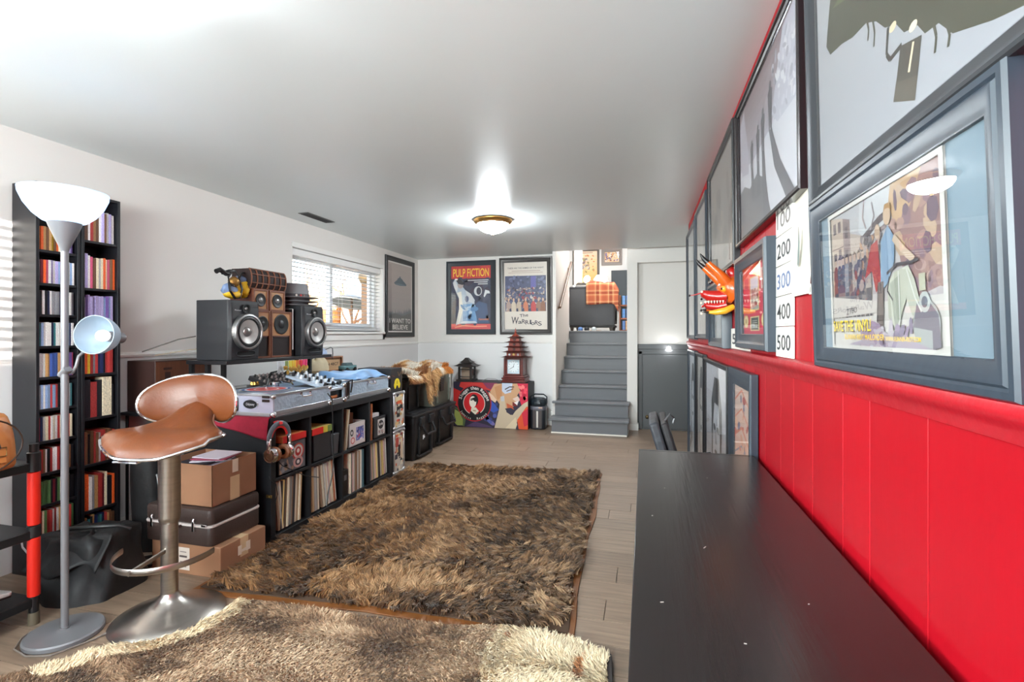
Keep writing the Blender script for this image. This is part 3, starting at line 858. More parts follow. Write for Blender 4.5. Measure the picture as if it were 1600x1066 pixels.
MB().tube([(.107, .165*math.cos(a_)*1.0, .11+.118*math.sin(a_)) for a_ in [R(q) for q in range(-60, 250, 12)]], .0035, 6).build('piping', mat('bag_piping', (52, 34, 24), .5), t)
MB().tube([(.118, -.09, .12), (.125, -.07, .17), (.128, -.0, .205), (.126, .06, .16), (.12, .08, .10)], .009, 8, flat=.5).build('handle', mat('bag_handle', (44, 36, 34), .5), t)
for q in (-.09, .085):
    MB().box((.104, q-.022, .035), (.116, q+.022, .095)).build('strap', bagm, t, bevel=.003)
    MB().tube([(.119, q-.018, .065), (.119, q+.018, .065), (.119, q+.018, .10), (.119, q-.018, .10)], .003, 6, closed=True).build('buckle', mat('buckle_brass', (176, 150, 104), .3, 1), t)
t = thing('flat_computer', 'flat silver white slab tilted on the lowest tray of the rack', 'slab', (-2.75, 1.33, .19), R(8), tilt=R(-9))
MB().rrect((0, 0, 0), (.26, .36, .016), .02).build('lid', mat('silver_lid', (206, 208, 206), .3, .2), t)
MB().rrect((0, 0, -.012), (.262, .362, .007), .02).build('base', blkm, t)
tag(MB().tube([(-2.95, 1.72, .33), (-2.86, 1.68, .27), (-2.75, 1.64, .265), (-2.66, 1.60, .285)], .004, 6).build('white_cable', mat('white_cable', (216, 214, 220), .4)), 'white cable sagging behind the red post of the rack', 'cable')

# ---- black cloth bag on the floor and the backpack beside it
cloth_b = mat('black_nylon', (15, 15, 18), .62, noise=(7, .3, (1, 1, 1)), bump=(12, .5, (1, 1, 1)))
t = thing('duffel_bag', 'slouching black nylon bag lying on the floor behind the floor lamp', 'bag', (-2.70, 1.88, 0), R(12))
def duf(u, v):
    a = 2*PI*u; ca, sa = math.cos(a), math.sin(a)
    k = 1-.18*v**2
    r1 = .20*k; r2 = .17*k
    z = .285*v
    w = .012*math.sin(3*a+5*v)+.008*math.sin(7*a-4*v)
    return ((r1+w)*abs(ca)**.6*(1 if ca > 0 else -1), (r2+w)*abs(sa)**.6*(1 if sa > 0 else -1), z)
mb = MB().grid(duf, 56, 12, cu=True)
for rr, zz in ((.75, .296), (.45, .292), (.12, .284)):
    n0 = len(mb.v)
    mb.v += [(x*rr, y*rr, zz+.012*math.sin(9*x/.2+4*y/.2)) for x, y, z in [duf(i/56, 1) for i in range(56)]]
    prev = [i*12+11 for i in range(56)] if rr == .75 else [n0-56+i for i in range(56)]
    for i in range(56): mb.f.append([prev[i], prev[(i+1) % 56], n0+(i+1) % 56, n0+i]); mb.m.append(0); mb.c.append(None)
mb.f.append([n0+i for i in range(56)]); mb.m.append(0); mb.c.append(None)
mb.build('body', cloth_b, t, angle=80)
def dflap(u, v):
    x = -.19+.37*u; y = -.185+.02*math.sin(3*u*PI)
    return (x, y+.10*v, .16+.14*v-.03*math.sin(u*PI*2)*(1-v)+.012*math.sin(9*u))
mb = MB().grid(dflap, 24, 8); o = mb.build('flap', cloth_b, t, angle=80); md = o.modifiers.new('s', 'SOLIDIFY'); md.thickness = .006
MB().tube([(-.15, -.02, .29), (-.10, -.05, .315), (.02, -.03, .32), (.12, .02, .31), (.16, .05, .285)], .009, 8, flat=.4).build('handle', blkm, t)
t = thing('backpack', 'black backpack with grey piping leaning between the towers and the boxes', 'backpack', (-2.885, 2.385, 0), R(20))
def bp(u, v):
    a = 2*PI*u; ca, sa = math.cos(a), math.sin(a)
    k = (1-.25*v**3)
    return (.10*k*abs(ca)**.7*(1 if ca > 0 else -1)-.05*v, .13*k*abs(sa)**.7*(1 if sa > 0 else -1), .56*(1-(1-v)**1.4) if v < 1 else .56)
mb = MB().grid(bp, 40, 14, cu=True); mb.f.append([i*14+13 for i in range(40)]); mb.m.append(0); mb.c.append(None)
mb.build('body', cloth_b, t, angle=80)
MB().rrect((.11, 0, .17), (.07, .19, .22), .03).build('pocket', cloth_b, t)
pm = mat('piping_grey', (170, 170, 172), .4)
for q in (-.10, .10): MB().tube([(.085, q, .08), (.075, q*1.05, .25), (.05, q*.95, .42), (.0, q*.6, .54)], .004, 6).build('piping', pm, t)
MB().tube([(-.02, -.05, .54), (.0, -.04, .59), (.0, .04, .59), (-.02, .05, .54)], .008, 8).build('grab_loop', blkm, t)
tag(MB().tube([(-2.80, 2.17, .006), (-2.74, 2.24, .006), (-2.66, 2.22, .007), (-2.63, 2.14, .006), (-2.66, 2.10, .012), (-2.74, 2.16, .014), (-2.70, 2.28, .008), (-2.64, 2.36, .007)], .006, 6).build('cable_coil', blkm), 'loose black cables coiled on the floor beside the cardboard box', 'cable')

# ---- boxes and the record-player suitcase in a stack
card = mat('cardboard', (148, 106, 78), .75, noise=(3, .08, (1, 1, 1)))
cardi = mat('cardboard_inside', (150, 108, 80), .8)
tape = mat('packing_tape', (206, 176, 140), .25)
t = thing('cardboard_box', 'closed cardboard box with a white label, lowest of the stack behind the stool', 'box', (-2.375, 2.275, 0))
MB().box((-.23, -.16, 0), (.23, .16, .165)).build('carton', card, t, bevel=.004)
MB().box((.2302, -.028, .06), (.2312, .028, .165)).box((.10, -.028, .1652), (.23, .028, .1658)).build('tape', tape, t, smooth=False)
MB().box((.2314, -.045, .075), (.232, -.02, .125)).box((.2314, .012, .08), (.232, .042, .13)).box((.2314, -.02, .085), (.232, .012, .10)).build('torn_tape', mat('torn_paper', (222, 206, 186), .6), t, smooth=False)
a = Art(.085, .12, (214, 200, 190))
for k in (.78, .6, .58, .34, .12): a.rect(.25, k, .75, k+.035, (120, 104, 100))
a.rect(.2, .55, .8, .64, (90, 76, 74))
a.build('label', t, T(-.015, -.1602, .022))
t = thing('record_suitcase', 'dark brown hard suitcase with a pale band and metal catches between two cardboard boxes', 'suitcase', (-2.415, 2.275, .166))
cas = mat('dark_leatherette', (58, 44, 40), .5, bump=(120, .15, (1, 1, 1)))
MB().rrect((0, 0, .05), (.45, .35, .10), .03, er=.008).build('lower_shell', cas, t)
lid_ = MB().rrect((0, 0, .152), (.45, .35, .086), .03, er=.018).build('lid', cas, t)
MB().rrect((0, 0, .105), (.456, .356, .012), .032, er=.003).build('band', mat('band_white', (198, 186, 182), .4), t)
for x in (-.16, .12): MB().box((x-.008, -.190, .078), (x+.008, -.175, .13)).cyl((x, -.188, .13), (x, -.180, .145), .008, n=8).build('catch', chrome, lid_, bevel=.002)
MB().box((.13+.04, -.186, .108), (.20, -.176, .120)).build('hinge_clip', chrome, t, bevel=.002)
MB().tube([(-.07, -.18, .10), (-.07, -.205, .10), (.03, -.205, .10), (.03, -.18, .10)], .007, 8).build('handle', cas, t)
t = thing('cardboard_box', 'open cardboard box full of papers on top of the dark suitcase', 'box', (-2.405, 2.29, .363))
bm_ = MB(); w_, l_, h_ = .185, .155, .222
bm_.box((-w_, -l_, 0), (w_, l_, .004)); bm_.box((-w_, -l_, 0), (-w_+.004, l_, h_)).box((w_-.004, -l_, 0), (w_, l_, h_)).box((-w_, -l_, 0), (w_, -l_+.004, h_)).box((-w_, l_-.004, 0), (w_, l_, h_))
bm_.build('carton', card, t, bevel=.001)
MB().box((w_+.0002, -.02, .15), (w_+.001, .02, .222)).build('tape_scrap', mat('torn_paper', (222, 206, 186), .6), t, smooth=False)
MB().box((w_+.0002, -.035, .0), (w_+.001, .03, .13)).build('tape', tape, t, smooth=False)
for i, (c_, nm, dx, dy, rz, z) in enumerate((((206, 196, 214), 'lilac-white', 0, .02, 8, .19), ((40, 40, 52), 'dark', -.05, -.03, -14, .200), ((220, 214, 224), 'white', .03, .05, 20, .21), ((150, 60, 84), 'wine red', .06, .03, 4, .221), ((216, 206, 216), 'pale topmost', .05, .05, -6, .227))):
    o = MB().box((-.105, -.075, 0), (.105, .075, .005)).build('paper_sheet', mat('paper_%d' % i, c_, .6), smooth=False, loc=(-2.405+dx*.6, 2.29+dy*.6, .363+z), rot=(R(3), R(-2), R(rz)))
    tag(o, f'{nm} folded paper lying in the open cardboard box', 'paper', 'papers in the open box')
MB().box((-.16, -.13, .004), (.16, .13, .185)).build('paper_fill', mat('paper_fill', (150, 140, 144), .8), t, smooth=False)

# ---- brown wooden box on a thin-legged side table by the wall
t = thing('side_table', 'low black side table with thin legs against the wall behind the stool', 'table', (-3.14, 2.68, 0))
MB().box((-.13, -.24, .76), (.13, .24, .78)).build('top', blk, t, bevel=.003)
for x in (-.11, .11):
    for y in (-.21, .21): MB().tube([(x, y, 0), (x, y, .4), (x, y, .762)], .009, 8).build('leg', blkm, t)
t = thing('wooden_speaker_box', 'low dark brown wooden box with worn print on the side table, behind the stool back', 'box', (-3.15, 2.70, .7805))
wood_b = mat('brown_veneer', (92, 54, 36), .45, noise=(6, .2, (1, 8, 1)))
MB().box((-.12, -.215, 0), (.115, .215, .33)).build('carcass', mat('dark_brown', (56, 34, 30), .5), t, bevel=.003)
MB().box((.1152, -.21, .008), (.118, .21, .322)).build('front_veneer', wood_b, t)
MB().box((.118, -.16, .27), (.1184, -.10, .285)).box((.118, -.15, .20), (.1184, -.11, .255)).build('stencil', mat('stencil', (44, 24, 20), .6), t, smooth=False)
# ================================================================ the record shelf and what stands on it
ex = mat('shelf_black', (22, 23, 27), .5, noise=(20, .08, (1, 1, .2)))
EX0, EX1, EY0, EY1, EH = -2.58, -2.19, 2.53, 4.035, .77
t = thing('record_shelf', 'long black cube shelf of two rows and four columns filled with records', 'shelf', (0, 0, 0))
MB().box((EX0, EY0, EH-.048), (EX1, EY1, EH)).build('top_board', ex, t, bevel=.0015)
MB().box((EX0, EY0, 0), (EX1, EY1, .045)).build('bottom_board', ex, t, bevel=.0015)
for y in (EY0, EY1-.042): MB().box((EX0, y, .045), (EX1, y+.042, EH-.048)).build('side_board', ex, t, bevel=.0015)
dv = [2.902, 3.278, 3.654]
for y in dv: MB().box((EX0, y-.009, .045), (EX1-.002, y+.009, EH-.048)).build('divider', ex, t, bevel=.001)
MB().box((EX0, EY0+.042, .376), (EX1-.001, EY1-.042, .394)).build('middle_board', ex, t, bevel=.001)
MB().box((EX0, EY0+.042, .045), (EX0+.012, EY1-.042, EH-.048)).build('back_board', ex, t)
t = thing('black_cabinet', 'black cabinet against the back of the record shelf under the loudspeakers', 'cabinet', (0, 0, 0))
MB().box((-2.86, 2.535, 0), (-2.582, 3.60, .768)).build('carcass', ex, t, bevel=.003)
t = thing('black_cabinet', 'taller black cabinet behind the far end of the record shelf, below the window', 'cabinet', (0, 0, 0))
MB().box((-3.20, 3.61, 0), (-2.70, 4.45, .925)).build('carcass', ex, t, bevel=.003)
MB().box((-2.699, 3.63, .02), (-2.695, 4.43, .90)).build('front', ex, t)

# records: each sleeve its own thing
slv = mat('sleeve', objcol=True, rough=.55, noise=(40, .18, (.3, 3, .3)))
unit_s = MB().box((0, -.5, 0), (1, .5, 1)).build('record_sleeve', slv, smooth=False)
RC = {'cream': (214, 200, 178), 'tan': (190, 156, 118), 'grey': (150, 146, 142), 'brown': (126, 98, 78), 'white': (226, 222, 214), 'dark': (52, 48, 50), 'teal': (72, 110, 118), 'pinkish': (190, 156, 150), 'yellowed': (212, 184, 118), 'rust': (164, 96, 62), 'charcoal': (84, 80, 82), 'red': (150, 44, 40), 'orange': (196, 112, 60)}
first = [True]
def rec(cn, label, group, y, z, h, w, lean=0., d=.312, x0=None, size=.312):
    o = unit_s if first[0] else unit_s.copy()
    if not first[0]: COL.objects.link(o)
    first[0] = False
    o.scale = (d, w, h); o.rotation_euler = (R(lean), 0, 0)
    xx = x0 if x0 is not None else EX1-.012-.316+random.uniform(-.006, .004)
    o.location = (xx, y, z)
    c = RC[cn]; j = random.uniform(.85, 1.1)
    o.color = (lin(c[0]*j), lin(c[1]*j), lin(c[2]*j), 1)
    return tag(o, label, 'record', group)
cub = [('nearest', 2.575, 2.89), ('second', 2.914, 3.266), ('third', 3.29, 3.642), ('farthest', 3.666, 3.99)]
pal = [['grey', 'cream', 'tan', 'charcoal', 'pinkish', 'cream', 'dark', 'brown', 'yellowed'], ['tan', 'brown', 'cream', 'dark', 'white', 'pinkish', 'grey', 'rust'], ['white', 'dark', 'teal', 'pinkish', 'charcoal', 'cream', 'brown'], ['cream', 'grey', 'white', 'yellowed', 'pinkish', 'tan', 'dark']]
for k, (nm, a, b) in enumerate(cub):
    y = a+.006; i = 0
    if k == 2: y = a+.10
    while True:
        w = random.choice((.006, .008, .012, .016, .020))
        if y+w > b-.045 or i > 17: break
        lean = {0: -3 if i > 3 else 6, 1: 2 if i < 6 else 7, 2: 0, 3: 4}[k]
        h = random.uniform(.300, .312)
        cn = random.choice(pal[k])
        rec(cn, f"{cn} record sleeve, {ORD[i]} in the {nm} lower compartment of the shelf", f'records in the {nm} lower compartment', y+w/2+(math.tan(R(lean))*.30 if lean > 0 else 0), .0455+(.012 if lean else .001), h, w, lean if lean > 0 else lean)
        y += w+.0015; i += 1
t = thing('magazine_file', 'black file box standing beside records in the third lower compartment', 'file box', (-2.375, 3.335, .0455))
MB().box((-.16, -.036, 0), (.165, .036, .20)).box((-.16, -.036, .20), (.0, .036, .29)).build('body', blkm, t, bevel=.002)
MB().box((.1652, -.016, .12), (.1658, .016, .16)).build('label_slot', mat('slot_grey', (120, 120, 124), .4), t)
# upper compartments
def crate(label, loc, w, d, h, face, fcol=(44, 44, 48)):
    t = thing('record_crate', label, 'crate', loc)
    mb = MB(); q = .008
    mb.box((-d/2, -w/2, 0), (d/2, w/2, .01)).box((-d/2, -w/2, 0), (-d/2+q, w/2, h)).box((d/2-q, -w/2, 0), (d/2, w/2, h)).box((-d/2, -w/2, 0), (d/2, -w/2+q, h)).box((-d/2, w/2-q, 0), (d/2, w/2, h))
    mb.build('body', mat('crate_%d' % fcol[0], fcol, .4), t, bevel=.002)
    if face: face(w-.02, h-.02).build('sticker_face', t, T(d/2+.0003, 0, .01) @ RZ(90), PRINT_GLOSS)
    return t
def stick(bg, cols, n, seed):
    def f(w, h):
        random.seed(seed); a = Art(w, h, bg)
        for i in range(n):
            u, v = random.uniform(.05, .85), random.uniform(.05, .85); c = random.choice(cols)
            if random.random() < .5: a.ell(u, v, random.uniform(.05, .16), random.uniform(.05, .16), c, 14)
            else: a.rect(u, v, min(1, u+random.uniform(.1, .3)), min(1, v+random.uniform(.08, .22)), c)
        return a
    return f
def face1(w, h):
    a = Art(w, h, (92, 92, 98)); random.seed(4)
    a.blobs(0, 0, .55, 1, 18, [(130, 128, 132), (70, 70, 78), (150, 120, 100)], (.05, .14), (.05, .14))
    a.ell(.72, .62, .24, .30, (186, 60, 52), 20); a.ell(.72, .62, .19, .24, (206, 196, 190), 20); a.ell(.72, .62, .12, .17, (176, 44, 44), 18); a.ell(.72, .64, .06, .08, (230, 220, 214), 12)
    a.ell(.72, .24, .2, .2, (196, 150, 146), 18); a.ell(.72, .24, .12, .13, (60, 52, 60), 16); a.ell(.72, .24, .06, .07, (220, 214, 210), 12)
    return a
crate('grey crate with a red round sticker in the nearest upper compartment of the record shelf', (-2.365, 2.735, .3945), .26, .33, .20, face1)
t = thing('record_box', 'flat orange and red box lying across the grey stickered crate', 'box', (-2.345, 2.75, .595))
MB().box((-.15, -.11, 0), (.15, .11, .042)).build('body', mat('orange_box', (206, 110, 62), .5), t, bevel=.002)
MB().box((.1502, -.11, 0), (.152, .11, .042)).build('red_edge', mat('red_edge', (206, 36, 34), .4), t)
crate('plain black crate in the second upper compartment of the record shelf', (-2.37, 3.05, .3945), .20, .33, .19, None)
t = thing('record_box', 'shallow box with red, yellow and green edge on the plain black crate', 'box', (-2.36, 3.03, .585))
MB().box((-.16, -.10, 0), (.16, .12, .045)).build('body', mat('stripe_tan', (190, 160, 90), .5), t, bevel=.002)
for i, (c_, a, b) in enumerate((((214, 36, 34), -.10, .02), ((214, 190, 70), .02, .07), ((120, 140, 70), .07, .12))):
    MB().box((.1602, a, 0), (.162, b, .045)).build('edge_stripe', mat('stripe_%d' % i, c_, .4), t)
t = thing('file_tub', 'small dark grey tub behind the hanging cable in the second upper compartment', 'tub', (-2.35, 3.20, .3945))
MB().taper((0, 0, 0), (.28, .085, 0), (.30, .095, 0), .155).build('body', mat('tub_grey', (70, 72, 76), .4), t, bevel=.006)
for i, (cn, y, ln) in enumerate((('brown', 3.312, -9), ('tan', 3.324, -9), ('cream', 3.338, -9))):
    rec(cn, f"{cn} record sleeve, {ORD[i]} of three leaning in the third upper compartment", 'records leaning in the third upper compartment', y, .3955, .309, .009, ln)
t = thing('small_carton', 'small brown carton with a red stripe in the third upper compartment', 'carton', (-2.42, 3.50, .3945))
MB().box((-.12, -.10, 0), (.12, .08, .25)).build('carton', card, t, bevel=.002)
MB().box((.1202, -.005, .16), (.121, .02, .25)).build('red_stripe', mat('red_edge', (206, 36, 34), .4), t)
def face3(w, h):
    a = Art(w, h, (206, 196, 194)); random.seed(9)
    a.rect(.42, .18, .92, .82, (90, 100, 170)); a.blobs(.44, .2, .9, .8, 24, [(60, 60, 110), (170, 150, 190), (190, 80, 90), (220, 210, 220)], (.03, .07), (.03, .08))
    a.ell(.14, .62, .1, .16, (30, 28, 30), 18); a.ell(.14, .62, .05, .08, (220, 214, 210), 14)
    a.ell(.2, .24, .13, .16, (190, 70, 70), 16); a.ell(.2, .24, .09, .11, (226, 200, 196), 14)
    return a
t = crate('pale crate with blue picture sticker leaning in the third upper compartment', (-2.265, 3.50, .3975), .235, .11, .185, face3, (190, 182, 180)); 
for i, (cn, y) in enumerate((('red', 3.678), ('rust', 3.692), ('orange', 3.706))):
    rec(cn, f"{cn} record sleeve standing against the divider in the farthest upper compartment", 'records in the farthest upper compartment', y, .395, .305, .010, -1)
def face4(w, h):
    a = Art(w, h, (40, 40, 44)); random.seed(5)
    a.rect(.3, .08, .95, .92, (206, 200, 196))
    a.ell(.6, .62, .24, .24, (40, 36, 40), 16); a.ell(.5, .64, .06, .07, (226, 220, 216), 10); a.ell(.7, .64, .06, .07, (226, 220, 216), 10)
    for q in (.4, .5, .6, .7, .8): a.rect(q-.02, .15, q+.02, .36, (60, 54, 58))
    a.blobs(.32, .1, .93, .3, 8, [(150, 60, 60), (90, 90, 96)], (.02, .05), (.02, .05))
    return a
crate('black crate with a white skull-like sticker in the farthest upper compartment', (-2.30, 3.83, .3945), .20, .20, .18, face4)
t = thing('paper_stack', 'pale stack of paper lying on the black crate with the white sticker', 'papers', (-2.31, 3.79, .576))
MB().box((-.09, -.06, 0), (.09, .06, .03)).build('pages', mat('pale_paper', (190, 186, 188), .6), t, bevel=.002)

# red cloth, headphones on the corner
redc = mat('wine_cloth', (150, 22, 48), .85, noise=(40, .12, (1, 1, 1)))
def clf(u, v):
    x = -2.64+.44*u
    if v < .35: return (x, EY0+.03-.034*(v/.35), EH+.003)
    k = (v-.35)/.65
    drop = (.045+.085*u)*k
    return (x, EY0-.006-.010*math.sin(k*2)*(1+.6*math.sin(9*u)), EH+.001-drop)
mb = MB().grid(clf, 24, 14); o = mb.build('red_cloth', redc, angle=80); o.modifiers.new('s', 'SOLIDIFY').thickness = .003
tag(o, 'wine red cloth under the silver case hanging over the end of the record shelf', 'cloth')
hp = thing('headphones', 'large headphones with brown ear cups and chrome arms hanging at the shelf corner', 'headphones', (-2.155, 2.56, .735))
def hband(k, rr): return [(0.0, rr*math.cos(R(a)), -.085+ (rr*1.05)*math.sin(R(a))) for a in range(0, 181, 12)]
MB().tube(hband(0, .085), .011, 10, flat=1.6).build('headband', mat('band_grey', (92, 98, 106), .35), hp)
MB().tube([(.0, .071*math.cos(R(a)), -.085+.074*math.sin(R(a))) for a in range(10, 171, 12)], .006, 8, flat=2).build('band_lining', mat('red_lining', (206, 30, 30), .6), hp)
hleather = mat('cup_leather', (124, 74, 44), .5)
for s_ in (-1, 1):
    MB().tube([(0, s_*.085, -.085), (.004, s_*.088, -.115), (.0, s_*.088, -.14)], .010, 8).box((-.012, s_*.087-.006, -.16), (.012, s_*.087+.006, -.075)).build('slider', chrome, hp, bevel=.002)
    Mc = T(.0, s_*.066, -.175) @ RX(90*-s_)
    ec = MB().lathe([(0, -.012), (.038, -.012), (.046, -.004), (.046, .012), (.040, .020), (0, .020)], 28, 0, Mc).build('ear_cup', chrome, hp)
    MB().lathe([(.0, .0205), (.030, .0205), (.032, .024), (.018, .026), (.018, .022), (0, .022)], 24, 0, Mc).build('cap', mat('cap_bronze', (130, 100, 80), .3, .9), ec)
    MB().lathe([(.02, -.036), (.034, -.04), (.045, -.034), (.047, -.022), (.044, -.012), (.02, -.012)], 28, 0, Mc).build('ear_pad', hleather, ec)
MB().tube([(-.035, 0, .01), (-.01, 0, .016), (.012, 0, .012), (.014, 0, -.0)], .006, 6, flat=2.2).build('hook_strap', mat('red_lining', (206, 30, 30), .6), hp)
tag(MB().tube([(-2.18, 2.555, .53), (-2.165, 2.60, .47), (-2.16, 2.72, .40), (-2.165, 2.82, .345), (-2.16, 2.95, .30)], .003, 6).build('headphone_cable', blkm), 'thin black cable drooping from the headphones across the shelf front', 'cable')
tag(MB().tube([(-2.20, 3.10, .86), (-2.172, 3.11, .82), (-2.168, 3.115, .7), (-2.166, 3.12, .42), (-2.164, 3.11, .28), (-2.16, 3.05, .16), (-2.15, 3.02, .08)], .0045, 6).build('black_cable', blkm), 'black cable hanging straight down from the silver case over the shelf front', 'cable')
tag(MB().tube([(-2.20, 2.525, .42), (-2.185, 2.522, .40), (-2.17, 2.55, .37), (-2.175, 2.57, .30), (-2.18, 2.55, .25)], .0028, 6).build('hanging_lead', blkm), 'short black lead looping beside the corner post of the record shelf', 'cable')
t = thing('drawer_latch', 'little brass latch on the corner post of the record shelf', 'latch', (-2.20, 2.5285, .29))
MB().box((-.02, -.004, 0), (.02, 0, .018)).cyl((0, -.01, .009), (0, -.004, .009), .006, n=10).build('plate', mat('brass_old', (150, 118, 70), .35, .9), t, bevel=.001)

# ---- silver diamond-plate DJ case with two players and a mixer
def diamond():
    if 'diamond_plate' in MATS: return MATS['diamond_plate']
    m = mat('diamond_plate', (196, 216, 236), .28, .45)
    nt = m.node_tree; N, L = nt.nodes, nt.links
    tc = N.new('ShaderNodeTexCoord'); mp = N.new('ShaderNodeMapping'); mp.inputs['Scale'].default_value = (55, 55, 55); mp.inputs['Rotation'].default_value = (R(45), 0, 0)
    ck = N.new('ShaderNodeTexChecker'); ck.inputs['Scale'].default_value = 1
    wv = N.new('ShaderNodeTexVoronoi'); wv.inputs['Scale'].default_value = .9
    bp = N.new('ShaderNodeBump'); bp.inputs['Strength'].default_value = .6; bp.inputs['Distance'].default_value = .004
    L.new(tc.outputs['Object'], mp.inputs[0]); L.new(mp.outputs[0], wv.inputs['Vector'])
    L.new(wv.outputs['Distance'], bp.inputs['Height']); L.new(bp.outputs[0], N['Principled BSDF'].inputs['Normal'])
    return m
dp = diamond()
alu = mat('aluminium', (206, 208, 212), .3, .9)
case_b = mat('case_blue_alu', (184, 204, 230), .34, .5)
CX0, CX1, CY0, CY1, CZ = -2.69, -2.205, 2.565, 3.985, .772
t = thing('flight_case', 'silver diamond-plate flight case holding the mixer and players on the record shelf', 'case', (0, 0, 0))
MB().box((CX0, CY0, CZ), (CX1, CY1, CZ+.012)).build('floor_panel', alu, t)
MB().box((CX0, CY0, CZ+.012), (CX0+.012, CY1, CZ+.135)).build('rear_panel', dp, t)
MB().box((CX0, CY0, CZ+.012), (CX1, CY0+.012, CZ+.138)).build('end_panel', mat('end_alu', (206, 208, 228), .38, .25), t)
MB().box((CX0, CY1-.012, CZ+.012), (CX1, CY1, CZ+.138)).build('end_panel', dp, t)
MB().box((CX1-.012, CY0+.012, CZ+.012), (CX1, 3.14, CZ+.138)).build('front_panel', dp, t)
MB().box((CX1-.012, 3.30, CZ+.012), (CX1, CY1-.012, CZ+.138)).build('front_panel', dp, t)
for z0, z1, a, b in ((CZ+.012, CZ+.036, CY0, CY1), (CZ+.126, CZ+.142, CY0, 3.14), (CZ+.126, CZ+.142, 3.30, CY1)):
    MB().box((CX1-.004, a, z0), (CX1+.005, b, z1)).build('edge_trim', alu, t, bevel=.002)
for z0, z1 in ((CZ, CZ+.026), (CZ+.128, CZ+.142)): MB().box((CX0, CY0-.005, z0), (CX1+.005, CY0+.002, z1)).build('edge_trim', alu, t, bevel=.002)
MB().box((CX1-.006, 3.33, CZ+.03), (CX1+.010, 3.375, CZ+.142)).build('latch_plate', mat('latch_dark', (72, 60, 58), .35, .8), t, bevel=.003)
for y in (3.345,):
    MB().cyl((CX1+.01, y, CZ+.03), (CX1+.018, y, CZ+.03), .014, n=14).build('latch_knob', chrome, t)
for y in (2.86, 3.70):
    MB().tube([(CX1+.006, y-.045, CZ+.118), (CX1+.020, y-.042, CZ+.10), (CX1+.020, y+.042, CZ+.10), (CX1+.006, y+.045, CZ+.118)], .005, 8).box((CX1+.004, y-.055, CZ+.11), (CX1+.010, y-.035, CZ+.128)).box((CX1+.004, y+.035, CZ+.11), (CX1+.010, y+.055, CZ+.128)).build('handle', chrome, t)
for (x, y) in ((CX1, CY0), (CX1, 3.13), (CX1, 3.31), (CX1, CY1), (CX0, CY0)):
    MB().ball((x+.002, y, CZ+.016), .021, 12).ball((x+.002, y, CZ+.126), .017, 12).build('ball_corner', chrome, t)
for z in (.10, .123):
    MB().box((CX1-.075, CY0-.008, CZ+z-.006), (CX1-.02, CY0-.004, CZ+z+.010)).build('rivet_plate', mat('latch_dark', (72, 60, 58), .35, .8), t, bevel=.002)
Ma = T(-2.37, CY0-.0005, CZ+.076)
MB().lathe([(0, .004), (.052, .004), (.058, 0)], 28, 0, Ma @ RX(90) @ SC(1, .52, 1)).build('badge_rim', chrome, t)
a = Art(.104, .054, (196, 200, 222)); a.ell(.5, .5, .5, .5, (18, 18, 24), 32); a.text('Odyssey', .5, .38, .28, (206, 206, 212), width=.62)
a.build('badge', t, T(-2.37, CY0-.0046, CZ+.049))
MB().box((-2.60, CY0-.016, CZ+.03), (-2.46, CY0, CZ+.115)).build('butterfly_latch', mat('latch_dark', (72, 60, 58), .35, .8), t, bevel=.006)
MB().box((-2.585, CY0-.022, CZ+.045), (-2.475, CY0-.015, CZ+.07)).box((-2.585, CY0-.022, CZ+.08), (-2.475, CY0-.015, CZ+.105)).build('latch_slot', alu, t, bevel=.002)
def player(label, y, slip):
    t = thing('turntable', label, 'turntable', (-2.44, y, CZ+.0125))
    MB().rrect((0, 0, .058), (.40, .50 if y < 3 else .46, .116), .012).build('plinth', mat('plinth_blue', (140, 160, 188), .35, .2), t)
    pl_ = MB().lathe([(0, .117), (.165, .117), (.165, .128), (.158, .132), (0, .132)], 48, 0, T(-.01, -.04, 0)).build('platter', alu, t)
    a = Art(.30, .30, (120, 136, 160)); a.mb = MB(); a.n = 0
    for k, (r_, c_) in enumerate(slip): a.ell(.5, .5, r_, r_, c_, 40)
    a.build('slipmat', pl_, T(-.01, -.04, .1325) @ RX(-90) @ T(0, 0, -.15))
    MB().cyl((-.01, -.04, .13), (-.01, -.04, .15), .004, n=8).build('spindle', chrome, t)
    MB().tube([(-.14, .19, .125), (-.14, .19, .16), (-.08, .18, .162), (.06, .12, .158), (.10, .09, .145)], .006, 8).cyl((-.14, .19, .116), (-.14, .19, .15), .03, n=20).build('tonearm', chrome, t)
player('turntable with a red, white and blue slipmat at the near end of the silver case', 2.83, [(.5, (52, 92, 150)), (.44, (210, 214, 220)), (.40, (186, 52, 52)), (.26, (220, 206, 196)), (.22, (186, 52, 52)), (.04, (230, 230, 230))])
player('turntable under a pale blue cover at the far end of the silver case', 3.735, [(.5, (60, 60, 64)), (.3, (180, 190, 200))])
def cov(u, v):
    x = -2.655+.44*u; y = 3.49+.50*v
    e = min(u, 1-u, v, 1-v)
    return (x, y, CZ+.146+.045*min(1, e*7)+.012*math.sin(7*u+4*v)*min(1, e*6)+.006*math.sin(17*v-6*u))
mb = MB().grid(cov, 22, 22); o = mb.build('turntable_cover', mat('blue_cover', (132, 172, 218), .28, noise=(3, .35, (1, 1, 1)), coat=.4), angle=80); o.modifiers.new('s', 'SOLIDIFY').thickness = .003
tag(o, 'crumpled pale blue cover draped over the far turntable in the silver case', 'cover')
t = thing('mixer', 'silver white mixer with black capped knobs between the two turntables', 'mixer', (-2.40, 3.26, CZ+.0125), tilt=0)
Mm = T(0, 0, .13) @ RY(14)
MB().box((-.19, -.115, 0), (.17, .115, .10)).build('housing', blkm, t)
MB().box((-.19, -.13, 0), (.20, .13, .02), 0, Mm).build('panel', mat('mixer_white', (206, 220, 236), .3, .3), t, bevel=.004)
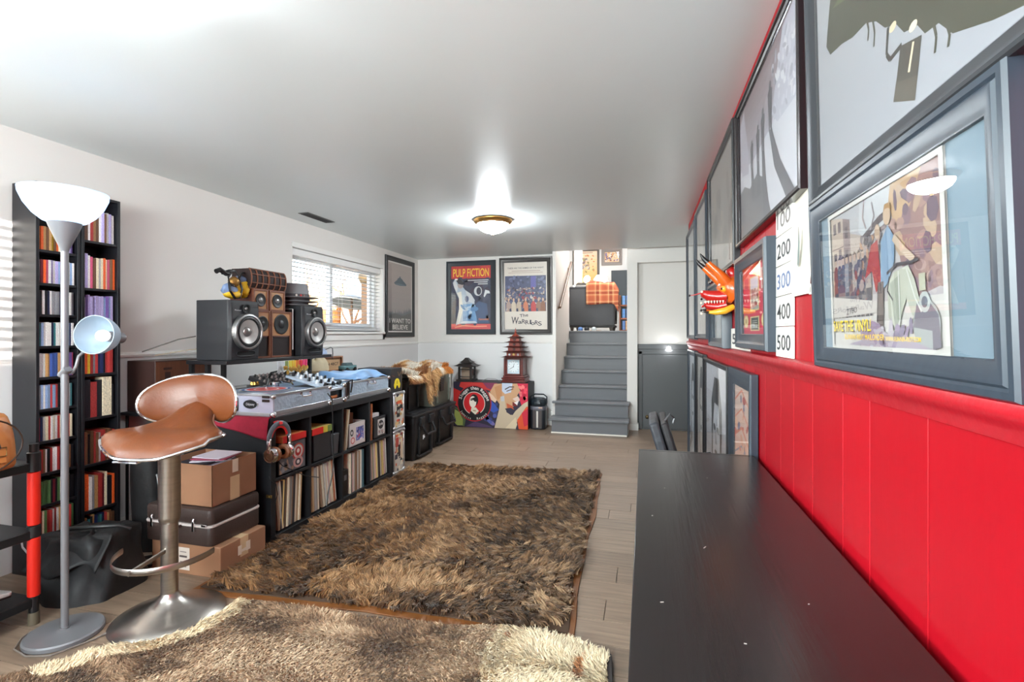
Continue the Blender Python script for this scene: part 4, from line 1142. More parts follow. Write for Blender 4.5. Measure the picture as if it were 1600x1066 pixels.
kn = MB().lathe([(0, 0), (.010, 0), (.011, .004), (.008, .018), (.008, .024), (0, .024)], 12)
k0 = None
for i in range(5):
    for j in range(5):
        if j == 4 and i in (1, 3): continue
        mt = mat('knob_black', (22, 22, 24), .35) if (i+j) % 2 == 0 else mat('knob_white', (232, 236, 240), .35)
        o = MB().lathe([(0, 0), (.011, 0), (.012, .004), (.009, .02), (.0085, .027), (0, .027)], 12, 0, Mm @ T(-.15+.07*j, -.095+.047*i, .02)).build('knob', mt, t)
for i in range(3): MB().box((.11, -.07+.06*i, .02), (.18, -.064+.06*i, .022), 0, Mm).box((.13, -.078+.06*i, .022), (.15, -.056+.06*i, .04), 0, Mm).build('fader', blkm, t)
MB().tube([(.20, .09, .13), (.235, .10, .15), (.225, .11, .10), (.215, .11, .05)], .006, 6).build('lead', blkm, t)
t = thing('adaptor_clutter', 'small orange and brown trinket lying in the open slot of the silver case', 'trinket', (-2.235, 3.20, CZ+.037))
MB().rrect((0, 0, .01), (.03, .09, .02), .008).ball((0, .05, .012), .013, 10).build('body', mat('orange_toy', (190, 110, 60), .5), t)

# ---- loudspeaker bridge with what is on it
t = thing('speaker_bridge', 'thin black raised shelf on slim posts carrying the loudspeakers', 'shelf', (0, 0, 0))
MB().box((-2.86, 2.55, 1.090), (-2.54, 3.64, 1.115)).build('board', mat('bridge_black', (28, 28, 31), .3), t, bevel=.003)
for (x, y) in ((-2.712, 2.575), (-2.712, 2.70), (-2.712, 3.60-.02), (-2.84, 2.575), (-2.84, 3.58)):
    MB().box((x-.012, y-.012, .77), (x+.012, y+.012, 1.09)).build('post', blkm, t)
spk = mat('speaker_grey', (35, 36, 40), .55, bump=(300, .06, (1, 1, 1)))
def monitor(label, y):
    t = thing('loudspeaker', label, 'speaker', (-2.545, y, 1.1155))
    w, h, d = .262, .39, .27
    def fn(z, o): return (-.018*(2*z/h-1)**2-o)
    # cabinet with gently bowed chamfered front
    mb = MB(); n = 8; vs = []
    for i in range(n+1):
        z = h*i/n
        xf = -.010*(2*i/n-1)**2; ch = .022
        vs += [(-d, -w/2, z), (-ch, -w/2, z), (xf, -w/2+ch*.8, z), (xf, w/2-ch*.8, z), (-ch, w/2, z), (-d, w/2, z)]
    fs = [(i*6+j, i*6+(j+1) % 6, (i+1)*6+(j+1) % 6, (i+1)*6+j) for i in range(n) for j in range(6)]
    fs += [tuple(range(6))[::-1], tuple(n*6+j for j in range(6))]
    mb.add(vs, fs); mb.build('cabinet', spk, t, bevel=.004, angle=30)
    M0 = T(.0, 0, .185) @ RY(90) @ T(0, 0, .022)
    MB().lathe([(.118, -.026), (.118, .004), (.116, .008), (.106, .010), (.102, .007), (.100, .0)], 48, 0, M0).build('trim_ring', mat('ring_silver', (168, 168, 168), .3, .9), t)
    MB().lathe([(.102, .004), (.096, .008), (.088, .009), (.080, .003), (.078, -.001)], 48, 0, M0).build('surround', mat('rubber_black', (20, 20, 21), .5), t)
    cn_ = MB().lathe([(.079, .001), (.055, -.008), (.034, -.016), (.03, -.016)], 48, 0, M0 @ T(0, 0, .001)).build('cone', mat('cone_alu', (170, 168, 166), .4, .2), t)
    MB().lathe([(.034, -.016), (.030, -.008), (.018, -.002), (0, .001)], 32, 0, M0).build('dust_cap', mat('cap_alu', (150, 148, 146), .3, .8), cn_)
    th_ = MB().lathe([(.0255, -.0), (.033, .001), (.034, .004), (.028, .004), (.018, -.004), (.013, -.006)], 32, 0, T(.002, 0, .338) @ RY(90)).build('tweeter_horn', mat('rubber_black', (20, 20, 21), .5), t)
    MB().ball((-.003, 0, .338), .0125, 12).build('tweeter_dome', mat('ring_silver', (168, 168, 168), .3, .9), th_)
    mb = MB()
    ptsy = [(.078*math.copysign(abs(math.cos(R(a)))**.35, math.cos(R(a))), .017*math.copysign(abs(math.sin(R(a)))**.7, math.sin(R(a)))) for a in range(0, 360, 15)]
    mb.tube([(-.002, a, .042+b) for a, b in ptsy], .003, 6, closed=True)
    mb.build('port_rim', spk, t)
    MB().add([(.0008-.008*.72, a, .042+b) for a, b in ptsy], [tuple(range(len(ptsy)))]).build('port', mat('port_black', (6, 6, 7), .8), t, smooth=False)
    for yy, z in ((-.115, .37), (.115, .37), (-.115, .30), (.115, .30), (-.118, .10), (.118, .10), (-.115, .02), (.115, .02)):
        MB().lathe([(.0045, 0), (.004, .002), (0, .002)], 8, 0, T(-.006 if .05 < z < .33 else -.0088, yy*.93, z) @ RY(90)).build('screw', blkm, t)
    a = Art(.06, .014, (35, 36, 40)); a.mb = MB(); a.n = 0; a.text('Pioneer', .5, .2, .62, (206, 206, 206), width=.95)
    a.build('nameplate', t, T(-.0035, -.062, .318) @ RZ(90))
    a = Art(.012, .012, (220, 220, 220)); a.build('power_light', t, T(.0105, 0, .067-.0) @ RZ(90))
    return t
monitor('dark grey loudspeaker with silver cone at the near end of the raised shelf', 2.716)
monitor('dark grey loudspeaker with silver cone beside the window, under the stacked hats', 3.42)
wb = mat('sound_system_wood', (86, 46, 38), .45, noise=(12, .12, (1, 8, 1)))
ply = mat('ply_tan', (176, 130, 88), .5)
rimw = mat('ply_edge', (116, 70, 50), .5)
def cab(parent_label, x, y, z, w, d, h, kind):
    t = thing('wooden_speaker', parent_label, 'speaker', (x, y, z))
    MB().box((-d, -w/2, 0), (-.012, w/2, h)).build('carcass', wb, t, bevel=.002)
    rectframe(MB(), -.013, 0, -w/2, w/2, 0, h, .012).build('edge', rimw, t, bevel=.001)
    if kind == 'scoop':
        MB().box((-.012, -w/2+.012, h*.47), (-.006, w/2-.012, h-.012)).build('baffle', ply, t)
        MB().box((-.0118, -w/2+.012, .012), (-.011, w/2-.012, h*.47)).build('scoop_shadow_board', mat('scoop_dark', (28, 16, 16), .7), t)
        MB().add([(-.011, -w/2+.012, h*.47), (-.011, w/2-.012, h*.47), (-.003, w/2-.03, h*.44), (-.003, -w/2+.03, h*.44)], [(0, 1, 2, 3)]).build('scoop_lip', wb, t)
        zc, rr = h*.72, min(w*.33, h*.2)
    else:
        MB().box((-.012, -w/2+.012, .012), (-.006, w/2-.012, h-.012)).build('baffle', ply, t)
        zc, rr = h*.5, min(w, h)*.30
    M0 = T(-.006, 0, zc) @ RY(90)
    dr_ = MB().lathe([(rr*1.1, 0), (rr*1.12, .004), (rr, .006), (rr*.86, .004), (rr*.5, -.002+.004), (rr*.4, .003)], 28, 0, M0).build('driver_ring', mat('rubber_black', (20, 20, 21), .5), t)
    MB().lathe([(rr*.45, .003), (rr*.4, .006), (rr*.2, .0095), (0, .0105)], 20, 0, M0).build('driver_dome', mat('ring_silver', (168, 168, 168), .3, .9) if kind != 'scoop' else mat('cap_dark', (60, 60, 62), .35, .5), dr_)
    return t
cab('wooden scoop speaker cabinet half hidden by the near grey loudspeaker', -2.60, 2.927, 1.1155, .15, .26, .335, 'scoop')
cab('wooden scoop speaker cabinet with open lower mouth, right of the hidden one', -2.60, 3.115, 1.1155, .21, .26, .335, 'scoop')
cab('small wooden midrange speaker box on the half hidden scoop cabinet', -2.61, 2.922, 1.451, .14, .2, .15, 'mid')
cab('small wooden midrange speaker box next to the hats, on the open-mouthed scoop cabinet', -2.61, 3.085, 1.451, .155, .2, .15, 'mid')
def horn(label, x, y, z, w, h):
    t = thing('horn_speaker', label, 'speaker', (x, y, z))
    def curve(v): return (.045*math.cos(R(-60+120*v))-.045, h*(.5+.5*math.sin(R(-75+150*v))/math.sin(R(75))))
    mb = MB(); n = 10
    pts = [curve(i/n) for i in range(n+1)]
    poly = [(-.16, 0)]+[(a, b) for a, b in pts]+[(-.16, h)]
    k = len(poly)
    vs = [(a, -w/2, b) for a, b in poly]+[(a, w/2, b) for a, b in poly]
    mb.add(vs, [tuple(range(k)), tuple(range(k, 2*k))[::-1]]+[(i, k+i, k+(i+1) % k, (i+1) % k) for i in range(k)])
    mb.build('body', mat('horn_inside', (36, 20, 18), .7), t)
    for i in range(4):
        y0 = -w/2+(w-.006)*i/3
        MB().tube([(a+.004, y0+.003, b) for a, b in pts], .0042, 6).build('vertical_fin', rimw, t)
    for i in range(4):
        a, b = curve(i/3)
        MB().tube([(a+.004, -w/2, b), (a+.004, w/2, b)], .0042, 6).build('horizontal_fin', rimw, t)
    return t
horn('curved wooden horn speaker with a square grid, next to the tangle of straps', -2.60, 2.90, 1.602, .165, .135)
horn('curved wooden horn speaker with a square grid, next to the hats', -2.60, 3.072, 1.602, .175, .135)
# straps and cloth heap
t = thing('strap_bundle', 'tangle of black straps with blue and yellow cloth on top of the near loudspeaker stack', 'bundle', (-2.66, 2.70, 1.506))
yel = mat('yellow_cloth', (228, 184, 40), .6); blu = mat('blue_grey_cloth', (120, 140, 176), .6); gold = mat('gold_medal', (170, 130, 70), .35, .7)
def lump(c, r, seed, sc=(1, 1, 1), n=14):
    mb = MB().ball(c, r, n, sc=sc); rr_ = random.Random(seed)
    mb.v = [(x+rr_.uniform(-1, 1)*r*.14, y+rr_.uniform(-1, 1)*r*.14, z+rr_.uniform(-1, 1)*r*.12) for x, y, z in mb.v]
    return mb
lump((.0, .11, .09), .055, 1, (.7, .9, 1.1)).build('yellow_cloth', yel, t, angle=80)
lump((.02, .0, .045), .05, 6, (.8, 1.5, .6)).build('yellow_cloth', yel, t, angle=80)
lump((.02, -.02, .07), .05, 2, (.6, 1.3, .8)).build('blue_cloth', blu, t, angle=80)
lump((.0, .09, .15), .045, 3, (.6, 1.1, .6)).build('blue_cloth', blu, t, angle=80)
lump((.03, .0, .125), .038, 4, (.8, 1, .9)).build('gold_trinket', gold, t, angle=80)
for i, pts in enumerate(([(.03, -.10, .17), (.05, -.06, .19), (.04, .0, .20), (.03, .04, .165), (.04, .02, .11)], [(.04, -.05, .12), (.06, -.06, .06), (.06, -.02, .012), (.05, .03, .02), (.05, .05, .08), (.03, .04, .15), (.02, .08, .195), (.0, .12, .20)], [(.03, -.02, .185), (.045, -.06, .15), (.05, -.055, .11), (.05, -.02, .10)], [(.03, -.14, .178), (.03, -.11, .192), (.035, -.07, .172), (.02, -.03, .175)])):
    MB().tube(pts, .009 if i != 3 else .016, 8, flat=.5 if i != 3 else 1).build('strap', blkm, t)
# hats
felt = mat('hat_felt', (124, 124, 128), .9, sheen=.2)
def hat(label, x, y, z, sc, crown=True, pins=False, ang=0):
    t = thing('hat', label, 'hat', (x, y, z), R(ang))
    MB().lathe([(.085*sc, .004), (.12*sc, .0), (.145*sc, .006), (.146*sc, .009), (.12*sc, .005), (.085*sc, .012)], 36, sx=1, sy=1.12).build('brim', felt, t)
    def fn(u, v):
        a = 2*PI*u; r_ = .088*sc*(1-.16*v-.45*max(0, v-.85)/.15) if v < 1 else .0
        z_ = (.10*sc)*min(1, v/.86)-(.018*sc*max(0, (v-.86)/.14))*(1+.3*math.cos(2*a))
        return (r_*math.cos(a), r_*1.14*math.sin(a), .006+z_)
    MB().grid(fn, 40, 14, cu=True).build('crown', felt, t, angle=80)
    MB().lathe([(.0885*sc, .008), (.0865*sc, .034), (.084*sc, .034), (.084*sc, .008)], 36, sx=1.005, sy=1.145).build('hat_band', mat('hat_band', (66, 64, 68), .7), t)
    if pins:
        for q, c_ in ((-20, (206, 200, 190)), (0, (176, 60, 60)), (16, (120, 80, 70)), (-42, (150, 60, 60)), (34, (130, 110, 100))):
            MB().lathe([(.009, 0), (.008, .003), (0, .004)], 12, 0, RZ(q) @ T(.0875*sc, 0, .022) @ RY(86)).build('pin', mat('pin_%d' % c_[0], c_, .35), t)
    return t
hat('grey felt hat at the bottom of the stack on the far loudspeaker', -2.70, 3.40, 1.5065, 1.02, ang=10)
hat('middle grey felt hat of the stack on the far loudspeaker', -2.70, 3.40, 1.537, 1.05, ang=-14)
hat('top grey felt hat with a row of pins on the far loudspeaker', -2.705, 3.39, 1.568, 1.12, pins=True, ang=-25)
t = thing('framed_plaque', 'thin black panel with a white edge between the wooden speaker and the far loudspeaker', 'panel', (-2.70, 3.245, 1.1155))
MB().box((-.16, -.008, 0), (.09, .012, .36)).build('panel', blkm, t)
MB().tube([(.091, .0, .05), (.091, .0, .36), (-.16, 0, .361)], .004, 6).build('white_edge', trim_m, t)

# medals hanging under the bridge front
for i in range(17):
    y = 3.0+.019*i+random.uniform(-.004, .004)
    t = thing('medal', f'round medal on a ribbon, {ORD[i]} of the row hanging under the loudspeaker shelf', 'medal', (-2.534, y, 1.088), group='medals under the loudspeaker shelf')
    c_ = [(190, 196, 200), (200, 206, 210), (120, 140, 80), (206, 190, 70), (220, 180, 50), (214, 120, 50), (206, 50, 60), (220, 60, 110)][min(7, i//2)]
    l = random.uniform(.03, .075)
    MB().box((-.002, -.008, -l), (.002, .008, 0)).build('ribbon', mat('ribbon_%d_%d' % (c_[0], c_[1]), c_, .6), t)
    MB().lathe([(0, 0), (.014, 0), (.016, .002), (.016, .004), (.013, .005), (0, .005)], 14, 0, T(.002, 0, -l-.013) @ RY(90)).build('disc', mat('medal_gold', (206, 160, 80), .3, .8) if i > 2 else mat('medal_silver', (190, 190, 190), .3, .8), t)
# gear behind the case
t = thing('disc_player', 'glossy black player box behind the near end of the silver case', 'player', (-2.795, 2.90, .7685))
MB().rrect((0, 0, .07), (.17, .36, .14), .01).build('housing', mat('gloss_black', (16, 16, 18), .12), t)
MB().box((.0905, -.18, .09), (.0915, .02, .12)).build('display', mat('display_dark', (40, 44, 50), .1), t)
for q in range(4): MB().cyl((.09, .07+.035*q, .1), (.10, .07+.035*q, .1), .009, n=12).build('button', mat('medal_gold', (206, 160, 80), .3, .8), t)
t = thing('mixing_console', 'tilted black console covered with rows of small knobs behind the silver case', 'console', (-2.80, 3.34, .7685))
MB().box((-.09, -.15, 0), (.06, .15, .11)).build('stand', blkm, t)
Mk = T(-.0, 0, .135) @ RY(24)
MB().box((-.13, -.20, -.025), (.11, .20, .012), 0, Mk).build('panel', mat('console_grey', (70, 68, 72), .4, .3), t, bevel=.004)
for i in range(9):
    for j in range(5):
        MB().cyl((-.105+.048*j, -.17+.0425*i, .012), (-.105+.048*j, -.17+.0425*i, .03), .009, .007, n=8, M=Mk).build('knob', mat('knob_pink', (176, 160, 158), .4) if (i*3+j) % 4 else mat('knob_black', (22, 22, 24), .35), t)
tag(MB().tube([(-2.70, 3.18, 1.0), (-2.64, 3.05, 1.0), (-2.60, 2.98, .965), (-2.60, 2.97, .92), (-2.66, 2.95, .9)], .007, 8).build('console_cable', blkm), 'thick black cable curving down beside the knob console', 'cable')
t = thing('loose_parts_tray', 'tray of small brass fittings between the player box and the console', 'tray', (-2.735, 3.17-.04, .915))
t.location = (-2.76, 3.02, .9095)
MB().box((-.03, -.04, 0), (.03, .06, .004)).build('tray', blkm, t)
for q in range(7): MB().lathe([(0, 0), (.011, 0), (.008, .02), (0, .024)], 8, 0, T(random.uniform(-.02, .02), random.uniform(-.03, .05), .004)).build('fitting', mat('medal_gold', (206, 160, 80), .3, .8), t)
# cap, cardboard roll, sign and toy car by the window
t = thing('cloth_cap', 'beige cloth cap with creased crown on the cabinet below the window', 'cap', (-2.86, 3.83, .9255), R(15))
def capf(u, v):
    a = 2*PI*u; r_ = .115*math.cos(R(88*v))**.45
    return (r_*(1+.1*math.sin(3*a))*math.cos(a)*1.0, 1.3*r_*math.sin(a), .03+.115*math.sin(R(88*v))*(1+.10*math.sin(2*a+1))+.008*math.sin(9*a)*(v))
MB().grid(capf, 44, 12, cu=True).build('crown', mat('beige_cloth', (196, 182, 150), .85, noise=(8, .15, (1, 1, 1)), bump=(14, .5, (1, 1, 1))), t, angle=80)
MB().lathe([(.112, 0), (.118, .0), (.118, .035), (.112, .035)], 40, sy=1.3).build('band', mat('cap_band', (150, 128, 96), .8), t)
MB().lathe([(0, .0), (.10, .0), (.105, .004), (.10, .008), (0, .010)], 30, 0, T(.07, .03, .008) @ RY(8)).build('brim', mat('beige_cloth', (196, 182, 150), .85), t)
t = thing('blue_cap', 'blue and white cap with a loose strap resting on top of the beige cap', 'cap', (-2.88, 3.90, 1.10))
MB().lathe([(.085, 0), (.08, .03), (.06, .05), (.03, .058), (0, .06)], 30, sy=1.2).build('crown', mat('blue_white', (170, 186, 214), .7, noise=(9, .3, (1, 1, 1))), t)
MB().tube([(.05, .06, .04), (.06, .12, .06), (.06, .15, .05), (.06, .155, .0), (.06, .15, -.05)], .004, 6).build('strap', mat('cap_strap', (90, 90, 92), .5), t)
t = thing('wooden_sign_tray', 'small wooden tray with faded letters standing near the window', 'tray', (-2.93, 4.20, .9255), R(80), tilt=0)
MB().box((-.11, -.01, 0), (.11, .015, .13)).build('board', mat('tray_wood', (190, 156, 118), .6), t, bevel=.002)
rectframe(MB(), 0, 0, 0, 0, 0, 0, 0)
for a, b in (((-.115, -.03, 0), (-.10, .02, .14)), ((.10, -.03, 0), (.115, .02, .14)), ((-.115, -.03, .128), (.115, .02, .142)), ((-.115, -.03, 0), (.115, .02, .012))): MB().box(a, b).build('rim', mat('tray_rim', (150, 104, 76), .6), t, bevel=.002)
a = Art(.18, .05, (190, 156, 118)); a.mb = MB(); a.n = 0; a.text('N 48C7', .5, .2, .55, (70, 54, 48), width=.8); a.build('lettering', t, T(0, -.0105, .045))
t = thing('toy_car', 'teal toy car parked in front of the small wooden tray', 'toy car', (-2.79, 4.25, .9255), R(85))
MB().rrect((0, 0, .035), (.19, .08, .035), .015).build('body', mat('teal_paint', (92, 128, 132), .3), t)
MB().taper((-.01, 0, .05), (.11, .07, 0), (.075, .06, 0), .03).build('cabin', mat('teal_glass', (60, 84, 90), .15), t, bevel=.004)
for x in (-.06, .06):
    for y in (-.038, .038): MB().cyl((x, y-.008, .018), (x, y+.008, .018), .018, n=14).build('wheel', blkm, t)
tag(MB().tube([(-3.15, 2.44+.05, 1.17), (-3.0, 2.62, 1.25), (-2.90, 2.66, 1.27)], .004, 6).build('speaker_lead', mat('lead_dark', (70, 62, 54), .5)), 'dark lead running from the near loudspeaker down to the wall', 'cable')
tag(MB().tube([(-3.2, 2.62, 1.14), (-3.05, 2.74, 1.175), (-2.9, 2.78, 1.19)], .003, 6).build('speaker_lead', mat('lead_tan', (160, 140, 110), .5)), 'pale thin lead running behind the near loudspeaker above the brown wooden box', 'cable')
# ================================================================ far end: cases, bins, fur, banner, clock, posters, upstairs
t = thing('sticker_case', 'silver edged case with a sticker covered front, standing on the floor after the shelf', 'case', (-2.37, 4.165, 0))
def stickface(seed):
    def f(w, h):
        random.seed(seed); a = Art(w, h, (196, 188, 176))
        pal = [(40, 36, 36), (206, 90, 50), (226, 214, 190), (190, 150, 90), (150, 40, 40), (120, 116, 112), (230, 226, 216), (206, 170, 120), (60, 60, 70)]
        for i in range(46):
            u, v = random.random(), random.random(); c = random.choice(pal)
            if random.random() < .35: a.ell(u, v, random.uniform(.05, .13), random.uniform(.03, .08), c, 12)
            else: a.rect(u, v, min(1, u+random.uniform(.12, .4)), min(1, v+random.uniform(.03, .12)), c)
        if seed == 21:
            a.rect(.08, .78, .8, .92, (206, 190, 150)); a.rect(.3, .7, .8, .8, (206, 96, 50)); a.rect(.22, .3, .58, .62, (36, 34, 34)); a.text('45', .4, .42, .1, (226, 220, 206), width=.24)
        else:
            a.rect(.1, .62, .45, .86, (170, 60, 50)); a.rect(.4, .36, .62, .66, (34, 30, 32)); a.rect(.66, .3, .9, .8, (214, 190, 160))
        return a
    return f
def scase(t, h, seed):
    MB().rrect((0, 0, h/2), (.35, .21, h), .022, er=.012).build('shell', blkm, t)
    x = .175
    for a, b in (((x-.012, -.105, 0), (x+.006, -.085, h)), ((x-.012, .085, 0), (x+.006, .105, h)), ((x-.012, -.105, 0), (x+.006, .105, .022)), ((x-.012, -.105, h-.022), (x+.006, .105, h))):
        MB().box(a, b).build('metal_edge', alu, t, bevel=.005)
    for yy in (-.092, .092):
        for z in (.018, h-.018): MB().ball((x-.004, yy, z), .019, 10).build('corner', alu, t)
    MB().box((x-.01, -.085, .02), (x, .085, h-.02)).build('front', blkm, t)
    stickface(seed)(.168, h-.044).build('stickers', t, T(x+.0006, 0, .022) @ RZ(90))
scase(t, .405, 33)
t = thing('sticker_case', 'silver edged case with a sticker covered front, stacked on a similar lower one', 'case', (-2.37, 4.165, .406))
scase(t, .345, 21)
t = thing('black_box', 'black cardboard box with a yellow round-headed emblem on the stacked sticker cases', 'box', (-2.39, 4.165, .752))
MB().box((-.17, -.105, 0), (.17, .105, .215)).build('carton', mat('box_black', (34, 32, 34), .5), t, bevel=.003)
a = Art(.19, .20, (34, 32, 34)); a.mb = MB(); a.n = 0
Y_ = (232, 208, 40)
a.ell(.55, .36, .26, .2, Y_, 20); a.ell(.36, .17, .09, .08, Y_, 12); a.ell(.76, .17, .09, .08, Y_, 12); a.ell(.34, .26, .1, .12, Y_, 12); a.ell(.78, .26, .1, .12, Y_, 12)
a.line([(.52, .30), (.52, .46)], .03, (40, 36, 30)); a.line([(.60, .30), (.60, .46)], .03, (40, 36, 30)); a.ell(.56, .17, .09, .07, (34, 32, 34), 12)
a.line([(.06, .72), (.3, .66)], .025, (130, 60, 50)); a.line([(.62, .86), (.75, .66), (.95, .84)], .03, (150, 120, 70))
a.build('emblem', t, T(.1705, 0, .008) @ RZ(90))
tag(MB().box((-2.56, 4.285, .752), (-2.235, 4.298, .955)).build('record_sleeve', slv), 'yellowed record sleeve standing behind the black box with the yellow emblem', 'record').color = (lin(226), lin(196), lin(130), 1)

bin_m = mat('bin_black', (20, 20, 23), .48, bump=(200, .05, (1, 1, 1)))
def tote(label, loc, w, d, h, m=bin_m, bail=True, emblem=False, top=True, rotz=0):
    """x = depth (front at +x), y = width"""
    t = thing('storage_bin', label, 'bin', loc, rotz)
    mb = MB()
    n = 5
    def ring(s_, z):
        r_ = .03; pts = []
        W2, D2 = w/2*s_, d/2*s_
        for qx, qy, a0 in ((1,1,0),(-1,1,90),(-1,-1,180),(1,-1,270)):
            for i in range(n): an = R(a0+90*i/(n-1)); pts.append((qx*(D2-r_)+r_*math.cos(an), qy*(W2-r_)+r_*math.sin(an), z))
        return pts
    lv = [(.88, 0), (.90, .006), (.985, h*.86), (1.0, h*.86), (1.0, h)]
    vs = []
    for s_, z in lv: vs += ring(s_, z)
    k = 4*n
    fs = [(i*k+j, i*k+(j+1) % k, (i+1)*k+(j+1) % k, (i+1)*k+j) for i in range(len(lv)-1) for j in range(k)] + [tuple(range(k))[::-1], tuple((len(lv)-1)*k+j for j in range(k))]
    mb.add(vs, fs); mb.build('body', m, t)
    if top: MB().rrect((0, 0, h+.012), (d*1.03, w*1.03, .03), .03).rrect((0, 0, h+.03), (d*.86, w*.86, .02), .03).build('lid', m, t)
    for q in (-.28, .28):
        MB().box((d/2*.93, w*q-.012, .03), (d/2*.97+.012, w*q+.012, h*.84)).build('rib', m, t, bevel=.004)
    if bail:
        hy = w*.22
        MB().tube([(d/2+.005, -hy, h*.90), (d/2+.02, -hy, h*.80), (d/2+.055, -hy, h*.62), (d/2+.065, -hy*.9, h*.57), (d/2+.065, hy*.9, h*.57), (d/2+.055, hy, h*.62), (d/2+.02, hy, h*.80), (d/2+.005, hy, h*.90)], .013, 8).build('bail_handle', m, t)
        for s_ in (-1, 1): MB().box((d/2-.01, s_*hy-.045, h*.76), (d/2+.028, s_*hy+.045, h*.98)).build('hinge_boss', m, t, bevel=.008)
        MB().tube([(d/2*.93, -w*.36, h*.12), (d/2*.95+.01, -w*.30, h*.07), (d/2*.95+.01, w*.30, h*.07), (d/2*.93, w*.36, h*.12)], .012, 8).build('lower_ridge', m, t)
    if emblem:
        a = Art(.09, .12, (30, 30, 33)); a.mb = MB(); a.n = 0; Wc = (226, 226, 226)
        a.ell(.45, .3, .24, .2, Wc, 18); a.ell(.33, .7, .10, .26, Wc, 14, 14); a.ell(.62, .68, .10, .26, Wc, 14, -24); a.ell(.66, .2, .1, .08, Wc, 10); a.ell(.28, .1, .13, .07, Wc, 10); a.ell(.5, .36, .05, .04, (30, 30, 33), 8)
        a.build('emblem', t, T(d/2*.965, -.02, .18) @ RZ(90) @ RX(-4))
    return t
tote('large black storage bin with bail handle and white rabbit emblem, nearest on the floor', (-2.47, 4.80, 0), .52, .50, .44, emblem=True)
tote('large black storage bin with bail handle and plain front, farther along the floor', (-2.50, 5.44, 0), .66, .48, .42)
t = tote('smooth black tub standing on the lid of the nearer black bin', (-2.50, 4.72, .4805), .38, .36, .31, bail=False)
tote('grey-green storage bin stacked on the farther black bin', (-2.50, 5.42, .4605), .62, .44, .36, mat('bin_green', (112, 118, 108), .5), bail=False)
t = thing('bin_clip', 'dark square latch and pale label strip fixed to the grey-green bin front', 'latch', (-2.281, 5.36, .62))
MB().box((0, -.05, 0), (.012, .05, .15)).build('latch', blkm, t, bevel=.003)
MB().box((-.003, .23, .01), (.004, .27, .19)).build('label_strip', mat('label_strip', (216, 216, 212), .5), t)

# ---- fur strands
def strands(name, parent, pts, col, length, width, lean, jitter=.5, seg=2, kind='stuff', up=None):
    """pts (n,3), col (n,3 linear), lean (n,2) sideways drift; tapered blades built in one mesh"""
    n = len(pts)
    L = length if np.ndim(length) else np.full(n, length)
    L = L*rng.uniform(1-jitter*.6, 1+jitter*.5, n)
    U = np.tile(np.array([0, 0, 1.]), (n, 1)) if up is None else up
    d = np.concatenate([lean, np.zeros((n, 1))], 1) if lean.shape[1] == 2 else lean
    ang = rng.uniform(0, 2*np.pi, n)
    side = np.stack([np.cos(ang), np.sin(ang), np.zeros(n)], 1)*width
    V = []
    for i in range(seg+1):
        k = i/seg
        c = pts + U*(L*(k-.42*k*k*np.minimum(1.2, np.linalg.norm(d, axis=1))))[:, None] + d*(L*k*k)[:, None]*.95 + d*(L*k)[:, None]*.15
        if i < seg: V += [c-side*(1-k*.55), c+side*(1-k*.55)]
        else: V += [c]
    per = 2*seg+1
    V = np.stack(V, 1).reshape(-1, 3)
    base = (np.arange(n)*per)[:, None]
    quads = []
    for i in range(seg-1): quads.append(np.array([2*i, 2*i+1, 2*i+3, 2*i+2]))
    tri = np.array([2*(seg-1), 2*(seg-1)+1, 2*seg])
    loops = []; starts = []; tot = []
    allq = np.concatenate([base+q for q in quads]).reshape(-1) if quads else np.zeros(0, int)
    allt = (base+tri).reshape(-1)
    li = np.concatenate([allq, allt]); nq = len(allq)//4; ntr = len(allt)//3
    ls = np.concatenate([np.arange(nq)*4, nq*4+np.arange(ntr)*3]); lt = np.concatenate([np.full(nq, 4), np.full(ntr, 3)])
    me = bpy.data.meshes.new(name)
    me.vertices.add(len(V)); me.vertices.foreach_set('co', V.astype(np.float32).reshape(-1))
    me.loops.add(len(li)); me.loops.foreach_set('vertex_index', li.astype(np.int32))
    me.polygons.add(len(ls)); me.polygons.foreach_set('loop_start', ls.astype(np.int32))
    me.update(calc_edges=True)
    at = me.color_attributes.new('col', 'FLOAT_COLOR', 'POINT')
    C4 = np.concatenate([np.repeat(col, per, 0), np.ones((n*per, 1))], 1)
    at.data.foreach_set('color', C4.astype(np.float32).reshape(-1))
    me.materials.append(mat('fur', vcol=True, rough=.6, spec=.25, sheen=.15))
    me.polygons.foreach_set('use_smooth', [True]*len(me.polygons))
    o = bpy.data.objects.new(name, me); COL.objects.link(o)
    if parent is not None: o.parent = parent
    o['kind'] = kind
    return o
def vnoise(x, y, sc, seed):
    """cheap smooth value noise, 0..1"""
    g = np.random.default_rng(seed).random((64, 64))
    X, Y = x*sc+100, y*sc+100
    i, j = np.floor(X).astype(int), np.floor(Y).astype(int); fx, fy = X-i, Y-j
    fx, fy = fx*fx*(3-2*fx), fy*fy*(3-2*fy)
    a, b, c, d = g[i % 64, j % 64], g[(i+1) % 64, j % 64], g[i % 64, (j+1) % 64], g[(i+1) % 64, (j+1) % 64]
    return (a*(1-fx)+b*fx)*(1-fy)+(c*(1-fx)+d*fx)*fy
LIN = lambda c: np.array([lin(q) for q in c])

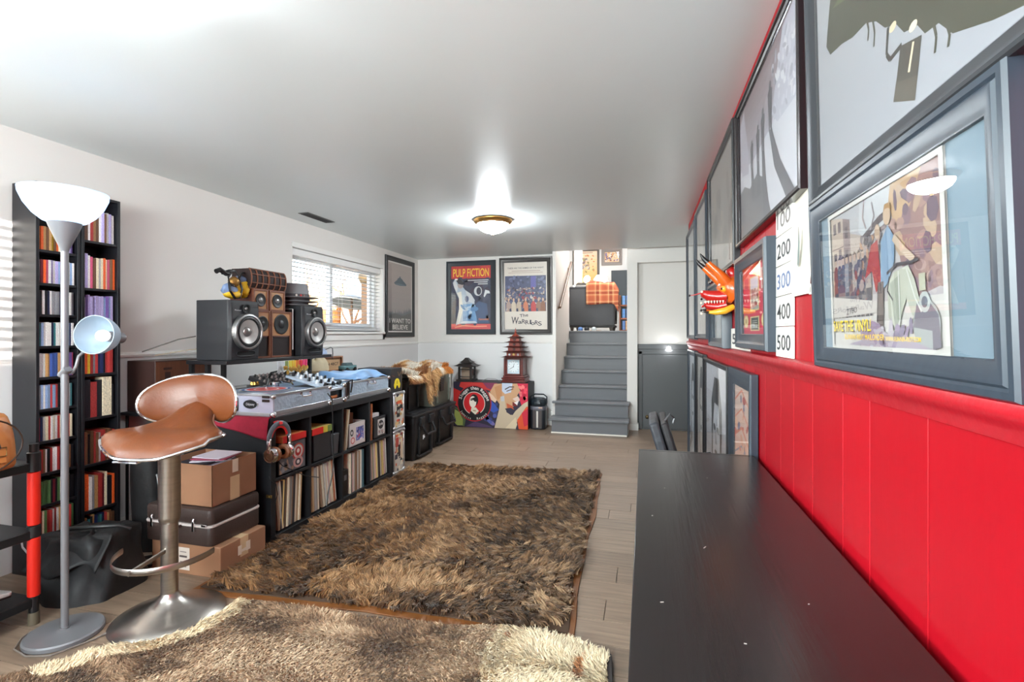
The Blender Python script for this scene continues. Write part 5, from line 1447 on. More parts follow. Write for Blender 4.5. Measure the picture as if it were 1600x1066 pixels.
# fur pelt draped over the bins, its tail end hanging down the front
t = thing('fur_pelt', 'tan and white fox fur pelt draped over the tub and grey-green bin', 'pelt', (0, 0, 0))
def pelt(u, v):
    # u along the pelt from behind the black box to the green bin; v across, over the front edge
    y = 4.50+.92*u
    top = .842 if u < .42 else .842+(.888-.842)*min(1, (u-.42)/.25)
    drop = .05+.30*math.exp(-((u-.50)/.10)**2)
    x0, x1 = -2.76, -2.275 if u < .55 else -2.235
    k = v*1.0
    L1 = .75
    if k < L1: x = x0+(x1-x0)*k/L1; z = top+.018+.03*math.sin(k*7+u*5)**2
    else:
        q = (k-L1)/(1-L1); x = x1+.03*math.sin(q*PI/2)+.012*math.sin(8*u); z = top+.018-drop*q
    return (x, y, z)
MB().grid(pelt, 40, 30).build('hide', mat('hide_tan', (170, 130, 90), .9), t, angle=80)
n = 26000
u_, v_ = rng.random(n), rng.random(n)**.8
P = np.array([pelt(a, b) for a, b in zip(u_, v_)]); P += rng.normal(0, .004, P.shape)
nz = vnoise(u_*3, v_*3, 2.2, 5)
C = np.where((nz > .58)[:, None], LIN((232, 224, 210)), np.where((nz > .36)[:, None], LIN((206, 160, 104)), LIN((150, 98, 56))))
hang = (v_ > .76) & (np.abs(u_-.5) < .2)
C = np.where(hang[:, None], LIN((204, 160, 108)), C)
org = (u_ > .8) & (v_ > .55); C = np.where(org[:, None], LIN((198, 122, 48)), C)
C = C*rng.uniform(.7, 1.15, (n, 1))
up = np.where((v_ > .76)[:, None], np.array([.9, 0, .1]), np.array([.25, 0, 1.]))
ln = np.stack([rng.normal(.1, .3, n), rng.normal(0, .35, n), np.where(v_ > .76, -.7, 0)], 1)
strands('fur', t, P, C, .046, .0036, ln, up=up)

# black pagoda lantern behind the bins
t = thing('pagoda_lantern', 'small black pagoda lantern with flared roof standing on the banner box', 'lantern', (-2.42, 6.60, .6205))
lm = mat('lantern_black', (40, 34, 32), .5)
MB().box((-.12, -.12, 0), (.12, .12, .025)).build('base', lm, t, bevel=.003)
for x in (-.085, .085):
    for y in (-.085, .085): MB().box((x-.012, y-.012, .025), (x+.012, y+.012, .20)).build('post', lm, t)
for z in (.06, .16): MB().box((-.085, -.088, z), (.085, -.08, z+.01)).box((.08, -.085, z), (.088, .085, z+.01)).build('lattice', lm, t)
MB().box((-.06, -.06, .03), (.06, .06, .19)).build('paper_shade', mat('lantern_paper', (170, 150, 130), .6), t)
def roof4(mb, z, r0, r1, h, up=.02, n=6):
    """four-sided roof with upswept eaves"""
    vs = []
    for i in range(n+1):
        k = i/n; r_ = r0+(r1-r0)*k; zz = z+h*(k**1.0)*(.55+.45*k)
        for sx, sy in ((-1, -1), (0, -1), (1, -1), (1, 0), (1, 1), (0, 1), (-1, 1), (-1, 0)):
            c = up*(1-k)**2 if sx and sy else 0
            vs.append((sx*r_*(1.05 if sx and sy else 1), sy*r_*(1.05 if sx and sy else 1), zz+c))
    fs = [(i*8+j, i*8+(j+1) % 8, (i+1)*8+(j+1) % 8, (i+1)*8+j) for i in range(n) for j in range(8)] + [tuple(range(8))[::-1], tuple(n*8+j for j in range(8))]
    return mb.add(vs, fs)
roof4(MB(), .20, .155, .08, .05, .02).build('lower_roof', lm, t, angle=30)
roof4(MB(), .25, .085, .02, .075, .015).build('upper_roof', lm, t, angle=30)

# banner-wrapped box with a painted print
t = thing('banner_box', 'low box wrapped in a painted banner with a round red badge, against the back wall', 'box', (0, 0, 0))
BX0, BX1, BY = -2.56, -1.50, 6.44
MB().box((BX0, BY, .004), (BX1, 6.83, .62)).build('box', mat('banner_dark', (34, 30, 34), .6), t, bevel=.004)
def banner(w, h):
    a = Art(w, h, (44, 38, 58)); random.seed(12)
    Rr, Bl, Sk = (214, 40, 44), (66, 84, 150), (206, 188, 160)
    a.poly([(.1, 1), (.58, 1), (.55, .8), (.4, .86), (.25, .78), (.08, .9)], (196, 52, 46)); a.poly([(.4, 1), (.6, 1), (.56, .82), (.46, .88)], (130, 50, 84))
    a.poly([(0, .86), (.09, .8), (.16, .6), (.10, .4), (0, .5)], (206, 44, 40))
    a.poly([(0, .40), (.08, .32), (.15, .16), (.13, .02), (.05, .02), (0, .1)], (166, 180, 96))
    a.poly([(.0, .44), (.05, .42), (.13, .3), (.17, .15), (.15, .0), (.13, .0), (.13, .15), (.09, .3)], (90, 110, 70))
    a.poly([(.16, 0), (.3, .12), (.5, .04), (.55, .0)], (80, 60, 96))
    a.blobs(.44, .06, .58, .55, 26, [(84, 96, 170), (60, 66, 120), (120, 110, 170), (50, 44, 70)], (.02, .05), (.03, .08))
    a.poly([(.48, .66), (.57, .52), (.62, .4), (.55, .34), (.48, .4)], (52, 84, 176))
    # bright abstract face turned right, hand and red hair
    a.poly([(.56, .98), (.86, 1), (.90, .84), (.86, .74), (.88, .66), (.84, .60), (.82, .5), (.74, .40), (.66, .46), (.60, .60), (.52, .70), (.50, .80)], (206, 160, 120))
    a.poly([(.66, 1), (.80, 1), (.78, .8), (.70, .76), (.64, .86)], (196, 206, 224)); a.poly([(.56, .9), (.66, .98), (.66, .7), (.6, .62)], (196, 140, 96))
    a.poly([(.48, .80), (.54, .72), (.59, .62), (.57, .56), (.50, .64)], (228, 196, 168))
    a.poly([(.80, .66), (.87, .72), (.90, .64), (.86, .58)], (226, 200, 186)); a.poly([(.82, .58), (.88, .62), (.86, .52)], (244, 238, 236)); a.poly([(.80, .6), (.83, .56), (.87, .5), (.80, .5)], (120, 30, 34))
    a.line([(.70, .86), (.76, .92), (.82, .92)], .012, (60, 44, 40)); a.line([(.72, .82), (.78, .86), (.81, .88)], .010, (90, 60, 50))
    a.poly([(.72, .56), (.80, .5), (.82, .42), (.74, .38)], (196, 90, 56))
    a.poly([(.86, 1), (1, 1), (1, .62), (.92, .5), (.89, .66), (.91, .84)], (216, 36, 70)); a.blobs(.90, .62, .98, .98, 14, [(236, 70, 90), (190, 24, 56), (244, 120, 120)], (.015, .03), (.03, .06))
    a.poly([(.56, 0), (.62, .4), (.64, .70), (.69, .72), (.71, .5), (.72, .36), (.78, .30), (.94, .56), (1, .62), (1, .5), (.9, .3), (.84, .1), (.82, 0)], Sk)
    a.poly([(.70, .44), (.73, .36), (.80, .30), (.84, .40), (.78, .46)], (50, 46, 66)); a.poly([(.64, .70), (.69, .72), (.69, .6), (.65, .6)], (196, 196, 200))
    a.poly([(.86, .2), (.98, .5), (1, .5), (1, 0), (.88, 0)], (226, 84, 40)); a.poly([(.92, .36), (1, .46), (1, .1), (.95, .06)], (206, 34, 60)); a.poly([(.70, 0), (.84, .26), (.86, .1), (.84, 0)], (226, 208, 176))
    # round badge
    asp = w/h; cx, cy = .285, .53
    for r_, c in ((.235, (176, 34, 44)), (.222, (22, 20, 24)), (.150, (230, 224, 216)), (.142, (206, 30, 36))): a.ell(cx, cy, r_, r_*asp, c, 48)
    a.arc_text('Sluggn then Reggae', cx, cy, .178*w, .075, (236, 232, 226), 88, 8.6)
    a.arc_text('Jamaica', cx-.01, cy, .212*w, .05, (226, 220, 206), 236, 7.5, True); a.arc_text('Reggae', cx+.01, cy, .212*w, .05, (226, 220, 206), 300, 7.5, True)
    a.ell(.285, .60, .058, .085*asp*.9, (24, 20, 22), 20); a.ell(.268, .56, .048, .075*asp, (236, 228, 214), 18); a.poly([(.225, .62), (.33, .69), (.345, .6), (.30, .56), (.27, .61)], (24, 20, 22))
    a.line([(.235, .6), (.265, .6)], .012, (24, 20, 22)); a.poly([(.25, .43), (.31, .44), (.35, .36), (.30, .28), (.24, .36)], (230, 222, 200)); a.poly([(.24, .36), (.30, .28), (.34, .3), (.36, .36), (.38, .3), (.28, .22), (.22, .28)], (24, 20, 22)); a.line([(.27, .37), (.31, .36)], .012, (170, 130, 90))
    return a
banner(BX1-BX0, .612).build('banner', t, T((BX0+BX1)/2, BY-.0012, .006))
# pagoda clock
t = thing('pagoda_clock', 'reddish wooden pagoda clock with tiered roofs standing on the banner box', 'clock', (-1.72, 6.63, .6205))
mah = mat('mahogany', (104, 42, 36), .35, noise=(20, .2, (1, 1, 4))); roofm = mat('clock_roof', (84, 36, 32), .4); tierm = mat('tier_red', (150, 66, 50), .45)
MB().box((-.17, -.15, .0), (.17, .15, .02)).box((-.155, -.135, .02), (.155, .135, .045)).box((-.165, -.145, .045), (.165, .145, .065)).box((-.145, -.125, .065), (.145, .125, .095)).build('base', mah, t, bevel=.006)
MB().box((-.125, -.11, .095), (.125, .11, .335)).build('case', mah, t, bevel=.004)
for x in (-.12, .12): MB().box((x-.014, -.128, .095), (x+.014, -.108, .335)).build('column', mah, t, bevel=.004)
a = Art(.17, .19, (196, 214, 222)); a.ell(.5, .5, .47, .42, (226, 234, 236), 40)
for k in range(12):
    q = R(30*k); a.line([(.5+.36*math.sin(q), .5+.33*math.cos(q)), (.5+.43*math.sin(q), .5+.39*math.cos(q))], .03, (60, 66, 80))
a.line([(.5, .5), (.56, .74)], .03, (30, 34, 44)); a.line([(.5, .5), (.22, .34)], .03, (30, 34, 44)); a.ell(.5, .5, .04, .035, (30, 34, 44), 10)
dl_ = MB().box((-.095, -.1122, .11), (.095, -.11, .32)).build('dial_plate', mah, t); a.build('dial', dl_, T(0, -.1125, .12))
rectframe(MB(), 0, 0, 0, 0, 0, 0, 0)
for a_, b_ in (((-.10, -.122, .105), (-.085, -.11, .325)), ((.085, -.122, .105), (.10, -.11, .325)), ((-.10, -.122, .105), (.10, -.11, .12)), ((-.10, -.122, .31), (.10, -.11, .325))): MB().box(a_, b_).build('dial_frame', mah, t, bevel=.002)
z = .335
for i, (r_, hh, rr) in enumerate(((.118, .065, .19), (.10, .06, .165), (.088, .058, .145), (.075, .055, .125), (.058, .05, .10))):
    roof4(MB(), z, rr, r_*.92, .026, .016).build('roof', roofm, t, angle=30)
    if i < 4:
        nr = (.118, .10, .088, .075, .058)[i]*.86
        MB().box((-nr, -nr, z+.024), (nr, nr, z+.024+hh*.72)).build('tier', tierm, t, bevel=.002)
        MB().lathe([(.02, 0), (.016, .004), (0, .004)], 12, 0, T(0, -nr, z+.024+hh*.36) @ RX(90)).build('boss', mat('gold_boss', (196, 160, 100), .3, .8) if i == 0 else roofm, t)
        if i == 0:
            for q in (-.06, .06): MB().lathe([(.017, 0), (.012, .005), (0, .005)], 12, 0, T(q, -nr, z+.045) @ RX(90)).build('boss', mat('silver_boss', (190, 190, 196), .3, .8), t)
        z += .024+hh*.72
MB().lathe([(.06, z+.02), (.03, z+.05), (.012, z+.07), (.016, z+.085), (.009, z+.10), (.011, z+.112), (.005, z+.125), (0, z+.15)], 16).build('finial', tierm, t)
tag(MB().tube([(-1.90, 6.55, .625), (-2.0, 6.6, .655), (-2.12, 6.62, .66), (-2.2, 6.6, .625)], .003, 6).build('clock_cord', mat('cord_grey', (130, 130, 130), .5)), 'thin grey cord looping over the banner box left of the pagoda clock', 'cable')
# thermos pot on the floor
t = thing('hot_water_pot', 'black and grey upright hot water pot with rounded lid beside the banner box', 'pot', (-1.385, 6.60, 0))
MB().rrect((0, 0, .14), (.20, .22, .27), .05, er=.01).build('body', mat('pot_black', (40, 42, 48), .3), t)
MB().rrect((0, 0, .285), (.21, .23, .05), .05, er=.008).build('grey_band', mat('pot_grey', (112, 112, 122), .35, .4), t)
MB().lathe([(.105, .31), (.115, .335), (.118, .365), (.105, .40), (.07, .42), (0, .425)], 36, sy=1.02).build('lid', mat('pot_lid', (38, 46, 52), .25), t)
MB().rrect((0, -.10, .35), (.11, .06, .05), .02).build('spout', mat('pot_lid', (38, 46, 52), .25), t)
MB().tube([(-.11, .0, .36), (-.105, .02, .43), (-.06, .03, .46), (.06, .03, .46), (.105, .02, .43), (.11, .0, .36)], .009, 8, flat=1.6).build('handle', mat('pot_lid', (38, 46, 52), .25), t)
MB().box((-.012, -.1125, .03), (.012, -.109, .25)).build('level_gauge', mat('gauge', (216, 212, 204), .3), t)
MB().box((-.06, -.1125, .02), (-.018, -.1095, .26)).box((.018, -.1125, .02), (.06, -.1095, .26)).build('front_panel', mat('pot_brown', (70, 62, 62), .35), t)
MB().box((.02, -.1185, .285), (.07, -.115, .305)).build('badge', mat('badge_tan', (180, 150, 136), .4), t)
t = thing('wall_outlet', 'small white plug adaptor low on the back wall beside the stairs', 'outlet', (-1.235, 6.838, .11))
MB().box((-.035, 0, 0), (.035, .015, .11)).rrect((0, -.02, .06), (.05, .05, .06), .01).build('plate', trim_m, t, bevel=.002)

# ---- posters on the far walls
blkf = mat('black_frame', (26, 26, 29), .35); pewter = mat('pewter_frame', (66, 62, 60), .32, .3); navyf = mat('charcoal_frame', (47, 56, 66), .34, noise=(60, .12, (1, 1, .1)))
def art_believe(w, h):
    a = Art(w, h, (232, 228, 222))
    m_ = .03
    a.bands(m_, m_*.7, 1-m_, 1-m_*.7, (150, 142, 140), (190, 176, 168), 12)
    a.poly([(.24, .70), (.30, .725), (.36, .745), (.40, .775), (.45, .785), (.48, .815), (.52, .785), (.57, .775), (.62, .75), (.70, .725), (.76, .70), (.72, .685), (.5, .672), (.3, .68)], (66, 88, 102)); a.ell(.5, .69, .2, .014, (90, 112, 124), 20)
    random.seed(3); top = [(m_, .30)]
    for i in range(26): top += [(m_+.94*(i+.3)/26, .285+.05*random.random()+(.07*max(0, (i-15)/10))), (m_+.94*(i+.8)/26, .265+(.06*max(0, (i-15)/10)))]
    a.poly(top+[(1-m_, .02), (m_, .02)], (96, 104, 106)); a.poly([(m_, .24), (.3, .27), (.6, .24), (1-m_, .30), (1-m_, .02), (m_, .02)], (84, 84, 84)); a.rect(m_, .02, 1-m_, .16, (72, 68, 66))
    a.text('I WANT TO', .5, .135, .065, (232, 228, 220), width=.86); a.text('BELIEVE', .5, .045, .065, (232, 228, 220), width=.62)
    return a
framed('picture_frame', 'black framed poster of a pale sky reading I WANT TO BELIEVE, by the window', (XL+.001, 6.288, 1.24), R(90), .84, 1.09, .065, .022, blkf, art_believe)
def art_pulp(w, h):
    a = Art(w, h, (214, 60, 56)); random.seed(8)
    a.rect(.0, .80, 1, 1, (206, 60, 60)); a.rect(0, .085, 1, .80, (58, 62, 84)); a.rect(0, 0, 1, .085, (214, 84, 84))
    a.blobs(.02, .1, .98, .78, 60, [(50, 56, 80), (66, 70, 92), (60, 50, 70)], (.03, .1), (.03, .1))
    a.poly([(.55, .1), (.62, .4), (.7, .44), (.9, .4), (.95, .1)], (64, 84, 120))
    a.text('PULP FICTION', .5, .832, .125, (246, 200, 50), width=.9); a.text('PULP FICTION', .508, .826, .125, (206, 60, 40), width=.9); a.text('PULP FICTION', .5, .832, .125, (248, 208, 60), width=.9)
    a.rect(.3, .972, .75, .985, (150, 40, 50))
    # pale standing cloaked figure, bending
    a.poly([(.04, .74), (.10, .80), (.22, .78), (.30, .76), (.26, .70), (.36, .62), (.58, .46), (.6, .40), (.48, .38), (.42, .26), (.46, .12), (.16, .08), (.12, .06), (.2, .3), (.22, .46), (.13, .58), (.08, .66)], (176, 190, 204))
    a.poly([(.05, .73), (.10, .78), (.17, .68), (.15, .58), (.08, .66)], (214, 214, 216)); a.poly([(.14, .58), (.26, .6), (.30, .3), (.2, .08), (.12, .08), (.2, .32), (.2, .5)], (226, 222, 212))
    a.ell(.24, .70, .075, .055, (176, 160, 156), 14); a.poly([(.12, .78), (.22, .80), (.32, .74), (.3, .70), (.18, .72)], (44, 40, 50)); a.ell(.13, .79, .04, .015, (236, 232, 226), 10)
    a.poly([(.36, .62), (.5, .56), (.6, .46), (.58, .40), (.44, .44)], (206, 210, 214)); a.ell(.4, .48, .05, .05, (90, 100, 130), 10)
    a.poly([(.3, .4), (.56, .4), (.64, .2), (.66, .1), (.3, .1)], (118, 158, 198)); a.blobs(.3, .12, .6, .4, 14, [(150, 184, 214), (96, 136, 180), (186, 206, 222)], (.02, .06), (.02, .07))
    a.ell(.68, .60, .10, .075, (206, 208, 210), 16); a.ell(.70, .60, .06, .06, (50, 50, 66), 12); a.poly([(.82, .52), (.86, .62), (.96, .6), (.98, .56), (.9, .56), (.84, .5)], (216, 218, 220))
    for k, (u0, u1) in enumerate(((.42, .94), (.58, .92), (.68, .92))): a.rect(u0, .765-.03*k, u1, .777-.03*k, (226, 226, 226))
    a.text('Cannonball', .82, .145, .03, (236, 130, 60), width=.24); a.line([(.1, .03), (.3, .06), (.6, .045), (.9, .05)], .03, (236, 150, 120)); a.poly([(.2, .09), (.3, .13), (.62, .13), (.66, .095)], (196, 206, 216))
    return a
framed('picture_frame', 'black framed film poster with yellow PULP FICTION lettering on red, on the back wall', (-2.452, YB-.001, 1.275), 0, .76, 1.075, .075, .03, mat('blue_black_frame', (34, 40, 48), .3), art_pulp)
def art_war(w, h):
    a = Art(w, h, (222, 212, 200)); random.seed(31)
    a.text('THESE ARE THE ARMIES OF THE NIGHT', .5, .905, .022, (84, 76, 74), width=.84); a.rect(.18, .868, .84, .876, (170, 140, 130)); a.rect(.1, .842, .9, .85, (186, 160, 146))
    a.rect(.02, .27, .97, .80, (74, 80, 112))
    a.blobs(.04, .62, .95, .79, 50, [(70, 76, 104), (90, 96, 130), (56, 58, 84), (110, 116, 150)], (.015, .04), (.01, .03)); a.rect(.62, .62, .74, .79, (96, 92, 164))
    for k in range(5):
        v0 = .60-.07*k
        a.blobs(.03, v0-.02, .96, v0+.03, 46, [(206, 196, 190), (120, 110, 120), (60, 60, 86), (176, 150, 136), (90, 96, 130), (150, 60, 70), (60, 52, 60)], (.012, .024), (.014, .03))
    for k, (u, c) in enumerate(((.1, (176, 150, 140)), (.22, (206, 190, 170)), (.34, (190, 170, 150)), (.5, (206, 120, 84)), (.68, (190, 60, 60)), (.8, (150, 110, 90)), (.9, (140, 90, 60)))):
        a.poly([(u-.06, .27), (u-.055, .38), (u-.02, .42), (u+.02, .42), (u+.055, .38), (u+.06, .27)], c); a.ell(u, .445, .024, .026, (206, 170, 146), 10)
    for u in (.14, .3, .44, .6, .76): a.poly([(u-.02, .27), (u-.02, .31), (u+.02, .32), (u+.03, .27)], (56, 60, 90))
    a.text('The', .46, .19, .045, (66, 60, 70), width=.2, rot=6)
    a.text('W', .24, .085, .105, (58, 52, 64), rot=-4, width=.17)
    for k, (ch, u) in enumerate(zip('aRRIoRS', (.365, .445, .535, .605, .665, .745, .83))): a.text(ch, u, .088-.005*k+.008*(k % 2), .062, (58, 52, 64), rot=(5, -5, 6, -4, 5, -6, 6)[k], width=.035 if ch == 'I' else .082)
    return a
framed('picture_frame', 'pewter framed film poster with a crowd and THE WARRIORS lettering, nearer the stairs', (-1.624, YB-.001, 1.275), 0, .765, 1.09, .072, .035, pewter, art_war, tilt=R(2.2), gm=glass_mat('matte_glass', refl=.35, rough=.3), prof=[(0, 0), (0, -.024), (.004, -.03), (.02, -.03), (.026, -.024), (.03, -.035), (.05, -.03), (.062, -.022), (.072, -.02), (.072, -.004)])

# ---- upstairs: sofa, blanket, pictures, cabinet
t = thing('sofa', 'dark grey sofa seen from behind at the top of the stairs', 'sofa', (-.885, 8.62, 1.3255))
sfm = mat('sofa_fabric', (82, 84, 88), .85, bump=(200, .15, (1, 1, 1)))
MB().rrect((0, .10, .44), (.78, .20, .68), .04).build('back', sfm, t)
MB().box((-.38, -.004, .74), (.38, .001, .752)).build('seam', mat('sofa_seam', (60, 62, 66), .9), t)
MB().rrect((0, .50, .26), (.78, .75, .26), .04).build('seat', sfm, t)
for x in (-.33, .33): MB().rrect((x, .5, .38), (.12, .78, .42), .04).build('arm', sfm, t)
MB().box((-.38, .01, .07), (.38, .9, .11)).build('base_rail', mat('sofa_base', (34, 32, 32), .6), t)
for x in (-.34, .33):
    for y in (.05, .85): MB().taper((x, y, 0), (.04, .04, 0), (.07, .06, 0), .085).build('leg', mat('sofa_leg', (60, 50, 44), .5), t)
def plaidm():
    m = mat('plaid', (196, 110, 70), .9)
    nt = m.node_tree; N, L = nt.nodes, nt.links
    tc = N.new('ShaderNodeTexCoord'); last = None
    for ax, sc in (('X', 34), ('Z', 40)):
        w_ = N.new('ShaderNodeTexWave'); w_.bands_direction = ax; w_.inputs['Scale'].default_value = sc/24; w_.inputs['Distortion'].default_value = .4
        L.new(tc.outputs['Object'], w_.inputs['Vector'])
        cr = N.new('ShaderNodeValToRGB'); cr.color_ramp.interpolation = 'CONSTANT'
        cr.color_ramp.elements[0].color = rgb(176, 92, 62); cr.color_ramp.elements[1].position = .35; cr.color_ramp.elements[1].color = rgb(198, 124, 84)
        e = cr.color_ramp.elements.new(.62); e.color = rgb(214, 170, 124)
        e = cr.color_ramp.elements.new(.86); e.color = rgb(140, 62, 44)
        L.new(w_.outputs['Fac'], cr.inputs[0])
        if last is None: last = cr.outputs[0]
        else:
            mx = N.new('ShaderNodeMix'); mx.data_type = 'RGBA'; mx.inputs[0].default_value = .5
            L.new(last, mx.inputs[6]); L.new(cr.outputs[0], mx.inputs[7]); last = mx.outputs[2]
    L.new(last, N['Principled BSDF'].inputs['Base Color'])
    return m
def blan(u, v):
    x = -.09+.55*u; dz = -1.6*max(0, x-.385)
    wv = .012*math.sin(14*u)+.01*math.sin(23*u+2)
    if v < .55: k = v/.55; return (x, -.026+wv*.5, .80+.02*math.sin(5*u)-.34*(1-k)*(1+.06*math.sin(6*u))+dz)
    k = (v-.55)/.45; return (x, -.026+.24*k, .81+.045*math.sin(PI*k)+.02*math.sin(5*u)+.03*math.sin(9*u)*k+dz)
mb = MB().grid(blan, 40, 24); o = mb.build('throw_blanket', plaidm(), angle=80, loc=(-.885, 8.62, 1.3255)); o.modifiers.new('s', 'SOLIDIFY').thickness = .012
tag(o, 'orange plaid blanket thrown over the back of the grey sofa', 'blanket')
def art_up1(w, h):
    a = Art(w, h, (238, 196, 130)); random.seed(17)
    a.bands(0, 0, 1, 1, (236, 180, 104), (244, 214, 190), 8); a.blobs(.2, .45, .6, .8, 30, [(130, 116, 120), (180, 150, 130), (206, 200, 190)], (.03, .09), (.02, .06)); a.blobs(.4, .2, .9, .9, 22, [(150, 150, 90), (206, 130, 80), (236, 206, 150)], (.02, .06), (.02, .05))
    a.rect(.2, .94, .8, .96, (150, 120, 110)); a.rect(.25, .12, .75, .135, (150, 100, 70)); a.rect(.15, .06, .85, .075, (150, 100, 70))
    return a
framed('picture_frame', 'tall warm coloured poster in dark frame upstairs behind the sofa', (-1.27, 11.199, 2.38), 0, .60, .80, .05, .03, mat('up_frame', (96, 92, 90), .4), art_up1)
def art_up2(w, h):
    a = Art(w, h, (226, 190, 150)); random.seed(19); a.blobs(.05, .1, .95, .95, 40, [(96, 90, 150), (206, 150, 90), (226, 214, 200), (130, 80, 70)], (.03, .08), (.04, .12)); return a
framed('picture_frame', 'small landscape picture in a thick grey frame high on the upstairs wall', (-.70, 11.199, 2.80), 0, .45, .36, .07, .03, mat('up_frame2', (120, 112, 110), .4), art_up2)
t = thing('dark_screen', 'tall dark glossy screen panel standing upstairs right of the sofa', 'screen', (-.42, 11.0, 1.9))
MB().box((-.28, 0, 0), (.4, .05, .76)).build('panel', mat('screen_dark', (46, 56, 64), .15), t, bevel=.006)
MB().box((-.1, .0, -.575), (.1, .05, 0)).build('stand', blkm, t)
t = thing('book_rack', 'small wooden rack of blue backed books upstairs beside the sofa', 'rack', (-.215, 9.25, 1.3255))
for z in (.0, .22, .46): MB().box((-.22, 0, z), (.25, .24, z+.025)).build('shelf_board', mat('rack_wood', (150, 86, 58), .5), t)
for x in (-.22, .25): MB().box((x-.01, 0, 0), (x+.01, .24, .66)).build('side', mat('rack_wood', (150, 86, 58), .5), t)
b0 = None
for i, (x, z, c) in enumerate(((-.19, .026, (46, 96, 166)), (-.13, .026, (200, 150, 100)), (-.07, .026, (46, 110, 180)), (-.01, .026, (60, 60, 80)), (-.19, .246, (60, 120, 190)), (-.12, .246, (46, 90, 150)), (-.05, .246, (90, 60, 60)), (-.19, .486, (90, 140, 200)), (-.12, .486, (50, 100, 170)))):
    o = MB().box((0, 0, 0), (.05, .18, .165)).build('book', case_m, smooth=False, loc=(-.20+x, 9.262, 1.3255+z), bevel=.002)
    o.color = (lin(c[0]), lin(c[1]), lin(c[2]), 1)
    tag(o, f"{'blue' if c[2] > 140 else 'dark' if c[0] < 70 else 'tan'} book, {ORD[i]} in the small upstairs wooden rack", 'book', 'books in the upstairs rack')
for i, (x, c) in enumerate(((-1.06, (90, 130, 190)), (-.95, (30, 34, 40)), (-.83, (190, 200, 206)))):
    t = thing('shoe', f"{['blue', 'black', 'pale grey'][i]} shoe tucked under the grey sofa at the top of the stairs", 'shoe', (x, 8.50, 1.3255))
    mb = MB().ball((0, 0, .035), .05, 14, sc=(.9, 1.6, .8)); mb.v = [(a, b, max(.008, c_)) for a, b, c_ in mb.v]
    mb.build('upper', mat('shoe_%d' % i, c, .5), t); MB().rrect((0, 0, .006), (.08, .17, .012), .035).build('sole', mat('sole', (210, 210, 208), .5), t)
t = thing('table_lamp', 'bright many-armed lamp glowing behind the sofa upstairs', 'lamp', (-1.0, 10.4, 1.3255))
MB().lathe([(0, 0), (.15, 0), (.15, .02), (.02, .03), (.015, 1.0), (0, 1.0)], 24).build('stand', brass, t)
for q in range(5):
    an = R(72*q+10); x, y = .2*math.cos(an), .2*math.sin(an)
    MB().tube([(0, 0, .95), (x*.5, y*.5, 1.0), (x, y, .98), (x, y, 1.03)], .008, 6).build('arm', brass, t)
    MB().ball((x, y, 1.09), .065, 14).build('globe', mat('globe_glow', (255, 244, 226), .3, emit=((255, 238, 210), 3.0)), t)
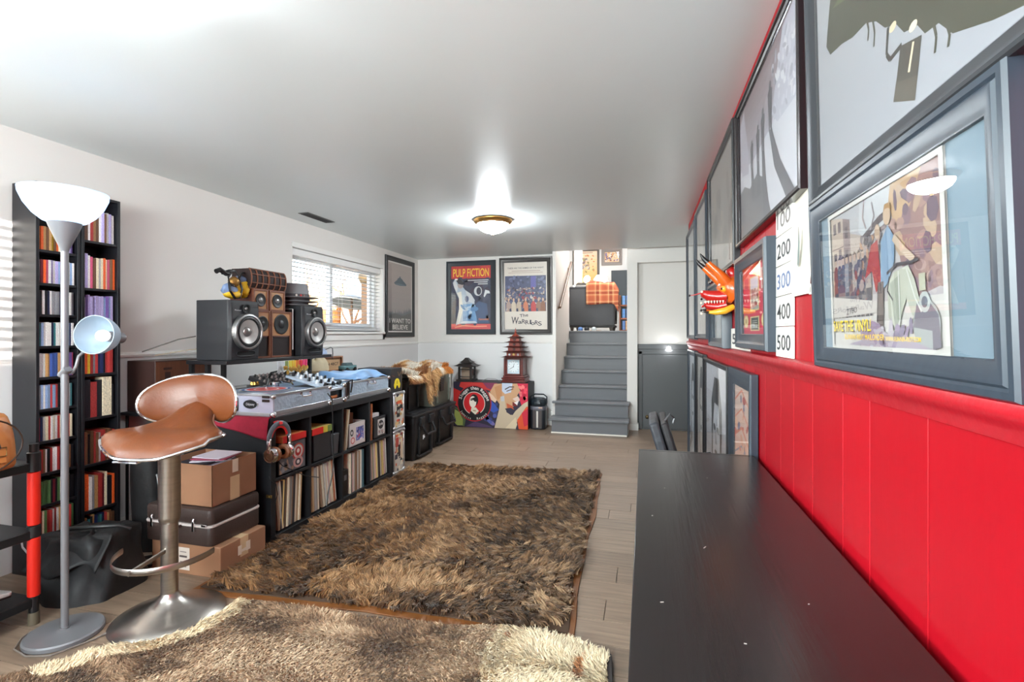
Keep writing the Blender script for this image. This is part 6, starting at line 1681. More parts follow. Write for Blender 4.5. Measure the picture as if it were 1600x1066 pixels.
# ================================================================ right wall: frames, cards, mask; dresser; chair; rugs
XW = XR-.001
def art_vinyl(w, h):
    a = Art(w, h, (232, 226, 220), tone=.74); random.seed(41)
    m_ = .025
    a.bands(m_, .30, 1-m_, .97, (206, 196, 196), (196, 196, 200), 8)
    # smoky sky and warm haze right
    a.poly([(.62, .97), (.975, .97), (.975, .35), (.80, .30), (.70, .5), (.66, .75)], (166, 130, 126)); a.poly([(.60, .97), (.86, .97), (.78, .80), (.66, .72)], (214, 178, 140))
    a.poly([(.36, .97), (.64, .97), (.60, .78), (.45, .68), (.34, .78)], (214, 216, 220)); a.blobs(.62, .35, .96, .9, 40, [(150, 120, 130), (186, 150, 140), (120, 100, 116), (206, 176, 150)], (.02, .05), (.02, .06))
    # buildings
    a.poly([(m_, .97), (.17, .93), (.17, .42), (m_, .38)], (206, 186, 170)); a.poly([(.17, .93), (.25, .90), (.25, .45), (.17, .42)], (150, 130, 130)); a.poly([(.25, .80), (.40, .74), (.40, .45), (.25, .45)], (196, 180, 170))
    for (u, v) in ((.05, .84), (.05, .62), (.11, .84), (.11, .64), (.19, .78), (.19, .62)): a.rect(u, v, u+.035, v+.08, (112, 96, 100))
    for v in (.57, .73): a.line([(m_, v), (.17, v+.0)], .006, (130, 110, 108))
    a.line([(.38, .72), (.46, .76), (.54, .80), (.62, .82)], .03, (96, 84, 88)); a.line([(.36, .66), (.44, .70), (.60, .75)], .02, (136, 120, 120))
    a.line([(.41, .97), (.39, .86), (.42, .78)], .012, (176, 160, 160)); a.line([(.48, .93), (.50, .84), (.46, .76)], .010, (160, 146, 150))
    # crowd
    for k in range(9):
        u = .07+.045*k; c = random.choice([(150, 150, 160), (130, 50, 50), (70, 74, 100), (176, 166, 160), (96, 90, 100), (52, 56, 78)])
        a.poly([(u-.03, .38), (u-.028, .56), (u-.012, .60), (u+.012, .60), (u+.028, .56), (u+.03, .38)], c)
        a.poly([(u-.025, .22), (u-.025, .4), (u+.025, .4), (u+.025, .22), (u+.005, .22), (u, .34), (u-.005, .22)], random.choice([(100, 96, 106), (130, 120, 120), (70, 70, 86)]))
        a.ell(u, .63, .016, .03, (206, 176, 156), 12); a.poly([(u-.018, .645), (u, .668), (u+.018, .645)], random.choice([(110, 90, 80), (60, 54, 56)]))
    a.blobs(.25, .24, .42, .55, 30, [(60, 62, 90), (96, 90, 110), (140, 60, 60), (170, 150, 150)], (.012, .03), (.02, .05))
    a.blobs(.34, .5, .56, .72, 40, [(120, 110, 116), (176, 160, 156), (86, 76, 84), (196, 150, 120)], (.01, .025), (.015, .04))
    a.poly([(m_, .22), (.56, .24), (.56, .30), (m_, .38)], (214, 206, 200))
    # rider: red jacket figure and one in a pale blue shirt
    a.poly([(.40, .46), (.47, .66), (.53, .68), (.55, .40), (.50, .36), (.47, .5)], (176, 42, 44)); a.ell(.53, .73, .024, .045, (206, 176, 150), 14)
    a.poly([(.54, .36), (.56, .66), (.62, .74), (.67, .66), (.66, .52), (.60, .40)], (136, 166, 196)); a.ell(.615, .80, .03, .055, (216, 186, 156), 16); a.poly([(.585, .82), (.60, .87), (.64, .87), (.65, .82), (.63, .84), (.60, .84)], (186, 140, 80))
    a.line([(.66, .66), (.74, .56), (.80, .50)], .03, (222, 196, 172)); a.poly([(.49, .12), (.52, .42), (.57, .42), (.55, .12)], (110, 96, 92)); a.line([(.50, .12), (.52, .40)], .008, (60, 54, 56))
    # scooter
    cr = (206, 208, 190)
    a.poly([(.60, .40), (.66, .46), (.76, .48), (.80, .40), (.84, .24), (.78, .20), (.74, .30), (.66, .12), (.60, .20)], cr); a.poly([(.62, .40), (.70, .44), (.70, .2), (.65, .14)], (170, 176, 160))
    a.ell(.865, .15, .085, .13, (186, 190, 188), 24); a.poly([(.78, .14), (.81, .27), (.88, .28), (.94, .20), (.95, .04), (.90, .02), (.90, .12)], (136, 128, 140)); a.ell(.86, .27, .035, .055, (206, 210, 206), 16); a.ell(.86, .27, .02, .03, (120, 120, 130), 12); a.rect(.83, .33, .87, .42, (206, 206, 180))
    a.line([(.60, .46), (.68, .50), (.78, .49), (.83, .50)], .012, (80, 74, 80)); a.line([(.69, .46), (.69, .18), (.66, .10), (.60, .14)], .008, (236, 236, 230)); a.line([(.75, .46), (.80, .30), (.84, .22)], .008, (236, 236, 230)); a.line([(.62, .44), (.60, .36), (.64, .30)], .008, (60, 54, 60))
    # ground smoke and lettering
    a.poly([(.2, .03), (.56, .12), (.64, .08), (.72, .10), (.8, .06), (.92, .02), (.6, .02)], (190, 176, 190)); a.blobs(.34, .04, .80, .16, 20, [(170, 150, 176), (206, 196, 206), (150, 136, 160)], (.02, .05), (.015, .04))
    a.text('ZTEO', .25, .245, .04, (70, 66, 70), width=.12, rot=4)
    a.text('SAVE THE VINYL!', .235, .118, .078, (60, 50, 30), width=.42, rot=0); a.text('SAVE THE VINYL!', .232, .124, .076, (236, 200, 50), width=.42)
    a.text('RUNNIN RIOT MAILORDER', .36, .066, .036, (226, 186, 50), width=.40); a.text('WWW.RUNNIN-RIOT.COM', .70, .062, .026, (226, 190, 70), width=.26)
    a.rect(0, 0, m_, 1, (236, 232, 226)); a.rect(1-m_, 0, 1, 1, (236, 232, 226)); a.rect(0, 0, 1, m_, (236, 232, 226)); a.rect(0, 1-m_*1.2, 1, 1, (236, 232, 226))
    return a
wprof = [(0, 0), (0, -.016), (.003, -.021), (.012, -.021), (.016, -.018), (.020, -.022), (.026, -.022), (.046, -.013), (.049, -.013), (.049, -.003)]
t = framed('picture_frame', 'wide charcoal frame with a scooter print lettered SAVE THE VINYL', (XW-.003, 1.045, 1.209), R(-90), .70, .40, .049, .022, navyf, art_vinyl, tilt=R(2.0), prof=wprof, inner=(.455, .300, (-.02, .049)), backing=mat('slate_mat', (104, 122, 134), .5))
big = [(0, 0), (0, -.024), (.004, -.028), (.010, -.028), (.014, -.024), (.022, -.020), (.038, -.014), (.040, -.013), (.040, -.003)]
def art_drape(w, h):
    a = Art(w, h, (206, 208, 214)); a.bands(0, 0, 1, 1, (142, 144, 150), (152, 153, 156), 10); random.seed(2)
    D = (58, 58, 44)
    a.poly([(.07, .50), (.10, .62), (.2, .9), (.5, .98), (.95, .9), (1, .1), (.92, .03), (.84, .02), (.76, .05), (.66, .10), (.62, .155), (.575, .165), (.55, .205), (.50, .225), (.47, .27), (.42, .30), (.38, .35), (.33, .385), (.25, .40), (.18, .43), (.10, .45)], D)
    a.poly([(.12, .60), (.25, .54), (.4, .46), (.55, .36), (.7, .26), (.85, .17), (1, .12), (1, .18), (.85, .23), (.7, .32), (.55, .43), (.4, .53), (.25, .60)], (86, 94, 62)); a.poly([(.3, .62), (.6, .5), (.9, .36), (.9, .4), (.6, .56)], (74, 78, 56))
    for u, v, l in ((.33, .385, .06), (.36, .365, .08), (.60, .165, .07), (.64, .13, .05)): a.line([(u, v+.02), (u+.012, v-l*.5), (u+.006, v-l)], .008, D)
    a.line([(.435, .29), (.425, .22), (.44, .195), (.49, .20)], .011, (50, 48, 42)); a.ell(.455, .275, .016, .012, (196, 180, 150), 10); a.ell(.535, .215, .016, .012, (206, 196, 170), 10)
    a.poly([(.485, .20), (.565, .17), (.552, .10), (.535, .025), (.45, .07), (.468, .13)], (62, 58, 50)); a.poly([(.463, .115), (.548, .082), (.535, .025), (.45, .07)], (78, 72, 62)); a.line([(.535, .175), (.515, .11)], .008, (206, 190, 160))
    return a
framed('picture_frame', 'dark framed poster of torn dark green cloth on white, topmost above the scooter print', (XW-.008, .955, 1.607), R(-90), .89, .70, .040, .028, mat('steel_black_frame', (58, 60, 64), .28, .25), art_drape, tilt=R(1.2), prof=big)
def art_shadows(w, h):
    a = Art(w, h, (150, 146, 156)); random.seed(6)
    a.bands(0, .5, 1, 1, (160, 156, 168), (124, 108, 112), 8); a.poly([(0, .0), (0, .55), (.3, .5), (1, .58), (1, 0)], (196, 196, 204)); a.poly([(.62, .60), (.78, .98), (1, 1), (1, .48), (.7, .5)], (176, 176, 188)); a.poly([(0, 0), (0, .38), (.10, .40), (.22, .33), (.36, .37), (.46, .30), (.56, .1), (.6, 0)], (104, 104, 108)); a.poly([(0, .9), (.05, .5), (.2, .45), (.2, .6), (.1, .98)], (170, 166, 178))
    a.blobs(.64, .52, .98, .92, 60, [(190, 190, 200), (150, 150, 162), (206, 206, 212)], (.01, .03), (.01, .03))
    G = (72, 72, 78)
    for u, v, s_, su in ((.27, .46, .20, .33), (.39, .44, .25, .40), (.48, .46, .28, .52), (.60, .52, .30, .84)):
        a.poly([(u-.022, v), (u-.028, v+s_*.5), (u-.034, v+s_*.78), (u-.012, v+s_*.84), (u+.012, v+s_*.84), (u+.034, v+s_*.78), (u+.026, v+s_*.5), (u+.02, v), (u+.004, v), (u, v+s_*.4), (u-.006, v)], G); a.ell(u, v+s_*.91, .016, s_*.085, G, 12)
        e = su-u
        a.poly([(u-.02, v), (u+.02, v), (u+.03+e*.45, v*.5), (u+.06+e, .02 if u > .44 else .20), (u-.04+e, .02 if u > .44 else .20), (u-.03+e*.35, v*.5)], (92, 92, 98))
    return a
framed('picture_frame', 'large black framed print of four standing figures casting long shadows', (XW, 1.975, 1.68), R(-90), .965, .605, .024, .032, mat('black_gloss_frame', (40, 34, 36), .22, .2), art_shadows, tilt=R(.6), prof=[(0, 0), (0, -.028), (.004, -.032), (.012, -.032), (.016, -.026), (.024, -.022), (.024, -.003)])
def art_dim(seed, base, cols, n=30):
    def f(w, h):
        random.seed(seed); a = Art(w, h, base); a.bands(0, 0, 1, 1, base, tuple(min(255, c*1.15) for c in base), 6); a.blobs(.1, .05, .9, .8, n, cols, (.03, .12), (.04, .16)); return a
    return f
framed('picture_frame', 'black framed dim grey poster above the orange horned mask', (XW, 3.0, 1.615), R(-90), .96, .69, .03, .032, blkf, art_dim(1, (120, 116, 112), [(110, 104, 100), (136, 130, 124), (96, 92, 90), (150, 140, 128)], 24), tilt=R(.6))
framed('picture_frame', 'tall black framed grey poster, second from the far end of the red wall', (XW, 3.985, 1.25), R(-90), .76, 1.02, .035, .03, navyf, art_dim(2, (146, 142, 138), [(130, 126, 122), (166, 160, 154), (112, 112, 112)], 24), tilt=R(.4))
framed('picture_frame', 'tall black framed pale poster above the rail at the far end of the red wall', (XW, 4.81, 1.24), R(-90), .78, 1.01, .035, .03, navyf, art_dim(3, (160, 160, 160), [(136, 140, 142), (176, 176, 176), (120, 124, 128)], 24), tilt=R(.4))
def art_award(w, h):
    a = Art(w, h, (200, 40, 66)); random.seed(10)
    a.rect(0, 0, 1, 1, (196, 44, 70))
    a.rect(.30, .34, .66, .84, (190, 170, 120)); a.rect(.33, .36, .63, .82, (150, 150, 140)); a.blobs(.35, .38, .61, .76, 26, [(60, 60, 60), (206, 200, 186), (120, 116, 110)], (.015, .05), (.02, .05)); a.rect(.33, .66, .63, .82, (176, 190, 206))
    a.rect(.30, .05, .66, .26, (206, 186, 140)); a.rect(.34, .07, .62, .24, (70, 80, 76))
    for v in (.10, .13, .16, .19): a.rect(.38, v, .58, v+.012, (170, 170, 160))
    for u, v in ((.84, .20), (.12, .2)): a.ell(u, v, .11, .10, (206, 180, 120), 22); a.ell(u, v, .08, .075, (226, 206, 160), 20); a.ell(u, v, .04, .04, (180, 150, 96), 14)
    a.poly([(.08, .3), (.11, .8), (.15, .8), (.17, .3), (.125, .28)], (186, 50, 70)); a.poly([(.80, .3), (.83, .86), (.9, .86), (.88, .3)], (206, 70, 86)); a.rect(.74, .62, .94, .9, (210, 176, 166)); a.rect(.78, .66, .9, .86, (196, 90, 90))
    return a
framed('picture_frame', 'deep charcoal frame with medals mounted on red, on the rail beside the number cards', (XW, 2.118, 1.228), R(-90), .575, .39, .06, .042, navyf, art_award, tilt=R(.8))
framed('picture_frame', 'small blue-grey framed print under the orange horned mask', (XW, 3.02, 1.213), R(-90), .57, .37, .05, .05, navyf, art_dim(5, (128, 140, 148), [(116, 126, 134), (140, 152, 160)], 10), tilt=R(.8))
# paper number cards stuck to the wall
cardm = mat('card_white', (230, 226, 218), .6)
def ncard(txt, y, z, w, h, label, col=(60, 60, 62)):
    t = thing('number_card', label, 'card', (XW-.001, y, z), R(-90), 'number cards on the red wall')
    MB().box((-w/2, -.008, 0), (w/2, 0, h)).build('card', cardm, t, bevel=.001)
    a = Art(w, h, (230, 226, 218)); a.mb = MB(); a.n = 0
    a.text(txt, .5, .24, .5, col, width=.84); a.rect(.55, .06, .85, .075, (150, 146, 140))
    a.build('number', t, T(0, -.0083, 0))
for i, (txt, c) in enumerate((('500', (60, 60, 62)), ('400', (64, 62, 62)), ('300', (96, 112, 150)), ('200', (52, 52, 54)), ('100', (110, 104, 100)))):
    ncard(txt, 1.738, 1.214+.0985*i, .186, .0965, 'white paper card numbered %s in the upright column of cards' % ('five hundred', 'four hundred', 'three hundred', 'two hundred', 'one hundred')[i], c)
ncard('500', 2.50, 1.214, .44, .10, 'wide white card numbered five hundred lying half behind the medal frame on the rail')
t = thing('paper_sheet', 'tall creased cream paper sheet with a small sketch beside the number cards', 'paper', (XW-.001, 1.575, 1.398), R(-90))
MB().grid(lambda u, v: ((u-.5)*.16, -.004-.004*math.sin(5*v+3*u), v*.30), 8, 12).build('sheet', mat('cream_paper', (226, 220, 204), .6), t)
a = Art(.16, .30, (0, 0, 0)); a.mb = MB(); a.n = 0
a.poly([(.44, .30), (.50, .52), (.54, .66), (.60, .5), (.58, .36), (.53, .26)], (110, 120, 116)); a.poly([(.5, .5), (.52, .66), (.56, .62)], (90, 70, 66)); a.line([(.25, .05), (.25, .95)], .008, (206, 198, 180)); a.line([(.1, .86), (.9, .83)], .008, (206, 198, 180))
a.build('sketch', t, T(0, -.0105, 0))
t = thing('torn_label', 'small torn white label on the red wall under the cream sheet', 'label', (XW-.001, 1.475, 1.395), R(-90))
MB().box((-.03, -.003, 0), (.03, 0, .028)).build('label', cardm, t)
a = Art(.06, .028, (230, 226, 218)); a.mb = MB(); a.n = 0
for u in (.2, .4, .58, .75): a.rect(u, .2, u+.07, .7, (90, 80, 80))
a.build('marks', t, T(0, -.0034, 0))

# carved horned mask reaching out from the wall (snout towards -x)
t = thing('horned_mask', 'carved orange and red horned mask with open toothed jaws jutting from the red wall', 'mask', (XW, 2.62, 1.42))
org = mat('mask_orange', (214, 96, 28), .28, noise=(10, .25, (1, 1, 1)), coat=.4); mred = mat('mask_red', (176, 26, 22), .28, coat=.4); myel = mat('mask_yellow', (226, 168, 40), .3, coat=.4); mblk = mat('mask_black', (30, 26, 26), .3); mwht = mat('mask_white', (236, 226, 206), .35)
mb = MB(); mb.tube([(0, 0, .07), (-.03, 0, .085), (-.055, 0, .085), (-.075, 0, .07)], [.065, .07, .055, .03], 16, flat=1.15); mb.build('head', org, t, angle=70)
MB().tube([(-.01, 0, .15), (-.03, 0, .165), (-.045, 0, .16)], [.03, .035, .02], 12).build('brow', mred, t, angle=70)
for s_, tip in ((-1, (-.168, -.05, .245)), (1, (-.178, .05, .232))):
    b = Vector((-.045, .035*s_, .11)); e = Vector(tip); m1 = b.lerp(e, .5)+Vector((.012, .01*s_, -.012))
    MB().tube([b, b.lerp(m1, .5), m1, m1.lerp(e, .6)], [.030, .026, .020, .013], 12).build('horn', org, t, angle=70)
    MB().tube([m1.lerp(e, .58), m1.lerp(e, .85), e+Vector((-.004, 0, .012))], [.0135, .010, .003], 10).build('horn_tip', mblk, t, angle=70)
    MB().ball((-.062, .045*s_, .085), .016, 12).build('eye', myel, t); MB().ball((-.073, .050*s_, .085), .007, 8).build('pupil', mblk, t)
MB().tube([(-.05, 0, .052), (-.09, 0, .050), (-.13, 0, .056), (-.155, 0, .066), (-.165, 0, .062)], [.036, .032, .026, .018, .006], 12, flat=1.2).build('upper_jaw', mred, t, angle=70)
MB().tube([(-.05, 0, .008), (-.09, 0, .0), (-.13, 0, .006), (-.15, 0, .014)], [.030, .024, .018, .008], 12, flat=1.2).build('lower_jaw', mred, t, angle=70)
for s_ in (-1, 1):
    for i in range(7):
        x = -.065-.013*i
        MB().cyl((x, s_*.030*(1-.05*i), .030), (x, s_*.030*(1-.05*i), .016), .005, .0012, n=6).build('tooth', mwht, t)
MB().tube([(-.16, .0, .070), (-.19, 0, .062), (-.215, 0, .058)], [.004, .0035, .002], 6).build('tongue_spike', mred, t); MB().ball((-.217, 0, .058), .006, 8).build('spike_tip', mblk, t)
for s_, z, c in ((-1, -.022, myel), (1, -.008, org)):
    MB().tube([(-.02, .05*s_, z+.02), (-.06, .055*s_, z), (-.10, .05*s_, z-.006), (-.135, .04*s_, z-.006)], [.014, .017, .014, .006], 10).build('lower_horn', c, t, angle=70)
    MB().tube([(-.13, .042*s_, z-.006), (-.158, .036*s_, z-.004)], [.007, .002], 8).build('lower_horn_tip', mblk, t)
for i in range(7):
    MB().ball((-.160+.003*math.sin(i*2), -.012*((-1)**i), .075-.018*i), .0065, 8).build('bead', (mwht, mred, mblk)[i % 3], t)
for i in range(6):
    an = R(60*i); MB().ball((-.058, .02*math.cos(an)*1.6, .09+.02*math.sin(an)), .008, 8).build('crest_bead', myel, t)

# posters standing behind the dresser, leaning to the wall below the rail
def art_face(seed, light_, dark_, mid):
    def f(w, h):
        random.seed(seed); a = Art(w, h, mid); a.bands(0, 0, 1, 1, mid, light_, 6)
        a.ell(.5, .62, .22, .24, light_, 24); a.poly([(.22, .1), (.30, .5), (.28, .78), (.42, .93), (.62, .93), (.74, .76), (.72, .5), (.8, .1), (.64, .3), (.66, .6), (.6, .78), (.42, .78), (.34, .6), (.36, .3)], dark_)
        a.ell(.42, .64, .05, .02, dark_, 12); a.ell(.58, .64, .05, .02, dark_, 12); a.ell(.5, .5, .07, .018, dark_, 12); a.poly([(.48, .64), (.46, .55), (.53, .55)], mid)
        a.blobs(.05, 0, .95, .35, 34, [light_, dark_, mid, (90, 90, 104)], (.03, .09), (.015, .06))
        return a
    return f
def art_red_street(w, h):
    a = Art(w, h, (196, 140, 120)); random.seed(3)
    a.bands(0, 0, 1, 1, (200, 110, 84), (206, 176, 160), 8)
    for k in range(11): a.line([(0, .92-.085*k), (.45, .98-.085*k), (1, .9-.085*k)], random.uniform(.02, .06), random.choice([(110, 116, 136), (190, 84, 66), (226, 190, 150), (150, 70, 60), (206, 120, 90)]))
    a.blobs(0, 0, 1, 1, 60, [(190, 90, 70), (226, 170, 130), (120, 110, 130), (170, 70, 60), (206, 140, 110)], (.02, .07), (.01, .04))
    return a
def leaner(y, w, h, fm, art, label, fw=.03, d=.03):
    framed('picture_frame', label, (XW-.004, y, .002), R(-90), w, h, fw, d, fm, art, tilt=R(.0))
leaner(2.388, .525, 1.125, navyf, art_red_street, 'charcoal framed reddish street poster standing on the floor just beyond the dresser', .075, .03)
leaner(3.225, 1.03, 1.12, blkf, art_face(1, (206, 206, 212), (60, 58, 62), (140, 138, 142)), 'black framed grey portrait poster standing second beyond the dresser', .03, .03)
leaner(4.05, .56, 1.135, blkf, art_face(2, (190, 186, 180), (70, 66, 66), (150, 146, 142)), 'narrow black framed faded portrait standing third beyond the dresser', .03, .03)
leaner(4.725, .70, 1.14, navyf, art_face(3, (210, 216, 222), (40, 44, 52), (176, 184, 192)), 'blue-grey framed black and white portrait farthest along the foot of the red wall', .05, .03)

# dresser in the foreground
dr = mat('black_brown_dresser', (31, 28, 28), .25, noise=(40, .10, (1, .06, 1)), bump=(90, .05, (1, .05, 1)))
t = thing('dresser', 'long black-brown dresser along the red wall in the foreground', 'dresser', (0, 0, 0))
DX0, DX1, DY0, DY1, DZ = -.022, .412, .52, 2.12, .812
MB().box((DX0, DY0, DZ-.022), (DX1, DY1-.022, DZ)).build('top', dr, t, bevel=.0015)
MB().box((DX0, DY1-.020, 0), (DX1, DY1, DZ)).build('side_panel', dr, t, bevel=.0015)
MB().box((DX0, DY0, 0), (DX1, DY0+.020, DZ-.022)).build('side_panel', dr, t, bevel=.0015)
MB().box((DX0+.03, DY0+.02, .06), (DX1, DY1-.022, DZ-.024)).build('carcass', dr, t)
for i in range(2):
    for j in range(3):
        y0 = DY0+.024+i*.778; MB().box((DX0+.006, y0, .08+j*.238), (DX0+.03, y0+.77, .08+j*.238+.23)).build('drawer', dr, t, bevel=.0015)
MB().box((DX0+.04, DY0+.02, 0), (DX0+.06, DY1-.022, .06)).build('plinth', dr, t)
sp = mat('dust_fleck', (170, 164, 158), .6)
for x, y, l, a_ in ((.13, 1.18, .012, 60), (.03, .92, .006, 20), (.15, .83, .004, 0), (.28, .98, .003, 40), (.06, 1.6, .003, 10), (.02, 1.35, .003, 0), (.20, 1.75, .003, 80)):
    MB().box((-l/2, -.0008, 0), (l/2, .0008, .0008)).build('scuff', sp, t, loc=(x, y, DZ), rot=(0, 0, R(a_)))

# chair seen edge-on behind the dresser
t = thing('padded_chair', 'worn dark grey padded chair standing edge-on beyond the far end of the dresser', 'chair', (.325, 2.90, 0))
vin_g = mat('worn_vinyl', (52, 54, 60), .5, noise=(14, .3, (1, 1, .5)), bump=(30, .4, (1, 1, 1)))
Mb = T(-.155, 0, .44) @ RY(-17)
MB().rrect((-.012, 0, .19), (.042, .40, .40), .018).build('back_pad', vin_g, t, None) if False else None
mb = MB().box((-.035, -.20, 0), (.018, .20, .40), 0, Mb); mb.build('back_pad', vin_g, t, bevel=.016, seg=3)
mb = MB().box((.022, -.205, -.02), (.062, .205, .385), 0, Mb); mb.build('front_pad', mat('worn_vinyl_dark', (34, 32, 35), .55, noise=(14, .3, (1, 1, .5)), bump=(30, .4, (1, 1, 1))), t, bevel=.014, seg=3)
MB().box((-.13, -.20, .40), (.012, .20, .46)).build('seat', vin_g, t, bevel=.02, seg=3)
for x in (-.12, .0):
    for y in (-.19, .19): MB().tube([(x, y, .41), (x*1.1, y*1.05, 0)], .011, 8).build('leg', blkm, t)
MB().tube([Mb @ Vector(q) for q in ((.05, -.12, .385), (.085, -.12, .41), (.10, -.12, .385), (.085, -.12, .36))], .006, 6).build('wire_hook', mat('wire_steel', (110, 110, 112), .3, .9), t)
tag(MB().tube([(.22, 2.60, .52), (.235, 2.60, .64), (.27, 2.62, .69), (.315, 2.63, .695), (.315, 2.63, .68)], .007, 8).tube([(.26, 2.60, .48), (.25, 2.60, .60), (.27, 2.60, .56), (.30, 2.60, .50), (.30, 2.60, .4), (.27, 2.6, .0)], .005, 6).build('looped_cable', blkm), 'black cable looping up between the worn chair and the leaning posters', 'cable')

# ---- rugs
def bil(c, u, v):
    a, b, d, e = [np.array(q) for q in c]     # near-left, near-right, far-right, far-left
    return ((1-u)*(1-v))[:, None]*a + (u*(1-v))[:, None]*b + (u*v)[:, None]*d + ((1-u)*v)[:, None]*e
def rug_base(name, label, poly, edge_m, hide_m, ew, z0):
    t = thing(name, label, 'rug', (0, 0, 0))
    MB().prism(poly, z0, z0+.007).build('border', edge_m, t, bevel=.002)
    cx = sum(p[0] for p in poly)/len(poly); cy = sum(p[1] for p in poly)/len(poly)
    inn = []
    for x, y in poly:
        dx, dy = x-cx, y-cy; l = math.hypot(dx, dy); inn.append((x-dx/l*ew, y-dy/l*ew))
    MB().prism(inn, z0+.0071, z0+.012).build('hide', hide_m, t)
    return t
c1 = [(-2.19, 1.975), (-.30, 2.07), (-.372, 4.60), (-2.155, 4.46)]
poly1 = []
for k in range(4):
    a, b = c1[k], c1[(k+1) % 4]
    for i in range(14):
        q = i/14; wv = .010*math.sin(q*9+k*2)+.006*math.sin(q*23+k)
        nx, ny = (b[1]-a[1]), -(b[0]-a[0]); l = math.hypot(nx, ny)
        poly1.append((a[0]+(b[0]-a[0])*q+nx/l*wv, a[1]+(b[1]-a[1])*q+ny/l*wv))
t1 = rug_base('shaggy_rug', 'large shaggy brown sheepskin rug with a tan leather border in mid room', poly1, mat('rug_border', (118, 70, 28), .55), mat('rug_hide', (72, 52, 36), .9), .045, 0.0005)
nl = 6800
u, v = rng.uniform(.022, .976, nl), rng.uniform(.022, .985, nl)
pc = bil(c1, u, v)
field = 2*np.pi*vnoise(pc[:, 0], pc[:, 1], 2.2, 11)*1.5 + rng.normal(0, .9, nl)
n1, n2 = vnoise(pc[:, 0], pc[:, 1], 2.6, 21), vnoise(pc[:, 0], pc[:, 1], 7.0, 31)
tone = .5*n1+.5*n2+rng.normal(0, .20, nl)
# lighter greyer fleeces towards the right and middle, golden ones to the left
right = np.clip((pc[:, 0]+1.6)/1.3, 0, 1)
dk, md, tn, lt = LIN((54, 35, 21)), LIN((100, 69, 40)), LIN((142, 105, 68)), LIN((182, 149, 112))
stops = np.array([.18, .42, .62, .82])
cols = np.stack([np.interp(tone, stops, [q[i] for q in (dk, md, tn, lt)]) for i in range(3)], 1)
gold = LIN((136, 92, 44)); grey = LIN((140, 118, 98))
wgt = (.34*(1-right))[:, None]; cols = cols*(1-wgt)+gold*wgt*(.5+tone[:, None])
wgt = (.30*right)[:, None]; cols = cols*(1-wgt)+grey*wgt*(.45+tone[:, None])
ns = 26
off = rng.normal(0, .013, (nl*ns, 2))
P = np.repeat(pc, ns, 0)+off
# keep inside the border
P[:, 0] = np.clip(P[:, 0], -2.19, -.33)
F = np.repeat(field, ns)+rng.normal(0, .15, nl*ns)
amp = np.repeat(rng.uniform(.5, 1.1, (nl, 1)), ns, 0)
lean = np.stack([np.cos(F), np.sin(F)], 1)*amp - off*8
C = np.repeat(cols, ns, 0)*rng.uniform(.78, 1.25, (nl*ns, 1))
P3 = np.concatenate([P, np.full((len(P), 1), .011)], 1)
strands('fur_pile', t1, P3, C, .050, .0040, lean, jitter=.35, seg=3)

poly2 = [(-1.89, 1.955), (-1.60, 1.985), (-1.25, 1.985), (-.83, 2.02), (-.60, 2.075), (-.41, 2.07), (-.25, 2.05), (-.125, 2.0), (-.10, 1.7), (-.11, 1.2), (-.10, .75), (-.9, .70), (-1.6, .75), (-2.2, .95), (-2.42, 1.14), (-2.30, 1.27), (-2.17, 1.40), (-2.08, 1.535), (-1.97, 1.60), (-1.90, 1.70), (-1.875, 1.85)]
t2 = rug_base('hide_rug', 'pale beige patchwork fur rug with a dark edge in the front, at the stool base', poly2, mat('rug_edge_dark', (52, 46, 46), .6), mat('rug_hide_pale', (150, 126, 102), .9), .02, .0125)
for o_ in list(t2.children): pass
def inside(px, py, poly):
    r_ = np.zeros(len(px), bool); n = len(poly); j = n-1
    for i in range(n):
        xi, yi = poly[i]; xj, yj = poly[j]
        c_ = ((yi > py) != (yj > py)) & (px < (xj-xi)*(py-yi)/(yj-yi+1e-12)+xi)
        r_ ^= c_; j = i
    return r_
inner2 = []
for x, y in poly2:
    dx, dy = x+1.1, y-1.4; l = math.hypot(dx, dy); inner2.append((x-dx/l*.022, y-dy/l*.022))
nl = 42000
px, py = rng.uniform(-2.45, -.1, nl), rng.uniform(1.02, 2.1, nl)
k = inside(px, py, inner2); px, py = px[k], py[k]; nl = len(px)
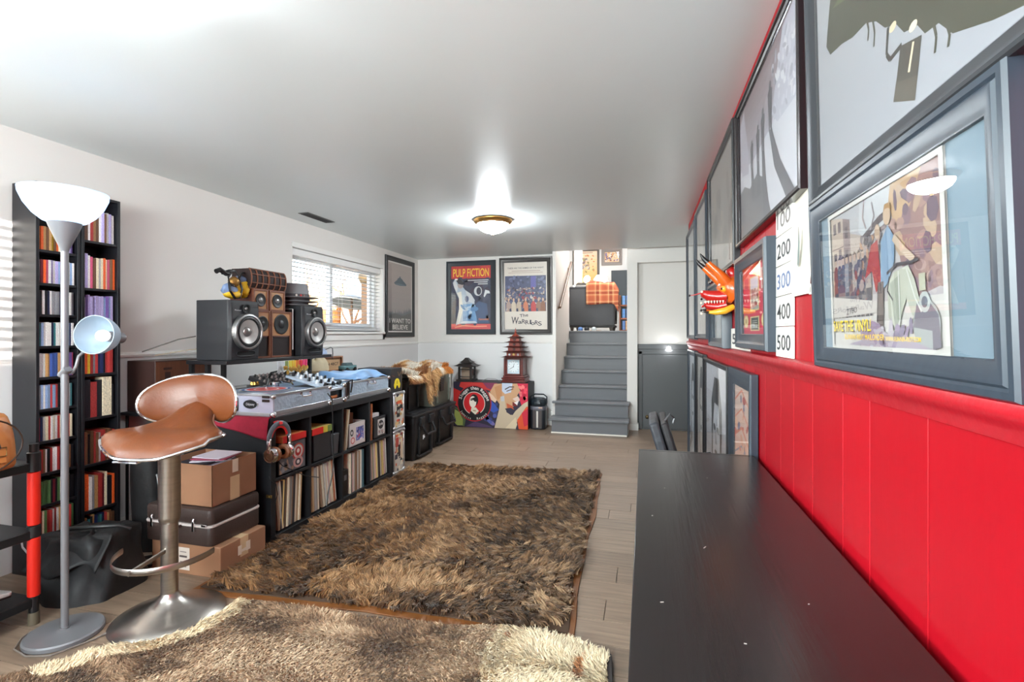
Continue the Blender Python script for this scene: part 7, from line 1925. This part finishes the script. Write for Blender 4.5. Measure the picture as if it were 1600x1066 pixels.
wx = px+.10*vnoise(px, py, 5, 41); wy = py+.10*vnoise(px, py, 5, 42)
n1, n2, n3 = vnoise(wx, wy, 3.2, 51), vnoise(wx*.6, wy*1.6, 9, 52), vnoise(px, py, 30, 53)
tone = .45*n1+.38*n2+.17*n3+rng.normal(0, .06, nl)
cs = [LIN(q) for q in ((80, 61, 47), (126, 98, 74), (168, 138, 108), (202, 176, 146))]
cols = np.stack([np.interp(tone, [.27, .42, .56, .72], [q[i] for q in cs]) for i in range(3)], 1)
white = px > (-.585+.03*np.sin(py*9))
cw = LIN((234, 216, 184)); spot = (vnoise(px, py, 13, 61) > .87) & white
cols = np.where(white[:, None], cw*(.82+.3*n3[:, None]), cols); cols = np.where(spot[:, None], LIN((176, 120, 78)), cols)
# cream rim that meets the stool base
dist = np.full(nl, 9.)
rim = np.array([(-1.89, 1.955), (-1.875, 1.85), (-1.90, 1.70), (-1.97, 1.60), (-2.08, 1.535), (-2.17, 1.40)])
for a, b in zip(rim, rim[1:]):
    ab = b-a; q = np.clip(((px-a[0])*ab[0]+(py-a[1])*ab[1])/(ab@ab), 0, 1)
    dist = np.minimum(dist, np.hypot(px-(a[0]+q*ab[0]), py-(a[1]+q*ab[1])))
cream = dist < .085+.03*n1
cols = np.where(cream[:, None], LIN((226, 206, 172))*(.85+.3*n3[:, None]), cols)
ns = 4
P = np.repeat(np.stack([px, py], 1), ns, 0)+rng.normal(0, .004, (nl*ns, 2))
F = 2*np.pi*vnoise(px, py, 3, 71)*1.4+rng.normal(0, .5, nl)
F = np.repeat(F, ns)+rng.normal(0, .3, nl*ns)
hgt = np.repeat(np.where(white | cream, .021, .013)*(.7+.9*n2), ns)
lean = np.stack([np.cos(F), np.sin(F)], 1)*rng.uniform(.5, 1.1, (nl*ns, 1))
C = np.repeat(cols, ns, 0)*rng.uniform(.9, 1.1, (nl*ns, 1))
P3 = np.concatenate([P, np.full((len(P), 1), .0235)], 1)
strands('fur_pile', t2, P3, C, hgt, .0034, lean, seg=2)
